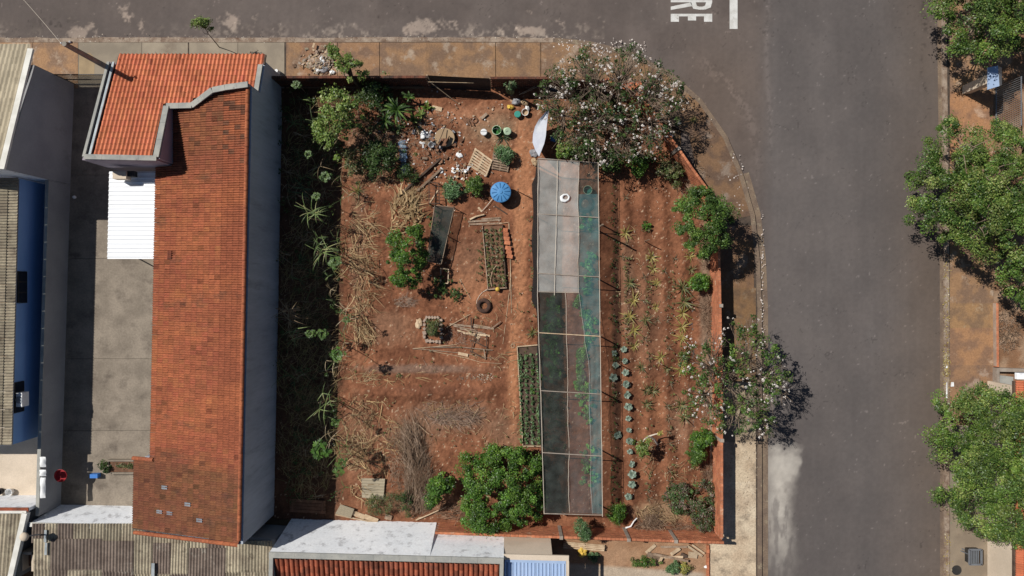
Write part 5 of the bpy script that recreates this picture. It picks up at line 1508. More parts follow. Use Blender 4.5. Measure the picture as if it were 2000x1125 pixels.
# broken boards and poles in the middle
BR = [(878, 633, 965, 642, .11, 'wood_grey'), (893, 645, 938, 659, .09, 'wood_pale'), (898, 642, 948, 652, .07, 'wood_grey'), (905, 650, 957, 656, .12, 'wood_pale'), (886, 637, 930, 645, .06, 'wood_grey'),
      (905, 640, 935, 662, .06, 'wood_pale'), (925, 634, 958, 640, .08, 'wood_grey'), (917, 663, 950, 678, .06, 'wood_dark'), (950, 655, 951, 690, .05, 'wood_dark'), (918, 685, 947, 701, .06, 'wood_dark'),
      (945, 682, 948, 702, .07, 'wood_grey'), (930, 648, 918, 690, .04, 'wood_dark'), (962, 640, 978, 628, .06, 'wood_grey'), (920, 620, 921, 641, .07, 'wood_dark')]
LB = ['long grey board at top of the broken board heap', 'pale pointed board crossing middle of the board heap', 'grey lath crossing middle of the board heap', 'wide pale board at the lower side of board heap', 'narrow grey lath at the left tip of board heap', 'pale lath slanting across the board heap',
      'grey board at the right side of board heap', 'dark board below the heap slanting to the right', 'upright dark lath below the right end of board heap', 'dark lath lowest in the board heap', 'short grey stub at the lowest corner of board heap', 'thin dark lath leaning down through the board heap', 'grey branch end at upper right of the board heap', 'short dark stake standing above the board heap']
for k, (x0, y0, x1, y1, w, m) in enumerate(BR): board('broken_board', LB[k], 'board', x0, y0, x1, y1, w, .03, m, .03 + .012 * k, .02 + .008 * k, group='boards in the broken heap')
for k, (P, r, m, lab) in enumerate((([(807, 681), (850, 677), (893, 673)], .03, 'wood_pale', 'uppermost long pale pole pointing at the house below board heap'), ([(806, 681), (845, 684), (905, 690), (960, 700)], .026, 'wood_grey', 'middle long grey pole fanning out below the board heap'), ([(825, 681), (865, 690), (902, 697), (940, 708), (980, 710)], .016, 'wood_pale', 'thin bent cane fanning out lowest below the board heap'), ([(840, 678), (900, 678), (962, 684)], .035, 'wood_grey', 'grey pole under the broken board heap'), ([(872, 640), (893, 628), (918, 614)], .022, 'wood_pale', 'bent pale stick above the broken board heap'))):
    rod('garden_pole', lab, 'pole', P, r, m, z=.02 * k)
board('board', 'short yellow board lying over the long poles', 'board', 895, 690, 914, 694, .18, .03, 'wood_pale', .06, .06)
board('board', 'brown board end at the right tip of the long poles', 'board', 955, 698, 974, 701, .12, .03, 'wood_brown', .02, .02)

# little brick planter with a shrub
bp = thing('stone_planter', 'small rough edged planter box round a green shrub', 'planter', (*gp(845, 645), .1))
for i, (a, c) in enumerate((((829, 622), (829, 662)), ((831, 665), (862, 668)), ((830, 620), (858, 620)), ((861, 621), (862, 664)))):
    A, C_ = at(*a, .2), at(*c, .2)
    for k in range(5):
        b = MB(); p = A.lerp(C_, (k + .5) / 5); b.box((p.x, p.y, .17 + R.uniform(-.02, .02)), (R.uniform(.12, .22), R.uniform(.12, .22), .2), R.uniform(0, 3)); b.build('stone', M['mortar'], bp)
sack('stone', 'pale rounded stone beside the rough planter box', 'stone', 818, 632, .2, .35, .12, 'wood_pale', 23)

# sheets and boards by the lower wall
t = thing('roof_sheet', 'cream corrugated sheet lying on soil near the brush heap', 'sheet', (*gp(729, 955), .1))
corrugated('sheet', at(706, 934, .22), at(707, 972, .2), at(749, 976, .24), at(752, 935, .24), 7, .04, M['tile_beige'], t)
t = thing('roof_sheet', 'cream corrugated sheet by the edge of house shade', 'sheet', (*gp(675, 998), .1))
corrugated('sheet', at(665, 985, .3), at(655, 1003, .3), at(685, 1012, .3), at(692, 994, .3), 5, .04, M['tile_beige'], t)
for k, (x0, y0, x1, y1, w, m, lab) in enumerate(((655, 1005, 740, 1022, .08, 'wood_pale', 'long thin plank along the foot of the white wall'), (688, 1001, 712, 1010, .3, 'wood_pale', 'pale plywood board by white wall beside the cream sheet'), (712, 1008, 738, 1018, .3, 'wood_pale', 'ochre plywood board by white wall under the green weeds'), (752, 1008, 765, 1012, .3, 'wood_grey', 'pinkish block board by white wall beside the brush heap'))):
    board('plank', lab, 'plank', x0, y0, x1, y1, w, .04, m, .06, .06)
dr = thing('wooden_door', 'old wooden door leaf lying in the shade by white wall', 'door leaf', (*gp(600, 990), .1))
for k in range(4):
    b = MB(); b.bar(at(566, 977 + k * 6.6, .2), at(636, 981 + k * 6.6, .2), .18, .03); b.build('plank', M['wood_brown'], dr)
b = MB(); b.bar(at(572, 976, .235), at(571, 1000, .235), .1, .03); b.build('batten', M['wood_brown'], dr)
b = MB(); b.bar(at(630, 979, .235), at(629, 1003, .235), .1, .03); b.build('batten', M['wood_brown'], dr)

# stakes standing among the beds
for k, (px, py, h, lab) in enumerate(((1268, 468, 1.5, 'thin wooden stake among the spiky plants casting long shadow'), (1211, 713, 1.25, 'pink tipped stake beside the blue green collard row'), (1293, 712, 1.4, 'wooden stake by the yellow spiky plants near the white flowers'), (941, 447, .9, 'short stake at upper corner of the seed bed'), (1012, 368, 1.3, 'thin stake at the path right of the blue tank'))):
    p = at(px, py, h); b = MB(); b.tube([(p.x, p.y, .02), (p.x, p.y, h)], .03, 6); tag(b.build('stake', M['wood_grey']), lab, 'stake')

# planks heap and brick edge in the yard
YL = ['grey wide plank at the left of yard plank heap', 'pale plank crossing the top of yard plank heap', 'pale plank at the right pointing at the brick edge', 'parallel pale plank right of it in the yard heap', 'short wide board at right of the yard plank heap', 'second wide board in the yard plank heap', 'pale lath across middle of the yard plank heap', 'bottom plank of the yard plank heap', 'dark chipped board in the yard plank heap', 'long thin lath under the yard plank heap', 'broken plank end lowest left in the yard heap']
for k, (x0, y0, x1, y1, w, m) in enumerate(((1264, 1082, 1292, 1092, .3, 'wood_grey'), (1262, 1080, 1280, 1064, .2, 'wood_pale'), (1342, 1066, 1372, 1086, .14, 'wood_pale'), (1352, 1064, 1376, 1081, .1, 'wood_pale'), (1344, 1083, 1362, 1085, .38, 'wood_pale'), (1310, 1083, 1328, 1071, .2, 'wood_pale'), (1290, 1068, 1342, 1068, .12, 'wood_grey'), (1276, 1082, 1344, 1096, .14, 'wood_grey'), (1330, 1082, 1342, 1088, .2, 'wood_dark'), (1296, 1088, 1334, 1088, .14, 'wood_pale'), (1288, 1098, 1294, 1086, .16, 'wood_pale'))):
    board('plank', YL[k], 'plank', x0, y0, x1, y1, w, .04, m, .04 + .02 * k, .04 + .02 * k, group='planks in the yard heap')
be = thing('brick_edge', 'low line of orange bricks between yard and street pavement', 'wall', (*gp(1381, 1090), 0))
for k in range(20):
    o = bpy.data.objects.new('brick', bk); COL.objects.link(o); o.parent = be
    X, Y = gp(1381 + R.uniform(-.3, .3), 1066 + k * 8); o.location = (X - be.location.x, Y - be.location.y, .16); o.rotation_euler = (0, 0, math.pi / 2 + R.gauss(0, .03))

# rubble heap on the upper pavement
def heap(name, label, cat, cx, cy, rx, ry, hgt, n, mats, seed, smin=.04, smax=.16, kind='stuff', z0=.11):
    rr_ = random.Random(seed); bms = {m: MB() for m in mats}
    for k in range(n):
        a = rr_.uniform(0, 2 * math.pi); q = abs(rr_.gauss(0, .5)); q = min(q, 1.3)
        px, py = cx + rx * q * math.cos(a), cy + ry * q * math.sin(a)
        s = rr_.uniform(smin, smax); z = z0 + hgt * max(0, 1 - q) * rr_.uniform(.6, 1)
        p = at(px, py, z); m = rr_.choice(mats); bb_ = bms[m]; v = rr_.uniform(.7, 1.15); bb_.cur = (v, v, v)
        bb_.box((p.x, p.y, z + s * .15), (s, s * rr_.uniform(.4, 1), s * rr_.uniform(.25, .6)), rr_.uniform(0, 6), (rr_.uniform(-.5, .5), rr_.uniform(-.5, .5), 0))
    for m, bb_ in bms.items():
        o = bb_.build(name, M[m]); tag(o, label, None, None, 'stuff')


heap('rubble', 'heap of broken tiles and plaster on the upper pavement', 'rubble', 621, 122, 36, 25, .3, 620, ['pave_tan', 'wood_pale', 'tile_beige', 'post_conc', 'mortar'], 5, .04, .2)
for k, (px, py, rx, ry, h, m, lab) in enumerate(((629, 120, .22, .3, .3, 'white', 'white torn sack topmost in the rubble heap'), (621, 135, .3, .16, .22, 'white', 'flat white sack lower in the rubble heap'), (633, 134, .3, .22, .2, 'grey_cloth', 'grey bag beside the white sacks in the rubble heap'), (649, 141, .16, .14, .15, 'white', 'small white sack at right end of the rubble heap'))):
    sack('sack', lab, 'sack', px, py, rx, ry, h, m, 40 + k)
board('board', 'white board standing out of the rubble heap top', 'board', 611, 93, 614, 84, .12, .03, 'wood_pale', .25, .25)
board('board', 'white lath lying over the rubble heap', 'board', 610, 112, 620, 106, .1, .03, 'wood_pale', .3, .3)
p = gp(545, 143); b = MB(); b.lathe([(0, .4), (.1, .4), (.13, 0), (0, 0)], (p[0] - .0, p[1], .1), 12); tag(b.build('meter_stub', M['white']), 'small white stub pipe at the house corner on the pavement', 'pipe')

heap('debris', 'scrap wood and rags strewn round the round board', 'debris', 850, 272, 40, 34, .12, 170, ['wood_brown', 'wood_dark', 'wood_grey', 'grey_cloth', 'black', 'white', 'wood_brown'], 15, .06, .3, z0=.14)
heap('debris', 'small scrap strewn by the pallet and beams', 'debris', 905, 335, 60, 34, .05, 90, ['wood_brown', 'wood_pale', 'white', 'wood_grey'], 16, .04, .16, z0=.13)

# ------------------------------------------------------------------ vegetation
PAL = {
    'mid': [(.062, .12, .02), (.085, .15, .026), (.045, .09, .017), (.11, .18, .032)],
    'light': [(.13, .2, .035), (.17, .235, .05), (.09, .15, .027), (.2, .25, .07)],
    'street': [(.085, .15, .024), (.13, .2, .034), (.045, .085, .016), (.19, .24, .06), (.07, .115, .028)],
    'broad': [(.085, .15, .024), (.06, .115, .02), (.04, .08, .015), (.15, .21, .042), (.1, .165, .03), (.2, .24, .065)],
    'deep': [(.06, .115, .02), (.085, .15, .024), (.035, .07, .014), (.12, .17, .035), (.05, .09, .022)],
    'fresh': [(.055, .125, .015), (.085, .175, .022), (.035, .08, .012), (.12, .21, .03)],
    'dark': [(.035, .07, .016), (.05, .09, .02), (.028, .055, .014), (.07, .11, .026)],
    'olive': [(.1, .13, .035), (.13, .14, .05), (.07, .1, .03), (.16, .14, .07)],
    'pinkish': [(.055, .1, .03), (.075, .13, .035), (.12, .1, .06), (.16, .11, .085), (.05, .085, .028)],
    'bluish': [(.2, .26, .2), (.25, .31, .24), (.15, .2, .15)],
    'brown': [(.24, .16, .09), (.17, .11, .065), (.3, .21, .12), (.13, .09, .055)],
    'net': [(.12, .3, .05), (.17, .38, .07), (.09, .22, .04)],
    'weed': [(.1, .18, .07), (.13, .21, .09), (.08, .15, .055)],
    'yellow': [(.3, .28, .06), (.2, .22, .05), (.36, .3, .09)],
}


def unit(v): return v / (np.linalg.norm(v, axis=-1, keepdims=True) + 1e-9)


def leaves(name, P, N, L, Wd, tint, parent, m='leaf', rng=RS, droop=.18):
    n = len(P); N = unit(N)
    A = unit(np.cross(N, unit(rng.normal(size=(n, 3)))))
    B = np.cross(N, A)
    L = np.asarray(L).reshape(-1, 1) * np.ones((n, 1)); Wd = np.asarray(Wd).reshape(-1, 1) * np.ones((n, 1))
    a = P - A * L * .5; c = P + A * L * .5 - N * L * droop
    e = P + B * Wd * .5 + A * L * .05 - N * Wd * .12; f = P - B * Wd * .5 + A * L * .05 - N * Wd * .12
    V = np.stack([a, e, c, f], 1).reshape(-1, 3)
    Q = np.arange(4 * n).reshape(n, 4)
    return np_mesh(name, V, Q, M[m], parent, tint=np.repeat(tint, 4, 0))


def tints(n, pal, rng, base=None, var=.22):
    p = np.array(PAL[pal] if isinstance(pal, str) else pal)
    k = rng.randint(0, len(p), n) if base is None else base
    t = p[k] * (1 + rng.uniform(-var, var, (n, 1)))
    t[:, 0] *= 1 + rng.normal(0, .08, n)
    return np.clip(t, .004, .95)


def clump_points(poly, z0, z1, n, rng, edge=.25, low=.25, zm=None):
    """clump centres inside a crown whose outline (pixels) is seen at mid height"""
    zm = z0 + .5 * (z1 - z0) if zm is None else zm
    W_ = [tuple(at(x, y, zm).xy) for x, y in poly]
    xs = [p[0] for p in W_]; ys = [p[1] for p in W_]
    pts = []
    while len(pts) < n:
        X = rng.uniform(min(xs), max(xs), n * 3); Y = rng.uniform(min(ys), max(ys), n * 3)
        ok = in_poly(X, Y, W_); d = edge_dist(X, Y, W_)
        ok &= d > edge * rng.rand(n * 3)
        X, Y, d = X[ok], Y[ok], d[ok]
        dm = max(.3, min(1.6, d.max() if len(d) else 1))
        t = np.sqrt(np.clip(d / dm, 0, 1))
        Z = z0 + (z1 - z0) * (t * .8 + .2 * rng.rand(len(X)))
        lowm = rng.rand(len(X)) < low
        Z = np.where(lowm, z0 + (Z - z0) * rng.rand(len(X)), Z)
        pts += list(zip(X, Y, Z))
    return np.array(pts[:n])


def crown_mesh(name, C, r, nl, L, Wd, pal, parent, rng, up=.7, var=.22, m='leaf', squash=.7, clumpvar=True):
    n = len(C)
    rr_ = r * rng.uniform(.4, 1.35, n)
    D = unit(rng.normal(size=(n * nl, 3)))
    D[:, 2] = np.where(rng.rand(n * nl) < .75, np.abs(D[:, 2]), D[:, 2])
    Cn = np.repeat(C, nl, 0); R_ = np.repeat(rr_, nl)[:, None]
    rad = .45 + .6 * rng.rand(n * nl, 1) ** .6
    rad = np.where(rng.rand(n * nl, 1) < .15, rng.uniform(.9, 1.6, (n * nl, 1)), rad)
    P = Cn + D * R_ * rad * np.array([1, 1, squash])
    N = D * .7 + np.array([0, 0, up * .8]) + rng.normal(0, .5, (n * nl, 3))
    p = PAL[pal]; kb = rng.randint(0, len(p), n)
    k = np.repeat(kb, nl)
    k = np.where(rng.rand(n * nl) < .35, rng.randint(0, len(p), n * nl), k)
    t = tints(n * nl, pal, rng, k, var)
    if clumpvar: t = t * np.repeat(rng.uniform(.62, 1.35, n), nl)[:, None]
    s = rng.uniform(.65, 1.25, n * nl)
    return leaves(name, P, N, L * s, Wd * s, t, parent, m, rng)


def limbs(name, base, top, C, rng, nl, r0, m, parent, twist=.25, mid=.5):
    b = MB(); base = Vector(base); top = Vector(top)
    k = base.lerp(top, .5) + Vector((rng.uniform(-.08, .08), rng.uniform(-.08, .08), 0))
    b.tube([base, k, top], [r0, r0 * .82, r0 * .7], 8)
    idx = rng.choice(len(C), min(nl, len(C)), replace=False)
    for i in idx:
        c = Vector(C[i]); j = top.lerp(c, mid) + Vector((rng.uniform(-twist, twist), rng.uniform(-twist, twist), rng.uniform(-.1, twist)))
        b.tube([top, top.lerp(j, .5) + Vector((rng.uniform(-.1, .1), rng.uniform(-.1, .1), .05)), j, c], [r0 * .5, r0 * .38, r0 * .25, r0 * .1], 5, False)
        for _ in range(2):
            e = c + Vector((rng.uniform(-.35, .35), rng.uniform(-.35, .35), rng.uniform(-.1, .25)))
            b.tube([j.lerp(c, rng.uniform(.2, .7)), e], [r0 * .14, r0 * .06], 4, False)
    return b.build(name, M[m], parent)


def tree(name, label, cat, base, poly, z0, z1, nc, r, nl, L, Wd, pal, seed, trunk_r=.12, bark='bark', nlimb=10, edge=.25, low=.3, group=None, up=.7, ttop=None, squash=.7):
    rng = np.random.RandomState(seed)
    gx, gy = gp(*base); t = thing(name, label, cat, (gx, gy, .08), group=group)
    C = clump_points(poly, z0, z1, nc, rng, edge, low)
    c = C.mean(0); tz = z0 * .75 if ttop is None else ttop
    top = (gx + (c[0] - gx) * .45, gy + (c[1] - gy) * .45, max(.12, tz))
    limbs('trunk', (gx, gy, .03), top, C, rng, nlimb, trunk_r, bark, t)
    crown_mesh('crown', C, r, nl, L, Wd, pal, t, rng, up, squash=squash)
    return t


# street trees on the far pavement
tree('street_tree', 'leafy street tree in the upper corner across the cross street', 'tree', (1905, 30),
     [(1818, -30), (1822, 20), (1826, 46), (1850, 50), (1852, 95), (1880, 105), (1906, 118), (1925, 128), (1955, 118), (1968, 98), (2000, 88), (2060, 80), (2110, 20), (2090, -60), (1960, -110), (1850, -80)], 2.4, 5.0, 250, .42, 190, .125, .065, 'street', 101, .16, nlimb=22, edge=.3)
tree('street_tree', 'broad leafy street tree with pale shoots beside the iron fence', 'tree', (1900, 380),
     [(1808, 250), (1850, 240), (1862, 212), (1892, 218), (1888, 246), (1860, 262), (1846, 284), (1842, 320), (1868, 330), (1885, 300), (1900, 262), (1920, 240), (1960, 234), (2000, 246), (2080, 262), (2120, 400), (2100, 560), (2030, 610), (1985, 585), (1960, 540), (1935, 505), (1890, 492), (1858, 468), (1830, 455), (1802, 428), (1792, 405), (1798, 385), (1790, 360), (1800, 330), (1812, 300)], 2.2, 5.3, 480, .4, 200, .122, .062, 'broad', 102, .2, nlimb=40, edge=.25)
tree('street_tree', 'dense rounded street tree in front of the orange roofed street house', 'tree', (1915, 900),
     [(1818, 845), (1828, 800), (1850, 775), (1875, 752), (1900, 760), (1925, 748), (1950, 765), (1980, 770), (2010, 780), (2090, 850), (2120, 940), (2090, 1040), (2010, 1082), (1965, 1065), (1935, 1055), (1900, 1050), (1880, 1005), (1850, 975), (1838, 930), (1830, 880)], 2.0, 5.4, 470, .42, 200, .12, .06, 'street', 103, .2, nlimb=20, edge=.25, low=.2)

rng = np.random.RandomState(300)
sho = [o for o in COL.objects if o.name == 'street_tree.001'][0]
C = np.array([[*at(px + rng.normal(0, 9), py + rng.normal(0, 9), 4.9).xy, 4.9 + rng.uniform(-.2, .3)] for px, py in ((1925, 275), (1955, 262), (1942, 340), (1925, 360), (1960, 350), (1870, 305), (1900, 300), (1985, 280), (1975, 400)) for _ in range(7)])
crown_mesh('young_shoots', C, .2, 46, .1, .045, 'light', sho, rng, .5)
b = MB()
for k in range(26):
    px, py = R.choice(((1930, 420), (1945, 340), (1885, 290), (1925, 440))); p = at(px + R.gauss(0, 6), py + R.gauss(0, 6), 4.7); q = p + Vector((R.gauss(0, .6), R.gauss(0, .6), R.uniform(.1, .7)))
    b.tube([p, p.lerp(q, .5) + Vector((R.gauss(0, .1), R.gauss(0, .1), .05)), q], [.03, .02, .01], 4, False)
b.build('bare_twigs', M['bark'], sho)

# garden trees and shrubs with dense leaves
tree('lemon_tree', 'large dark green bushy tree by the lower wall beside shade tunnel', 'tree', (1005, 985),
     [(888, 915), (893, 890), (915, 882), (925, 895), (955, 880), (985, 870), (1020, 875), (1045, 895), (1060, 905), (1055, 930), (1062, 955), (1070, 962), (1064, 995), (1050, 1018), (1020, 1030), (990, 1034), (960, 1048), (915, 1042), (900, 1020), (908, 990), (905, 955), (900, 930)], .7, 3.0, 230, .32, 160, .115, .06, 'fresh', 104, .09, 'bark_dark', 14, edge=.12)
tree('wall_tree', 'rounded green tree growing over the street wall corner', 'tree', (1392, 440),
     [(1318, 400), (1330, 375), (1350, 362), (1385, 365), (1400, 385), (1412, 372), (1420, 395), (1436, 395), (1432, 415), (1448, 412), (1446, 430), (1425, 440), (1430, 470), (1415, 480), (1395, 500), (1365, 498), (1350, 480), (1322, 460), (1330, 430), (1316, 420)], 2.6, 4.7, 135, .28, 130, .115, .055, 'mid', 105, .08, 'bark_dark', 14, edge=.1)
tree('shrub', 'bright green bush leaning on the netted bench', 'shrub', (798, 512),
     [(752, 470), (768, 450), (790, 452), (800, 432), (820, 440), (828, 470), (832, 500), (822, 535), (808, 560), (780, 562), (757, 552), (765, 530), (752, 508), (768, 490)], .8, 3.0, 110, .22, 100, .11, .06, 'fresh', 106, .05, 'bark_dark', 8, edge=.1)
tree('shrub', 'round green shrub above the netted bench, nearer the cage', 'shrub', (882, 372), [(866, 360), (876, 346), (894, 348), (903, 362), (900, 385), (884, 395), (868, 384)], .2, .85, 40, .17, 60, .11, .05, 'weed', 107, .03, 'bark_dark', 4)
tree('shrub', 'round green shrub standing left of the blue water tank', 'shrub', (926, 365), [(908, 362), (914, 346), (930, 342), (944, 352), (947, 370), (936, 382), (918, 384), (908, 374)], .2, 1.0, 44, .18, 70, .1, .045, 'mid', 108, .03, 'bark_dark', 4)
tree('shrub', 'blue green shrub growing over the dark pallet', 'shrub', (985, 302), [(964, 300), (968, 288), (985, 284), (1000, 290), (1003, 310), (994, 322), (975, 320)], .3, 1.0, 44, .18, 60, .11, .045, 'weed', 109, .03, 'bark_dark', 4)
tree('shrub', 'small green shrub inside the rough planter box', 'shrub', (846, 640), [(832, 628), (850, 624), (860, 634), (858, 656), (840, 660), (831, 648)], .3, 1.35, 34, .16, 70, .09, .045, 'olive', 110, .03, 'bark_dark', 4)
tree('shrub', 'leafy green shrub between the brush heap and the large bushy tree', 'shrub', (862, 965), [(832, 960), (842, 935), (862, 928), (884, 935), (888, 955), (870, 965), (858, 978), (845, 1000), (832, 990)], .3, 1.8, 60, .23, 70, .13, .075, 'fresh', 111, .04, 'bark_dark', 6)
tree('shrub', 'yellow green weedy shrub beside the cream sheet near white wall', 'shrub', (740, 985), [(712, 985), (720, 968), (745, 962), (770, 968), (776, 990), (760, 1005), (742, 1012), (722, 1006)], .2, 1.1, 60, .2, 45, .09, .025, 'olive', 112, .03, 'bark_dark', 6)
tree('shrub', 'dark brown and green shrub between weeds and brush heap', 'shrub', (785, 975), [(770, 965), (785, 950), (805, 960), (808, 985), (800, 1010), (778, 1012)], .2, 1.0, 34, .18, 45, .09, .03, 'dark', 113, .03, 'bark_dark', 6)
tree('shrub', 'dark shrub left of the bottle stack in the upper garden', 'shrub', (745, 305), [(700, 300), (715, 275), (745, 265), (770, 280), (778, 310), (765, 335), (735, 350), (708, 335)], .3, 1.8, 80, .26, 55, .12, .055, 'dark', 114, .05, 'bark_dark', 8)
tree('garden_tree', 'green tree leaning out from house shade in the upper garden', 'tree', (690, 235),
     [(605, 255), (612, 238), (622, 225), (626, 200), (632, 170), (655, 172), (680, 178), (700, 195), (706, 220), (698, 245), (680, 262), (660, 282), (648, 310), (634, 300), (628, 275), (608, 268)], 1.4, 3.7, 85, .26, 55, .14, .085, 'light', 115, .06, 'bark', 12, edge=.08)
tree('garden_tree', 'slender tree hanging over the wall above the rubble heap', 'tree', (705, 185),
     [(630, 92), (655, 88), (672, 100), (690, 112), (708, 124), (720, 132), (712, 148), (698, 150), (678, 152), (668, 140), (656, 128), (650, 112)], 2.4, 3.9, 44, .22, 50, .14, .06, 'light', 116, .12, 'bark_dark', 10, edge=.05)
tree('pavement_tree', 'small yellow green sapling leaning from the upper pavement over the road', 'tree', (430, 94), [(370, 48), (378, 38), (395, 35), (410, 40), (412, 52), (400, 62), (382, 64)], 2.4, 3.2, 26, .2, 70, .1, .05, 'light', 117, .03, 'bark_dark', 4)
tree('shrub', 'dark tangled shrub between rubble tree and palm plant', 'shrub', (730, 190), [(698, 165), (725, 150), (755, 160), (765, 190), (750, 215), (722, 212), (704, 195)], .4, 1.9, 60, .24, 45, .12, .05, 'dark', 118, .04, 'bark_dark', 10, edge=.08)
tree('shrub', 'sparse olive shrub at shade edge below leaning green tree', 'shrub', (690, 320), [(672, 290), (700, 285), (712, 310), (705, 345), (684, 350), (672, 325)], .3, 1.4, 36, .22, 36, .12, .05, 'olive', 119, .03, 'bark_dark', 8, edge=.05)
tree('shrub', 'dark low shrub under the bottle stack end', 'shrub', (800, 335), [(772, 330), (790, 318), (812, 325), (820, 345), (800, 360), (778, 352)], .15, .8, 34, .2, 36, .1, .045, 'dark', 120, .03, 'bark_dark', 6, edge=.05)
for k, (px, py, ddx, ddy, lab) in enumerate(((1367, 552, 18, 22, 'bright green shrub at the foot of the street wall'), (1372, 858, 26, 20, 'green shrub against the street wall under the second flowering tree'), (1360, 890, 20, 18, 'lower green shrub against street wall by the dry twigs'), (1246, 322, 24, 22, 'bright green shrub at the lower edge of flowering tree'), (1312, 338, 28, 26, 'olive dry shrub beside the curved wall'), (1190, 315, 24, 22, 'dark green shrub at the upper corner of shade tunnel'), (1152, 292, 24, 18, 'green shrub behind the head of shade tunnel'))):
    poly = [(px + ddx * (1 + .2 * math.sin(k + 3 * a)) * math.cos(a), py + ddy * (1 + .2 * math.cos(2 * a + k)) * math.sin(a)) for a in np.linspace(0, 2 * math.pi, 11)[:-1]]
    tree('shrub', lab, 'shrub', (px, py), poly, .2, (1.5, 1.9, 1.5, 1.5, 1.3, 1.7, 1.5)[k], 46, .2, 65, .12, .055, ('fresh', 'fresh', 'mid', 'fresh', 'olive', 'dark', 'mid')[k], 130 + k, .03, 'bark_dark', 6)
tree('shrub', 'yellow green broad leaved shrub beside the white tarp', 'shrub', (1108, 290), [(1084, 292), (1092, 278), (1106, 274), (1122, 282), (1130, 296), (1120, 306), (1100, 308), (1088, 302)], .3, 1.1, 36, .2, 26, .22, .1, 'light', 140, .03, 'bark_dark', 5, up=.5)
tree('succulent_bush', 'pink tinged green succulent bush in the lower garden corner', 'shrub', (1352, 985),
     [(1294, 972), (1300, 948), (1318, 945), (1335, 940), (1345, 948), (1370, 938), (1392, 938), (1396, 960), (1404, 965), (1398, 1000), (1402, 1020), (1390, 1040), (1372, 1042), (1358, 1030), (1352, 1012), (1330, 1005), (1318, 1008), (1310, 990)], .25, 1.15, 150, .2, 60, .1, .055, 'pinkish', 141, .05, 'bark', 14, edge=.15)
tree('shrub', 'round bright green shrub at the lower corner of shade tunnel', 'shrub', (1203, 1003), [(1184, 1000), (1190, 985), (1205, 980), (1222, 990), (1224, 1008), (1212, 1024), (1196, 1022), (1186, 1012)], .3, 1.3, 50, .19, 80, .12, .03, 'fresh', 142, .03, 'bark_dark', 6, up=.4)
tree('shrub', 'feathery green plant growing over the lower brick wall', 'shrub', (1140, 1020), [(1124, 1022), (1132, 1014), (1146, 1020), (1158, 1035), (1160, 1048), (1146, 1060), (1132, 1056), (1122, 1042)], 1.0, 2.3, 44, .19, 70, .13, .03, 'weed', 143, .04, 'bark_dark', 6, up=.4)
for k, (px, py, rx, ry, h, pal, lab) in enumerate(((1262, 1098, 30, 12, .6, 'mid', 'green weed patch below the yard plank heap'), (1315, 1110, 18, 16, .6, 'weed', 'grey green weed clump beside the yellowish weed in the yard'), (1338, 1110, 14, 12, .55, 'yellow', 'yellowish weed clump in the yard near the brick edge'), (1160, 1088, 14, 8, .4, 'weed', 'low weeds beside the yellow sack in the yard'), (205, 912, 13, 12, .8, 'dark', 'dark green plant at the end of alley planter'), (246, 909, 22, 7, .5, 'olive', 'sparse dry weeds filling the alley planter'))):
    poly = [(px + rx * (1 + .2 * math.sin(k + 3 * a)) * math.cos(a), py + ry * (1 + .2 * math.cos(2 * a + k)) * math.sin(a)) for a in np.linspace(0, 2 * math.pi, 11)[:-1]]
    tree('weed_clump', lab, 'weeds', (px, py), poly, .15, h, 30, .14, 40, .1, .04, pal, 150 + k, .015, 'bark_dark', 5, low=.5)

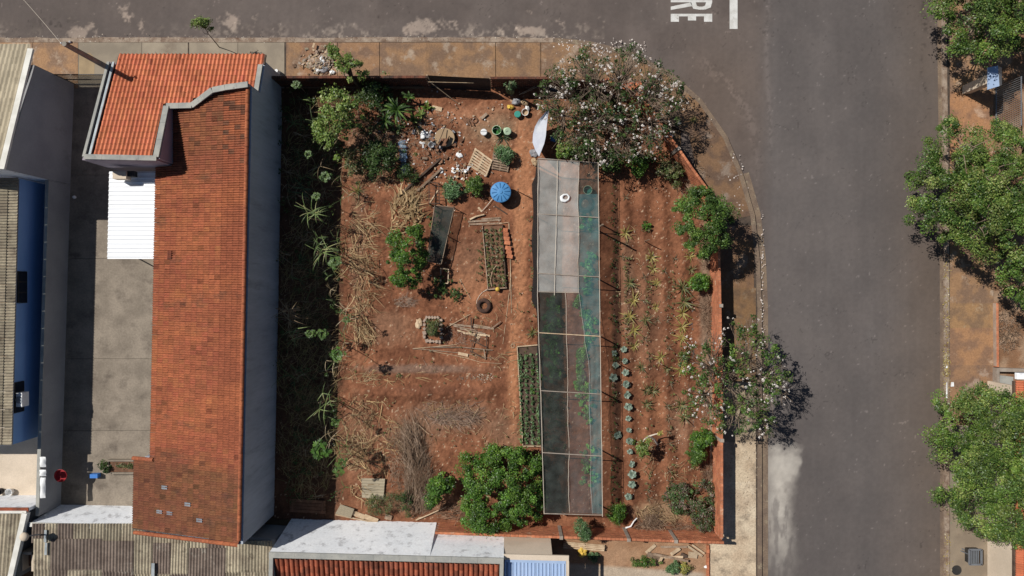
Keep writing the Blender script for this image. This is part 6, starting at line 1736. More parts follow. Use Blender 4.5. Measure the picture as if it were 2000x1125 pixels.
# ---- white-flowered trees: bare branching stems, thin leaves, many small white blossoms
def flower_tree(label, base, poly, z0, z1, seed, nleaf, nflower, nbr, stems, ftop=None, lp='dark', leafn=38):
    rng = np.random.RandomState(seed)
    gx, gy = gp(*base); t = thing('flowering_tree', label, 'tree', (gx, gy, .08))
    C = clump_points(poly, z0, z1, nbr, rng, .1, .35)
    b = MB()
    forks = []
    for sx, sy, sz in stems:
        top = at(sx, sy, sz); bb_ = Vector((gx + rng.uniform(-.25, .25), gy + rng.uniform(-.25, .25), .02))
        k = bb_.lerp(top, .5) + Vector((rng.uniform(-.2, .2), rng.uniform(-.2, .2), .15))
        b.tube([bb_, k, top], [.08, .065, .05], 7, False); forks.append(top); forks.append(k.lerp(top, .5))
    for c in C:
        c = Vector(c)
        f = min(forks, key=lambda q: (q - c).length + rng.uniform(0, .5))
        j = f.lerp(c, .55) + Vector((rng.uniform(-.22, .22), rng.uniform(-.22, .22), rng.uniform(-.05, .2)))
        b.tube([f, f.lerp(j, .5) + Vector((rng.uniform(-.07, .07), rng.uniform(-.07, .07), .04)), j, c], [.026, .021, .016, .007], 4, False)
        for _ in range(2):
            e = c + Vector((rng.uniform(-.4, .4), rng.uniform(-.4, .4), rng.uniform(-.1, .3)))
            b.tube([j.lerp(c, rng.uniform(.3, .9)), e], [.01, .005], 3, False)
    b.build('trunk', M['bark'], t)
    # leaves: scattered tufts at some of the tips
    Cl = clump_points(poly, z0, z1, nleaf, rng, .1, .45)
    crown_mesh('crown', Cl, .24, leafn, .13, .075, lp, t, rng, .6)
    Cf = clump_points(poly, z0 + .3, z1 + .1, nflower // 3, rng, .0, .25)
    Cf = np.repeat(Cf, 3, 0) + rng.normal(0, .13, (len(Cf) * 3, 3)) * np.array([1, 1, .6])
    Cf = np.concatenate([Cf, clump_points(poly, z0 + .3, z1 + .1, nflower // 4, rng, .0, .25)])
    n = 5
    P = np.repeat(Cf, n, 0); a = np.tile(np.arange(n) * 2 * math.pi / n, len(Cf)) + np.repeat(rng.rand(len(Cf)) * 6, n)
    rad = np.repeat(rng.uniform(.018, .042, len(Cf)) * rng.choice([.7, 1, 1, 1.3], len(Cf)), n)
    P = P + np.stack([np.cos(a) * rad, np.sin(a) * rad, 0 * a], 1) + rng.normal(0, .012, P.shape)
    # second bloom beside about a third of them
    N = np.stack([np.cos(a) * .5, np.sin(a) * .5, np.ones_like(a)], 1) + rng.normal(0, .25, P.shape)
    tt = np.ones((len(P), 3)) * rng.uniform(.75, 1.02, (len(P), 1)) * np.array([1, .95, .9])
    pk = rng.rand(len(P)) < .06; tt[pk] *= np.array([.95, .82, .76])
    leaves('blossoms', P, N, rad * 1.9, rad * 1.5, tt, t, 'petal', rng, .1)
    return t


flower_tree('wide bare branched tree with white flowers at the street corner', (1185, 235),
            [(1040, 185), (1050, 165), (1068, 130), (1095, 105), (1130, 95), (1150, 82), (1185, 92), (1215, 84), (1250, 78), (1268, 100), (1285, 110), (1310, 125), (1325, 145), (1345, 152), (1340, 185), (1350, 200), (1335, 235), (1320, 262), (1300, 290), (1270, 305), (1235, 318), (1190, 325), (1150, 312), (1110, 300), (1085, 275), (1075, 240), (1060, 215)],
            1.9, 4.2, 201, 280, 400, 620, [(1120, 190, 2.2), (1160, 170, 2.6), (1210, 165, 2.7), (1260, 190, 2.6), (1270, 240, 2.3), (1220, 270, 2.0), (1150, 255, 1.9), (1100, 225, 1.8)], lp='dark', leafn=22)
flower_tree('smaller bare branched white flowering tree spreading over the pavement', (1398, 745),
            [(1318, 700), (1350, 665), (1390, 640), (1415, 650), (1440, 622), (1475, 608), (1492, 625), (1490, 650), (1520, 680), (1545, 725), (1556, 755), (1545, 790), (1520, 800), (1518, 850), (1480, 872), (1445, 862), (1415, 850), (1380, 832), (1345, 812), (1330, 790), (1345, 740)],
            2.7, 4.4, 202, 190, 170, 260, [(1420, 730, 2.4), (1460, 705, 2.7), (1490, 740, 2.8), (1450, 780, 2.6), (1390, 720, 2.2), (1375, 770, 2.0)], lp='deep', leafn=32)
# greens, brick dust and low growth beneath the big flowering tree
rng = np.random.RandomState(77)
C = clump_points([(1050, 190), (1120, 170), (1200, 190), (1280, 230), (1320, 300), (1300, 330), (1180, 325), (1085, 300), (1075, 240)], .15, .9, 140, rng, .1, .6)
tag(crown_mesh('undergrowth', C, .24, 30, .12, .06, 'dark', None, rng), 'low dark undergrowth beneath the flowering tree', None, None, 'stuff')
heap('brick_rubble', 'broken orange bricks on the corner pavement under the flowering tree', 'rubble', 1230, 172, 44, 20, .35, 260, ['brick', 'tile_barrel', 'mortar'], 9, .1, .28)

# ---- spiky rosettes, collards, tall stems
def blades(b, n, L, w, r, lift=(.2, 1.2), droop=.5, seg=4, base=(0, 0, 0), tint=None, crease=.15):
    for k in range(n):
        a = 2 * math.pi * k / n * 2.4 + r.uniform(-.5, .5); e = r.uniform(*lift); l = L * r.uniform(.55, 1.15)
        d = Vector((math.cos(a), math.sin(a), 0)); sx = Vector((-d.y, d.x, 0))
        p = Vector(base); ang = e; pts = [p.copy()]
        for s in range(seg):
            p = p + (d * math.cos(ang) + Vector((0, 0, math.sin(ang)))) * l / seg; ang -= droop * (s + 1) / seg * 1.4; pts.append(p.copy())
        if tint: b.cur = tint[r.randrange(len(tint))]
        vs = []
        for s, q in enumerate(pts):
            ww = w * (1 - (s / seg) ** 1.6) * (.75 if s == 0 else 1) + .002
            vs += [q - sx * ww / 2, q + Vector((0, 0, -ww * crease)), q + sx * ww / 2]
        fs = []
        for s in range(seg):
            i = s * 3; fs += [(i, i + 1, i + 4, i + 3), (i + 1, i + 2, i + 5, i + 4)]
        b.add(vs, fs)


def proto_plant(name, label, cat, group, fn, parts):
    t = thing(name, label, cat, (0, 0, 0), group=group)
    for nm, m in parts:
        b = MB(); fn(nm, b); b.build(nm, M[m], t)
    return t


rr1 = random.Random(5)
SP_Y = [(.24, .2, .05), (.3, .24, .07), (.17, .16, .045), (.36, .3, .1)]
SP_G = [(.1, .11, .035), (.15, .14, .05), (.075, .085, .03), (.2, .17, .07)]
ROS = [  # px, py, size, kind  (y yellowish, g green-dark, s small dry)
    (1222, 455, .55, 'y'), (1273, 503, .62, 'y'), (1277, 525, .5, 'y'), (1348, 500, .5, 'y'), (1229, 552, .6, 'g'), (1283, 552, .42, 'y'), (1350, 527, .45, 'g'), (1334, 562, .78, 'g'), (1336, 590, .8, 'g'), (1334, 612, .62, 'y'),
    (1238, 586, .62, 'y'), (1230, 618, .6, 'y'), (1238, 645, .66, 'y'), (1262, 624, .55, 'g'), (1282, 600, .42, 'y'), (1284, 625, .36, 's'), (1303, 625, .36, 's'), (1304, 581, .36, 's'), (1298, 530, .34, 's'), (1258, 541, .34, 's'), (1260, 588, .36, 's'),
    (1240, 676, .5, 'y'), (1260, 662, .36, 's'), (1333, 638, .6, 'y'), (1332, 660, .58, 'y'), (1291, 698, .55, 'y'), (1333, 695, .55, 'g'), (1253, 718, .5, 'g'), (1330, 722, .62, 'y'), (1307, 678, .4, 's'), (1318, 505, .34, 's'), (1222, 475, .3, 's'),
    (1275, 765, .62, 'g'), (1262, 762, .5, 'g'), (1262, 790, .5, 'g'), (1302, 722, .4, 'g'), (1310, 750, .4, 's'), (1304, 793, .42, 's'), (1268, 700, .36, 's'), (1306, 818, .4, 's'), (1306, 845, .34, 's'), (1308, 866, .34, 's'), (1330, 792, .7, 'g'), (1337, 815, .6, 'g'), (1308, 920, .36, 's'), (1310, 943, .36, 's'), (1267, 958, .36, 's'), (1268, 975, .36, 's'), (1222, 385, .36, 's'), (1216, 500, .36, 's')]
# tell each one apart by what is nearest, else by its rank in its column
protos = {}
for kd, n, tn, wv in (('y', 15, SP_Y, .06), ('g', 17, SP_G, .055), ('s', 10, [(.1, .11, .05), (.16, .12, .07), (.07, .08, .035)], .05)):
    b = MB(); blades(b, n, 1.0, wv / .6, rr1, (.15, 1.15), .55, 4, (0, 0, .02), tn)
    me = b.mesh('spiky_' + kd); me.materials.append(M['leaf']); protos[kd] = me
b = MB(); b.lathe([(0, 0), (.07, 0), (.05, .1), (0, .12)], (0, 0, 0), 8); heart = b.mesh('heart'); heart.materials.append(M['wood_brown'])
ROS_L = {'y': 'yellow green spiky pineapple plant', 'g': 'dark spiky pineapple plant', 's': 'small dull spiky seedling'}
ordn = ['first', 'second', 'third', 'fourth', 'fifth', 'sixth', 'seventh', 'eighth', 'ninth', 'tenth', 'eleventh', 'twelfth', 'thirteenth', 'fourteenth', 'fifteenth', 'sixteenth', 'seventeenth', 'eighteenth', 'nineteenth', 'twentieth']
for kd in 'ygs':
    lst = sorted([q for q in ROS if q[3] == kd], key=lambda q: q[1])
    for i, (px, py, s, _) in enumerate(lst):
        col = 'in the row beside the tunnel' if px < 1245 else ('in the middle rows' if px < 1320 else 'in the row nearest the street wall')
        same = [q for q in lst if (q[0] < 1245) == (px < 1245) and (q[0] >= 1320) == (px >= 1320)]
        j = same.index((px, py, s, kd))
        lab = f"{ROS_L[kd]}, {ordn[j]} from the top {col}"
        z = soil_h(px, py); p = at(px, py, z + .15)
        t = thing('pineapple_plant', lab, 'plant', (p.x, p.y, z), R.uniform(0, 6), 'spiky plants in rows')
        t.scale = (s * 1.3, s * 1.3, s * (1.1 + R.uniform(-.15, .15)))
        link_mesh('leaf_rosette', protos[kd], None, t); link_mesh('heart', heart, None, t)
t = thing('agave', 'dark spiky agave below the pale green tub', 'plant', (*at(982, 266, .3).xy, .1)); b = MB(); rr2 = random.Random(8)
blades(b, 34, .8, .06, rr2, (.1, 1.4), .5, 4, (t.location.x, t.location.y, .12), [(.045, .07, .03), (.06, .09, .035), (.03, .05, .02)]); b.build('leaf_rosette', M['leaf'], t)
b = MB(); b.lathe([(0, 0), (.09, 0), (.07, .15), (0, .18)], t.location, 8); b.build('heart', M['wood_brown'], t)
for k, (px, py, s, lab) in enumerate(((698, 372, .8, 'dry spiky yucca on the edge of house shade near the bottle stack'), (806, 395, .5, 'dry spiky plant by the pale beam end'), (1040, 650, .55, 'dark spiky plant on the path above planted tray'), (1355, 232, .4, 'small spiky plant by the curved wall'))):
    px0 = px; p = at(px, py, .3); t = thing('yucca', lab, 'plant', (p.x, p.y, .08)); b = MB()
    blades(b, 22, s, .05, random.Random(40 + k), (.1, 1.3), .5, 4, (p.x, p.y, .12), SP_G + SP_Y[:1]); b.build('leaf_rosette', M['leaf'], t)

# collard row
col_l = MB(); rr3 = random.Random(3)
def collard(seed):
    b = MB(); r = random.Random(seed)
    for k in range(13):
        a = k * 2.4 + r.uniform(-.2, .2); e = r.uniform(.25, 1.0) if k > 3 else 1.2; L = r.uniform(.2, .27) * (1 if k > 3 else .6); w = L * .85
        d = Vector((math.cos(a), math.sin(a), 0)); sx = Vector((-d.y, d.x, 0)); b.cur = PAL['bluish'][r.randrange(3)]
        p0 = Vector((0, 0, .16)); p1 = p0 + (d * math.cos(e) + Vector((0, 0, math.sin(e)))) * L * .55; p2 = p1 + (d * math.cos(e - .6) + Vector((0, 0, math.sin(e - .6)))) * L * .5
        b.add([p0 - sx * .02, p0 + sx * .02, p1 - sx * w / 2 + Vector((0, 0, .03)), p1, p1 + sx * w / 2 + Vector((0, 0, .03)), p2 - sx * w * .25, p2 - Vector((0, 0, .02)), p2 + sx * w * .25], [(0, 1, 3), (0, 3, 2), (1, 4, 3), (2, 3, 6, 5), (3, 4, 7, 6)])
    me = b.mesh('collard_head'); me.materials.append(M['leaf']); return me
CM = [collard(1), collard(2), collard(3)]
b = MB(); b.tube([(0, 0, 0), (.01, 0, .18)], [.03, .022], 6); stem_me = b.mesh('stem'); stem_me.materials.append(M['wood_brown'])
CO = [(1219, 683), (1221, 705), (1222, 728), (1223, 750), (1225, 772), (1227, 795), (1228, 818), (1229, 840), (1230, 861), (1231, 883), (1234, 907), (1235, 927), (1234, 947), (1228, 970)]
cl_ = ['collard at the upper end of the sunlit blue green row'] + [f'{ordn[i]} collard from the upper end of the sunlit blue green row' for i in range(1, 13)] + ['collard at the lower end of the sunlit blue green row']
CO2 = [(1200, 690), (1203, 713), (1199, 737), (1206, 850)]
cl2 = ['uppermost collard in the shade strip beside the teal net', 'second collard down in the shade strip beside the teal net', 'third collard down in the shade strip beside the teal net', 'lowest lone collard in the shade strip beside the teal net']
for (px, py), lab in list(zip(CO, cl_)) + list(zip(CO2, cl2)):
    z = soil_h(px, py); p = at(px, py, z + .25); t = thing('collard', lab, 'plant', (p.x, p.y, z), R.uniform(0, 6), 'blue green collards in the row')
    s = R.uniform(.75, 1.15); t.scale = (s, s, s)
    link_mesh('leaf_head', R.choice(CM), None, t); link_mesh('stem', stem_me, None, t)

# tall thin cassava stems whose tops reach out of the house shade
def palmate(seed, n=9, L=.42, pal='weed'):
    b = MB(); r = random.Random(seed)
    for k in range(n * 2):
        a = k * 2.4 + r.uniform(-.3, .3); e = r.uniform(-.2, .9); d = Vector((math.cos(a) * math.cos(e), math.sin(a) * math.cos(e), math.sin(e)))
        h = d * L * (.12 + .78 * ((k + r.random()) / (n * 2)) ** .8); b.cur = PAL[pal][r.randrange(3)]
        b.tube([(0, 0, -.05), h], [.008, .005], 3, False)
        sx = Vector((-math.sin(a), math.cos(a), 0)); m = r.uniform(.8, 1.15)
        for f in range(5):
            g = (f - 2) * .62 + r.uniform(-.12, .12); ld = (d * math.cos(g) + sx * math.sin(g)); ld.z = ld.z * .5 - r.uniform(.0, .3); ls = ld.cross(Vector((0, 0, 1))).normalized()
            l = L * .5 * m * (1 - .08 * abs(f - 2)); w = l * .34; q = h
            b.add([q, q + ld * l * .6 + ls * w / 2, q + ld * l, q + ld * l * .6 - ls * w / 2], [(0, 1, 2, 3)])
    return b
CA = [(580, 166, 2.3, .26, 'slender palmate plant in the top corner of the house shade'), (636, 345, 2.6, .3, 'slender palmate plant in shade below the leaning green tree'), (603, 302, 2.2, .22, 'small palmate plant in shade near the house upper wall'), (618, 384, 2.2, .24, 'small palmate plant beside the uppermost cane clump'),
      (655, 512, 2.7, .36, 'palmate plant at shade edge beside the dry straw'), (607, 652, 2.3, .26, 'palmate plant in deep shade, nearer the house of two'), (630, 652, 2.5, .3, 'palmate plant in deep shade, farther from house of two'), (676, 625, 2.4, .22, 'small palmate plant just at the sunlit edge of straw'),
      (660, 692, 3.0, .4, 'palmate plant at shade edge above the soil ridges'), (655, 825, 2.7, .26, 'small palmate plant at shade edge beside the lower cane'), (627, 878, 3.35, .5, 'bright sunlit palmate plant standing tall in the house shade'), (668, 905, 2.7, .32, 'palmate plant at shade edge above the cream sheet'), (662, 920, 2.5, .3, 'lower palmate plant at shade edge near the cream sheet')]
for k, (px, py, h, L, lab) in enumerate(CA):
    p = at(px, py, h); base = Vector((p.x + R.uniform(-.25, .25), p.y + R.uniform(-.25, .25), .05)); t = thing('cassava_plant', lab, 'plant', base, group='slender palmate plants in the house shade')
    b = MB(); b.tube([base, base.lerp(p, .5) + Vector((.05, .03, 0)), p], [.03, .022, .014], 6); b.build('stem', M['bark'], t)
    q = palmate(60 + k, 11 if L > .38 else 9, L * 1.05, 'fresh' if k in (10, 8) else 'mid'); q.v = [(x + p.x, y + p.y, z + p.z) for x, y, z in q.v]; q.build('crown', M['leaf'], t)

# cane clumps
CANE = [(612, 420, 2.6, 26, 'green', 'cane clump with arching leaves in the upper house shade'), (626, 492, 2.7, 30, 'green', 'cane clump with pale arching leaf tips by the shade edge'), (632, 787, 3.0, 16, 'green', 'star shaped cane top catching sun in the lower shade'), (563, 610, 2.5, 34, 'dry', 'dry brown cane clump against the house wall'), (572, 655, 2.4, 14, 'green', 'cane tuft with broken pale leaf against the house wall'), (590, 380, 1.8, 22, 'dim', 'dim cane clump in shade high up by the house')]
for k, (px, py, h, n, kd, lab) in enumerate(CANE):
    p = at(px, py, h * .8); t = thing('cane_clump', lab, 'cane', (p.x, p.y, .05)); r = random.Random(80 + k)
    b = MB()
    for s in range(6):
        a = r.uniform(0, 6); b.tube([(p.x + .15 * math.cos(a), p.y + .15 * math.sin(a), .03), (p.x + .25 * math.cos(a), p.y + .25 * math.sin(a), h * r.uniform(.6, .85))], .018, 5)
    b.build('stem', M['wood_pale'], t)
    b = MB(); tn = {'green': [(.2, .26, .09), (.13, .19, .06), (.3, .3, .13), (.09, .13, .045)], 'dry': [(.26, .17, .09), (.18, .12, .07), (.34, .25, .14)], 'dim': [(.08, .12, .05), (.1, .12, .05)]}[kd]
    for q_ in range(4):
        o_ = (p.x + r.gauss(0, .28), p.y + r.gauss(0, .28), h * r.uniform(.6, .95))
        blades(b, max(3, n // 4), r.uniform(.8, 1.6), .042, r, (-.1, 1.2), r.uniform(.3, .9), 6, o_, tn)
    b.build('leaf_blades', M['leaf'], t)

r = random.Random(222); b = MB()
for k in range(85):
    px, py = r.uniform(552, 685), r.uniform(300, 970) if k > 12 else r.uniform(180, 300)
    h = r.uniform(.2, 1.5); p = at(px, py, h)
    dry = r.random() < .45
    blades(b, r.randrange(4, 8), r.uniform(.7, 1.5), r.uniform(.022, .04), r, (-.1, 1.3), r.uniform(.4, .95), 6, p, [(.3, .22, .12), (.22, .16, .09), (.4, .32, .2)] if dry else [(.09, .13, .045), (.14, .19, .06), (.07, .1, .035)])
tag(b.build('tall_grass', M['leaf']), 'tangled long grass and dead cane leaves in the house shade', None, None, 'stuff')

# palm-like plants and banana leaves in the upper garden
for k, (px, py, h, L, n, lab) in enumerate(((775, 215, 1.9, 1.7, 20, 'dark feathery palm plant in the upper garden'), (752, 236, 1.4, 1.3, 14, 'smaller arching palm plant left of the dark palm'), (800, 190, 1.2, .7, 10, 'tuft of upright leaves right of the dark palm'))):
    p = at(px, py, h * .6); t = thing('palm_plant', lab, 'plant', (p.x, p.y, .08)); r = random.Random(120 + k)
    b = MB(); b.tube([(p.x, p.y, .05), (p.x, p.y, h * .6)], [.06, .045], 7); b.build('trunk', M['bark_dark'], t)
    b = MB(); blades(b, n, L, .13, r, (.2, 1.1), .8, 6, (p.x, p.y, h * .6), PAL['mid'] + PAL['dark']); b.build('crown', M['leaf'], t)
for k, (px, py, lab) in enumerate(((820, 220, 'broad leaved bright plant above the cluttered corner'), (805, 232, 'broad leaved plant just left of the bright one'), (833, 208, 'upright broad leaf plant by the cream plank'))):
    p = at(px, py, .5); t = thing('canna_plant', lab, 'plant', (p.x, p.y, .08)); b = MB(); blades(b, 9, .55, .2, random.Random(140 + k), (.5, 1.4), .4, 4, (p.x, p.y, .1), PAL['light']); b.build('leaf_blades', M['leaf'], t)

# tall cactus by the upper wall
t = thing('cactus', 'tall green column cactus standing in shade by the upper wall', 'cactus', (*at(997, 178, .6).xy, .05)); x, y = t.location.xy
b = MB()
for (dx, dy, h, r) in ((0, 0, 2.3, .11), (-.18, .02, 1.5, .09), (.15, -.05, 1.0, .08)):
    pts = [(x, y, .05), (x + dx, y + dy, .4), (x + dx * 1.2, y + dy, h)]; b.tube(pts, [r * .8, r, r * .7], 10)
b.build('stem', M['teal_pl'] if False else mat('cactus_green', (.1, .13, .06), (.14, .15, .08), scale=4), t)
rng = np.random.RandomState(9); C = np.array([[x + rng.normal(0, .12), y + rng.normal(0, .1), rng.uniform(1.2, 2.4)] for _ in range(14)]); crown_mesh('crown', C, .16, 18, .09, .03, 'weed', t, rng)
# crooked pale stemmed plant
t = thing('crooked_tree', 'crooked pale stemmed plant with green tuft beside the collard row', 'plant', (*at(1262, 855, .3).xy, .08))
P = [at(*q) for q in ((1284, 868, .1), (1278, 858, .7), (1268, 852, 1.1), (1259, 858, 1.45), (1254, 868, 1.6))]
b = MB(); b.tube(P, [.07, .06, .055, .05, .04], 7); b.tube([P[2], at(1280, 848, 1.2), at(1292, 846, 1.4)], [.05, .035, .025], 6); b.build('trunk', M['rope'], t)
rng = np.random.RandomState(19); e = P[-1]
C = np.array([[e.x + rng.normal(0, .2), e.y - .25 + rng.normal(0, .28), 1.6 + rng.uniform(-.1, .35)] for _ in range(26)]); crown_mesh('crown', C, .16, 40, .16, .04, 'light', t, rng)
e = at(1290, 846, 1.45); C = np.array([[e.x + rng.normal(0, .07), e.y + rng.normal(0, .07), 1.45] for _ in range(7)]); crown_mesh('flower_tuft', C, .1, 20, .1, .05, 'yellow', t, rng)
# dead clump with white branch, corner
rod('branch', 'white bare branch lying beside the dead clump at lower wall', 'branch', [(1222, 1031), (1232, 1028), (1238, 1018), (1244, 1012)], .05, 'white', z=.1)
rod('branch', 'long pale branch lying between brush heap and lower wall', 'branch', [(812, 1016), (836, 1006), (858, 996), (872, 990)], .04, 'wood_pale', z=.1)
rod('branch', 'forked brown branch leaning on the lower wall', 'branch', [(886, 1030), (896, 1010), (904, 992)], .03, 'wood_brown', z=.6)
rod('branch', 'pale crooked branch standing from the dead twig heap', 'branch', [(922, 820), (928, 808), (934, 798)], .03, 'wood_pale', z=.1)
rod('branch', 'long yellow cane arching above the brush heap', 'branch', [(806, 824), (818, 830), (830, 842), (838, 848)], .022, 'wood_pale', z=.2)

# ---- beds: seedlings in rows, greens under the net (too small to pick apart: one mass per bed)
def row_plants(name, label, spots, L, pal, n=10, lift=.1, rng=None, W=.5, z=.2):
    rng = rng or np.random.RandomState(31)
    C = np.array([[*at(x, y, z + lift).xy, z + lift * rng.uniform(.6, 1.3)] for x, y in spots])
    o = crown_mesh(name, C, L * .8, n, L, L * W, pal, None, rng, .8)
    return tag(o, label, None, None, 'stuff')


sp = [(1010 + 11.5 * (i + .5) + (y - 675) * .012 + R.uniform(-1.2, 1.2), y + R.uniform(-1.2, 1.2)) for i in range(4) for y in np.arange(694, 868, 7.4)]
row_plants('seedlings', 'rows of grey green seedlings in the planted tray', sp, .16, 'weed', 15, .12, W=.4)
row_plants('seedlings', 'bright greens in the planted tray', [(1040, 722), (1041, 728), (1042, 766), (1038, 760), (1024, 850)], .16, 'fresh', 16, .12)
sp = [(949 + 9.5 * i + (y - 443) * .06 + R.uniform(-1, 1), y + R.uniform(-1, 1)) for i in range(4) for y in np.arange(449, 560, 9)]
row_plants('seedlings', 'rows of small plants in the framed seed bed', sp, .16, 'olive', 14, .1, W=.4)
g = [(1148 + R.gauss(0, 7), y) for y in np.arange(420, 990, 4) if math.sin(y * .05) > -.4]
row_plants('salad_greens', 'pale green vegetables in rows under the teal net', g, .19, 'net', 14, .15, W=.8)
g = [(1076 + R.gauss(0, 8), y) for y in np.arange(580, 745, 2.2)]
row_plants('salad_greens', 'leafy vegetables under the black net', g, .22, 'net', 11, .3, W=.6)
g = [(1132 + R.gauss(0, 3.5), y) for y in np.arange(682, 760, 2.0)] + [(1130 + R.gauss(0, 4), 588 + R.gauss(0, 6)) for _ in range(10)] + [(1141 + R.gauss(0, 4), 612 + R.gauss(0, 5)) for _ in range(10)]
row_plants('salad_greens', 'bright lettuce row in the middle of the tunnel', g, .19, 'net', 18, .15, W=.8)
g = [(1075 + R.gauss(0, 14), R.uniform(765, 880)) for _ in range(160)]
row_plants('seedlings', 'grey seedlings under the lower black net', g, .13, 'olive', 8, .1)
g = [(R.uniform(1195, 1205) + R.gauss(0, 3), R.uniform(350, 990)) for _ in range(150)]
row_plants('low_weeds', 'low weeds in the shade strip beside the tunnel', g, .1, 'dark', 8, .08)
g = [(1222 + R.gauss(0, 6), R.uniform(500, 680)) for _ in range(50)] + [(1264 + R.gauss(0, 4), 440 + R.gauss(0, 6)) for _ in range(14)] + [(1312 + R.gauss(0, 5), R.uniform(500, 960)) for _ in range(60)] + [(1266 + R.gauss(0, 5), R.uniform(500, 960)) for _ in range(60)] + [(1295, 530), (1388, 560)]
row_plants('low_weeds', 'small weeds among the pineapple rows', g, .1, 'olive', 8, .06)
g = [(R.uniform(690, 1045), R.uniform(400, 880)) for _ in range(70)] + [(1040 + R.gauss(0, 4), R.uniform(420, 660)) for _ in range(40)] + [(783 + R.gauss(0, 3), 733 + R.gauss(0, 3)) for _ in range(6)] + [(940 + R.gauss(0, 6), R.uniform(450, 560)) for _ in range(24)]
row_plants('low_weeds', 'scattered weeds on the red soil', g, .1, 'olive', 8, .05)
g = [(865 + R.gauss(0, 12), 560 + R.gauss(0, 12)) for _ in range(40)] + [(890 + R.gauss(0, 6), 575 + R.gauss(0, 5)) for _ in range(20)] + [(850 + R.gauss(0, 12), 440 + R.gauss(0, 20)) for _ in range(24)]
row_plants('low_weeds', 'green weeds round the small frame and netted bench', g, .13, 'dark', 14, .2)
g = [(1264 + R.gauss(0, 4), 441 + R.gauss(0, 4)) for _ in range(14)]
row_plants('low_weeds', 'bright green tuft in the pineapple rows', g, .11, 'fresh', 18, .1)

# ---- dry straw, twigs, brush heaps: nobody could count them
def straw(name, label, zones, m, wid=(.012, .03), lift=.06, rng=None, cols=None):
    """zones: (cx, cy, rx, ry, count, length lo, hi, main angle, spread, height)"""
    rng = rng or np.random.RandomState(51); V = []; Q = []; T = []; k0 = 0
    cols = np.array(cols or [(.95, .95, .92), (.68, .62, .55), (1.12, 1.08, .98), (.45, .38, .32)])
    for cx, cy, rx, ry, n, l0, l1, ang, spr, hh in zones:
        for _ in range(n):
            a0 = rng.uniform(0, 2 * math.pi); q = math.sqrt(rng.rand())
            px, py = cx + rx * q * math.cos(a0), cy + ry * q * math.sin(a0)
            l = rng.uniform(l0, l1); a = ang + rng.normal(0, spr); cv = rng.normal(0, .5); w = rng.uniform(*wid) / 2
            X, Y = gp(px, py); z = .11 + hh * rng.rand() * (1 - q * q * .7)
            pts = []; x, y = X, Y
            tilt = rng.normal(0, .18)
            for s in range(4):
                pts.append((x, y, max(.1, z + tilt * (s - 1.5) * l / 3 + .02)))
                x += math.cos(a) * l / 3; y += math.sin(a) * l / 3; a += cv * .5
            tt = cols[rng.randint(len(cols))] * rng.uniform(.8, 1.2)
            for s in range(4):
                p = pts[s]; d = (pts[min(3, s + 1)][0] - pts[max(0, s - 1)][0], pts[min(3, s + 1)][1] - pts[max(0, s - 1)][1]); dl = math.hypot(*d) + 1e-6
                ww = w * (1 - .25 * s); nx, ny = -d[1] / dl * ww, d[0] / dl * ww
                V += [(p[0] - nx, p[1] - ny, p[2]), (p[0] + nx, p[1] + ny, p[2] + ww * .6)]; T += [tt, tt]
            for s in range(3): Q.append((k0 + 2 * s, k0 + 2 * s + 1, k0 + 2 * s + 3, k0 + 2 * s + 2))
            k0 += 8
    return tag(np_mesh(name, np.array(V), np.array(Q), M[m], None, tint=np.array(T)), label, None, None, 'stuff')


A0 = math.pi / 2
straw('dry_straw', 'pale dry cane leaves along the edge of house shade', [
    (704, 440, 30, 40, 85, .5, 1.5, -.4, .9, .5), (704, 505, 32, 34, 90, .5, 1.5, -.3, .8, .5), (708, 560, 30, 34, 65, .5, 1.4, -.6, .9, .4), (706, 615, 24, 40, 75, .5, 1.4, -1.2, .6, .4), (715, 650, 16, 18, 60, .3, .8, -1.2, .6, .3),
    (695, 830, 28, 60, 80, .4, 1.1, .2, 1.2, .3), (690, 880, 26, 40, 90, .4, 1.0, .4, 1.2, .3), (700, 730, 36, 20, 50, .4, 1.1, .2, .6, .2), (740, 750, 50, 40, 40, .4, 1.0, .3, .9, .15), (715, 950, 30, 40, 50, .3, .8, .4, 1.2, .2),
    (790, 405, 30, 24, 60, .3, .9, 1.2, .6, .4), (815, 380, 20, 16, 60, .2, .6, .9, .5, .2), (730, 790, 60, 40, 26, .3, .9, .5, 1.2, .1), (760, 870, 40, 50, 60, .3, 1.0, .8, 1.0, .2), (1280, 1000, 40, 18, 70, .4, 1.1, -.4, .6, .3), (1262, 900, 12, 40, 30, .3, .9, 1.2, .5, .2),
    (1330, 930, 40, 30, 60, .2, .6, .3, 1.4, .15), (940, 700, 60, 20, 40, .3, .9, -.1, .4, .1), (930, 820, 120, 50, 120, .15, .5, .3, 1.5, .08), (960, 620, 60, 40, 40, .2, .6, .3, 1.5, .05), (1240, 560, 40, 120, 60, .2, .5, .5, 1.4, .05), (740, 330, 60, 40, 60, .3, .8, .3, 1.2, .2)], 'straw', (.022, .05))
straw('dry_leaves', 'pale curled dry banana leaves above the bright bush', [(792, 402, 26, 26, 70, .4, 1.0, 1.2, .5, .5), (806, 425, 22, 20, 50, .3, .8, 1.4, .5, .4), (775, 440, 18, 20, 20, .3, .8, .9, .8, .3)], 'straw', (.05, .12), cols=[(1.2, 1.15, 1.05), (.9, .85, .75), (1.35, 1.3, 1.2), (.6, .52, .42)])
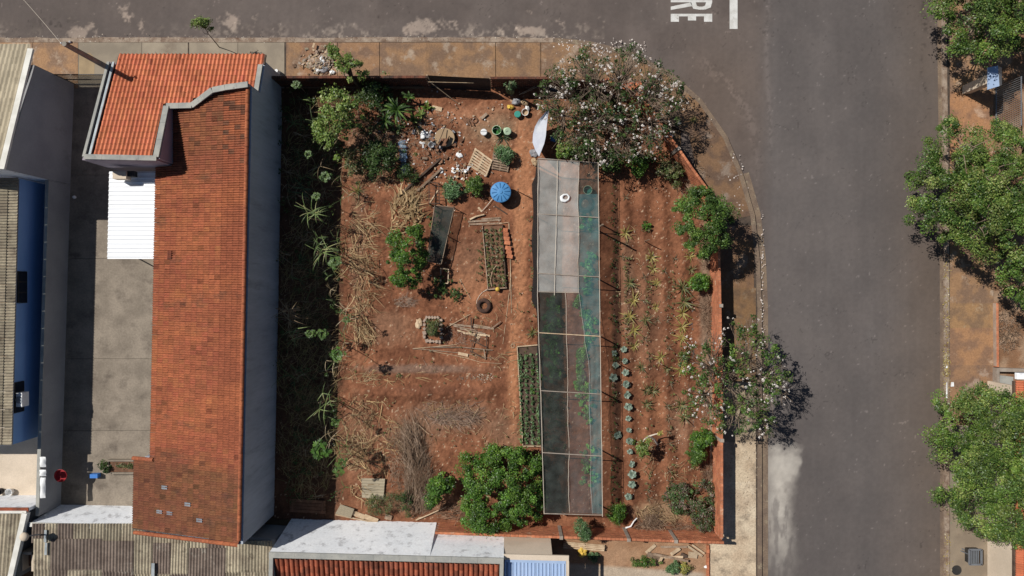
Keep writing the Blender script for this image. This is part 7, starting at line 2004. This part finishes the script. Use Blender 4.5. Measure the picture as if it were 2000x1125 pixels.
straw('dry_canes', 'bent pale canes strewn over the soil ridges', [(740, 735, 50, 14, 16, 1.0, 1.9, .15, .5, .1), (830, 732, 50, 6, 12, .9, 1.6, .1, .3, .1), (720, 780, 40, 30, 14, .8, 1.6, .4, 1.2, .1), (740, 860, 50, 50, 20, .9, 1.8, .7, 1.1, .15), (700, 900, 26, 50, 16, .9, 1.8, .9, 1.0, .2), (845, 790, 60, 20, 10, .7, 1.4, -.3, .8, .1)], 'straw', (.03, .055), cols=[(1.15, 1.1, .95), (.9, .85, .7)])
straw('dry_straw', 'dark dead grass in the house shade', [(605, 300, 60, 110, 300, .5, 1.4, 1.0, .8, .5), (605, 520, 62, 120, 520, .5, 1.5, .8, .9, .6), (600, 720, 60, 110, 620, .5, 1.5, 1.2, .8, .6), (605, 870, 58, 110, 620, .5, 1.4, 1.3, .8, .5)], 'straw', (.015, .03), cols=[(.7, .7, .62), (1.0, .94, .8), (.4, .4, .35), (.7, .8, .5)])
rngs = np.random.RandomState(61)
C = np.array([[*gp(rngs.uniform(550, 672), y), rngs.uniform(.2, .9)] for y in np.concatenate([rngs.uniform(170, 420, 70), rngs.uniform(420, 970, 90)])])
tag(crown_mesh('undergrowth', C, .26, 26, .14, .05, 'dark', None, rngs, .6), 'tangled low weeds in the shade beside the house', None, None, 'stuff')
C = np.array([[*gp(rngs.normal(735, 38), rngs.normal(250, 46)), rngs.uniform(.1, .7)] for _ in range(90)])
tag(crown_mesh('undergrowth', C, .24, 24, .12, .06, 'dark', None, rngs, .6), 'mixed low weeds under the leaning green tree', None, None, 'stuff')
straw('dry_brush', 'brown twigs and dead leaves under the upper garden trees', [(720, 245, 44, 40, 260, .2, .8, .5, 1.4, .35), (770, 260, 40, 40, 160, .2, .8, -.3, 1.2, .3), (700, 180, 40, 16, 120, .3, .9, .2, 1.0, .5), (820, 300, 40, 30, 140, .15, .6, .6, 1.4, .15), (850, 240, 40, 20, 80, .15, .6, .2, 1.4, .15)], 'twig', (.014, .03))
straw('dry_brush', 'long heap of dry brown stems near the lower wall', [(808, 880, 22, 50, 420, .7, 1.6, A0 + .25, .22, .8), (815, 940, 26, 55, 480, .7, 1.6, A0 - .2, .25, .8), (810, 985, 30, 22, 180, .5, 1.2, A0 - .4, .4, .5), (775, 900, 24, 60, 160, .4, 1.2, .9, .9, .3), (890, 1000, 50, 14, 120, .4, 1.2, .1, .3, .3)], 'twig', (.016, .035))
straw('dry_brush', 'heap of grey twigs and dead shrub cuttings in the middle garden', [(890, 815, 42, 16, 200, .3, 1.0, .1, .5, .5), (880, 800, 70, 26, 160, .2, .7, .3, 1.4, .2), (855, 815, 30, 10, 40, .5, 1.0, -.4, .5, .3), (905, 655, 40, 18, 80, .2, .7, .2, 1.0, .1), (790, 590, 22, 10, 120, .2, .6, .3, .8, .25), (800, 720, 90, 8, 160, .15, .45, .3, 1.2, .15), (920, 735, 34, 8, 90, .1, .3, .3, 1.5, .12)], 'twig', (.014, .03), cols=[(1, 1, 1), (1.25, 1.2, 1.2), (.75, .75, .78), (1.05, 1.0, .95)])
straw('dry_brush', 'dead twigs and vines at the foot of the street wall', [(1378, 600, 12, 60, 330, .3, .9, 1.2, .8, .5), (1380, 500, 14, 30, 120, .3, .8, 1.0, .8, .5), (1380, 920, 12, 26, 160, .3, .8, 1.2, .6, .4), (1270, 1020, 18, 14, 200, .4, 1.0, 1.0, 1.4, .7), (1255, 1028, 22, 8, 80, .4, .9, .2, .8, .3), (1310, 1026, 40, 8, 100, .3, .8, .1, .6, .3), (1340, 345, 30, 34, 170, .3, .9, -.9, .6, .4)], 'twig', (.014, .028))
straw('dry_brush', 'dry litter on the bare plot across the street', [(1965, 640, 26, 46, 420, .1, .4, .3, 1.6, .1)], 'twig', (.02, .04))

# litter flecks along kerbs, on soil and on the tarmac
rng = np.random.RandomState(91)
def flecks(name, label, pts, s, m, cols, z=.125):
    P = np.array([[*gp(x, y), z] for x, y in pts]); n = len(P)
    P[:, 2] += rng.uniform(0, .02, n)
    N = np.tile([0, 0, 1.], (n, 1)) + rng.normal(0, .3, (n, 3)); ss = rng.uniform(s[0], s[1], n)
    t = np.array(cols)[rng.randint(len(cols), size=n)] * rng.uniform(.8, 1.15, (n, 1))
    return tag(leaves(name, P, N, ss, ss * .7, t, None, m, rng, .05), label, None, None, 'stuff')


pts = [(rng.uniform(1080, 1260), rng.normal(92 , 9) + max(0, 0)) for _ in range(110)] + [(1488 + rng.normal(0, 3.0), rng.uniform(420, 700)) for _ in range(70)] + [(1440 + rng.normal(0, 12), rng.uniform(300, 420)) for _ in range(30)]
flecks('litter', 'fallen white petals along the corner kerb', pts, (.06, .13), 'petal', [(1, .95, .9), (.9, .8, .75)])
pts = [(1847 + rng.normal(0, 3.5), rng.uniform(500, 780)) for _ in range(260)] + [(1846 + rng.normal(0, 3), rng.uniform(690, 735)) for _ in range(160)] + [(1848 + rng.normal(0, 3), rng.uniform(1040, 1130)) for _ in range(90)]
flecks('litter', 'yellow leaf litter along the far kerb', pts, (.05, .11), 'leaf', [(.34, .26, .06), (.42, .33, .1), (.25, .16, .06), (.5, .45, .3)])
pts = [(rng.uniform(690, 1390), rng.uniform(200, 1000)) for _ in range(900)] + [(880 + rng.normal(0, 40), 330 + rng.normal(0, 30)) for _ in range(80)] + [(1300 + rng.normal(0, 40), rng.uniform(380, 980)) for _ in range(420)] + [(940 + rng.normal(0, 14), 733 + rng.normal(0, 6)) for _ in range(160)]
flecks('litter', 'pale leaf bits and plaster crumbs on the garden soil', pts, (.04, .1), 'leaf', [(.5, .38, .26), (.36, .24, .15), (.6, .52, .42), (.2, .12, .07)], .16)
pts = [(840 + rng.normal(0, 60), 270 + rng.normal(0, 50)) for _ in range(260)]
flecks('litter', 'scraps of wood and leaves round the cluttered corner', pts, (.06, .2), 'leaf', [(.3, .2, .13), (.2, .12, .08), (.42, .32, .22), (.6, .58, .55)], .16)
pts = [(rng.uniform(-60, 1100), rng.normal(76, 4)) for _ in range(260)] + [(rng.uniform(1420, 1480), rng.uniform(880, 1010)) for _ in range(160)]
flecks('litter', 'grit and dry leaf bits along the near kerb', pts, (.04, .1), 'leaf', [(.4, .32, .24), (.2, .14, .1), (.5, .44, .36)])
for k, (px, py, w, lab) in enumerate(((1846, 760, .08, 'white paper strip in the far gutter'), (1857, 750, .2, 'white torn paper on the far pavement edge'), (1846, 716, .1, 'small white paper scrap on the far kerb'), (1846, 775, .09, 'white scrap on kerb nearest the dense street tree'))):
    b = MB(); x, y = gp(px, py); hl = .45 if k == 0 else w * .7
    b.add([(x - w / 2, y - hl, .14), (x + w / 2, y - hl * .9, .155), (x + w / 2.2, y + hl, .145), (x - w / 2.4, y + hl * .95, .16)], [(0, 1, 2, 3)]); tag(b.build('paper_scrap', M['white']), lab, 'paper')
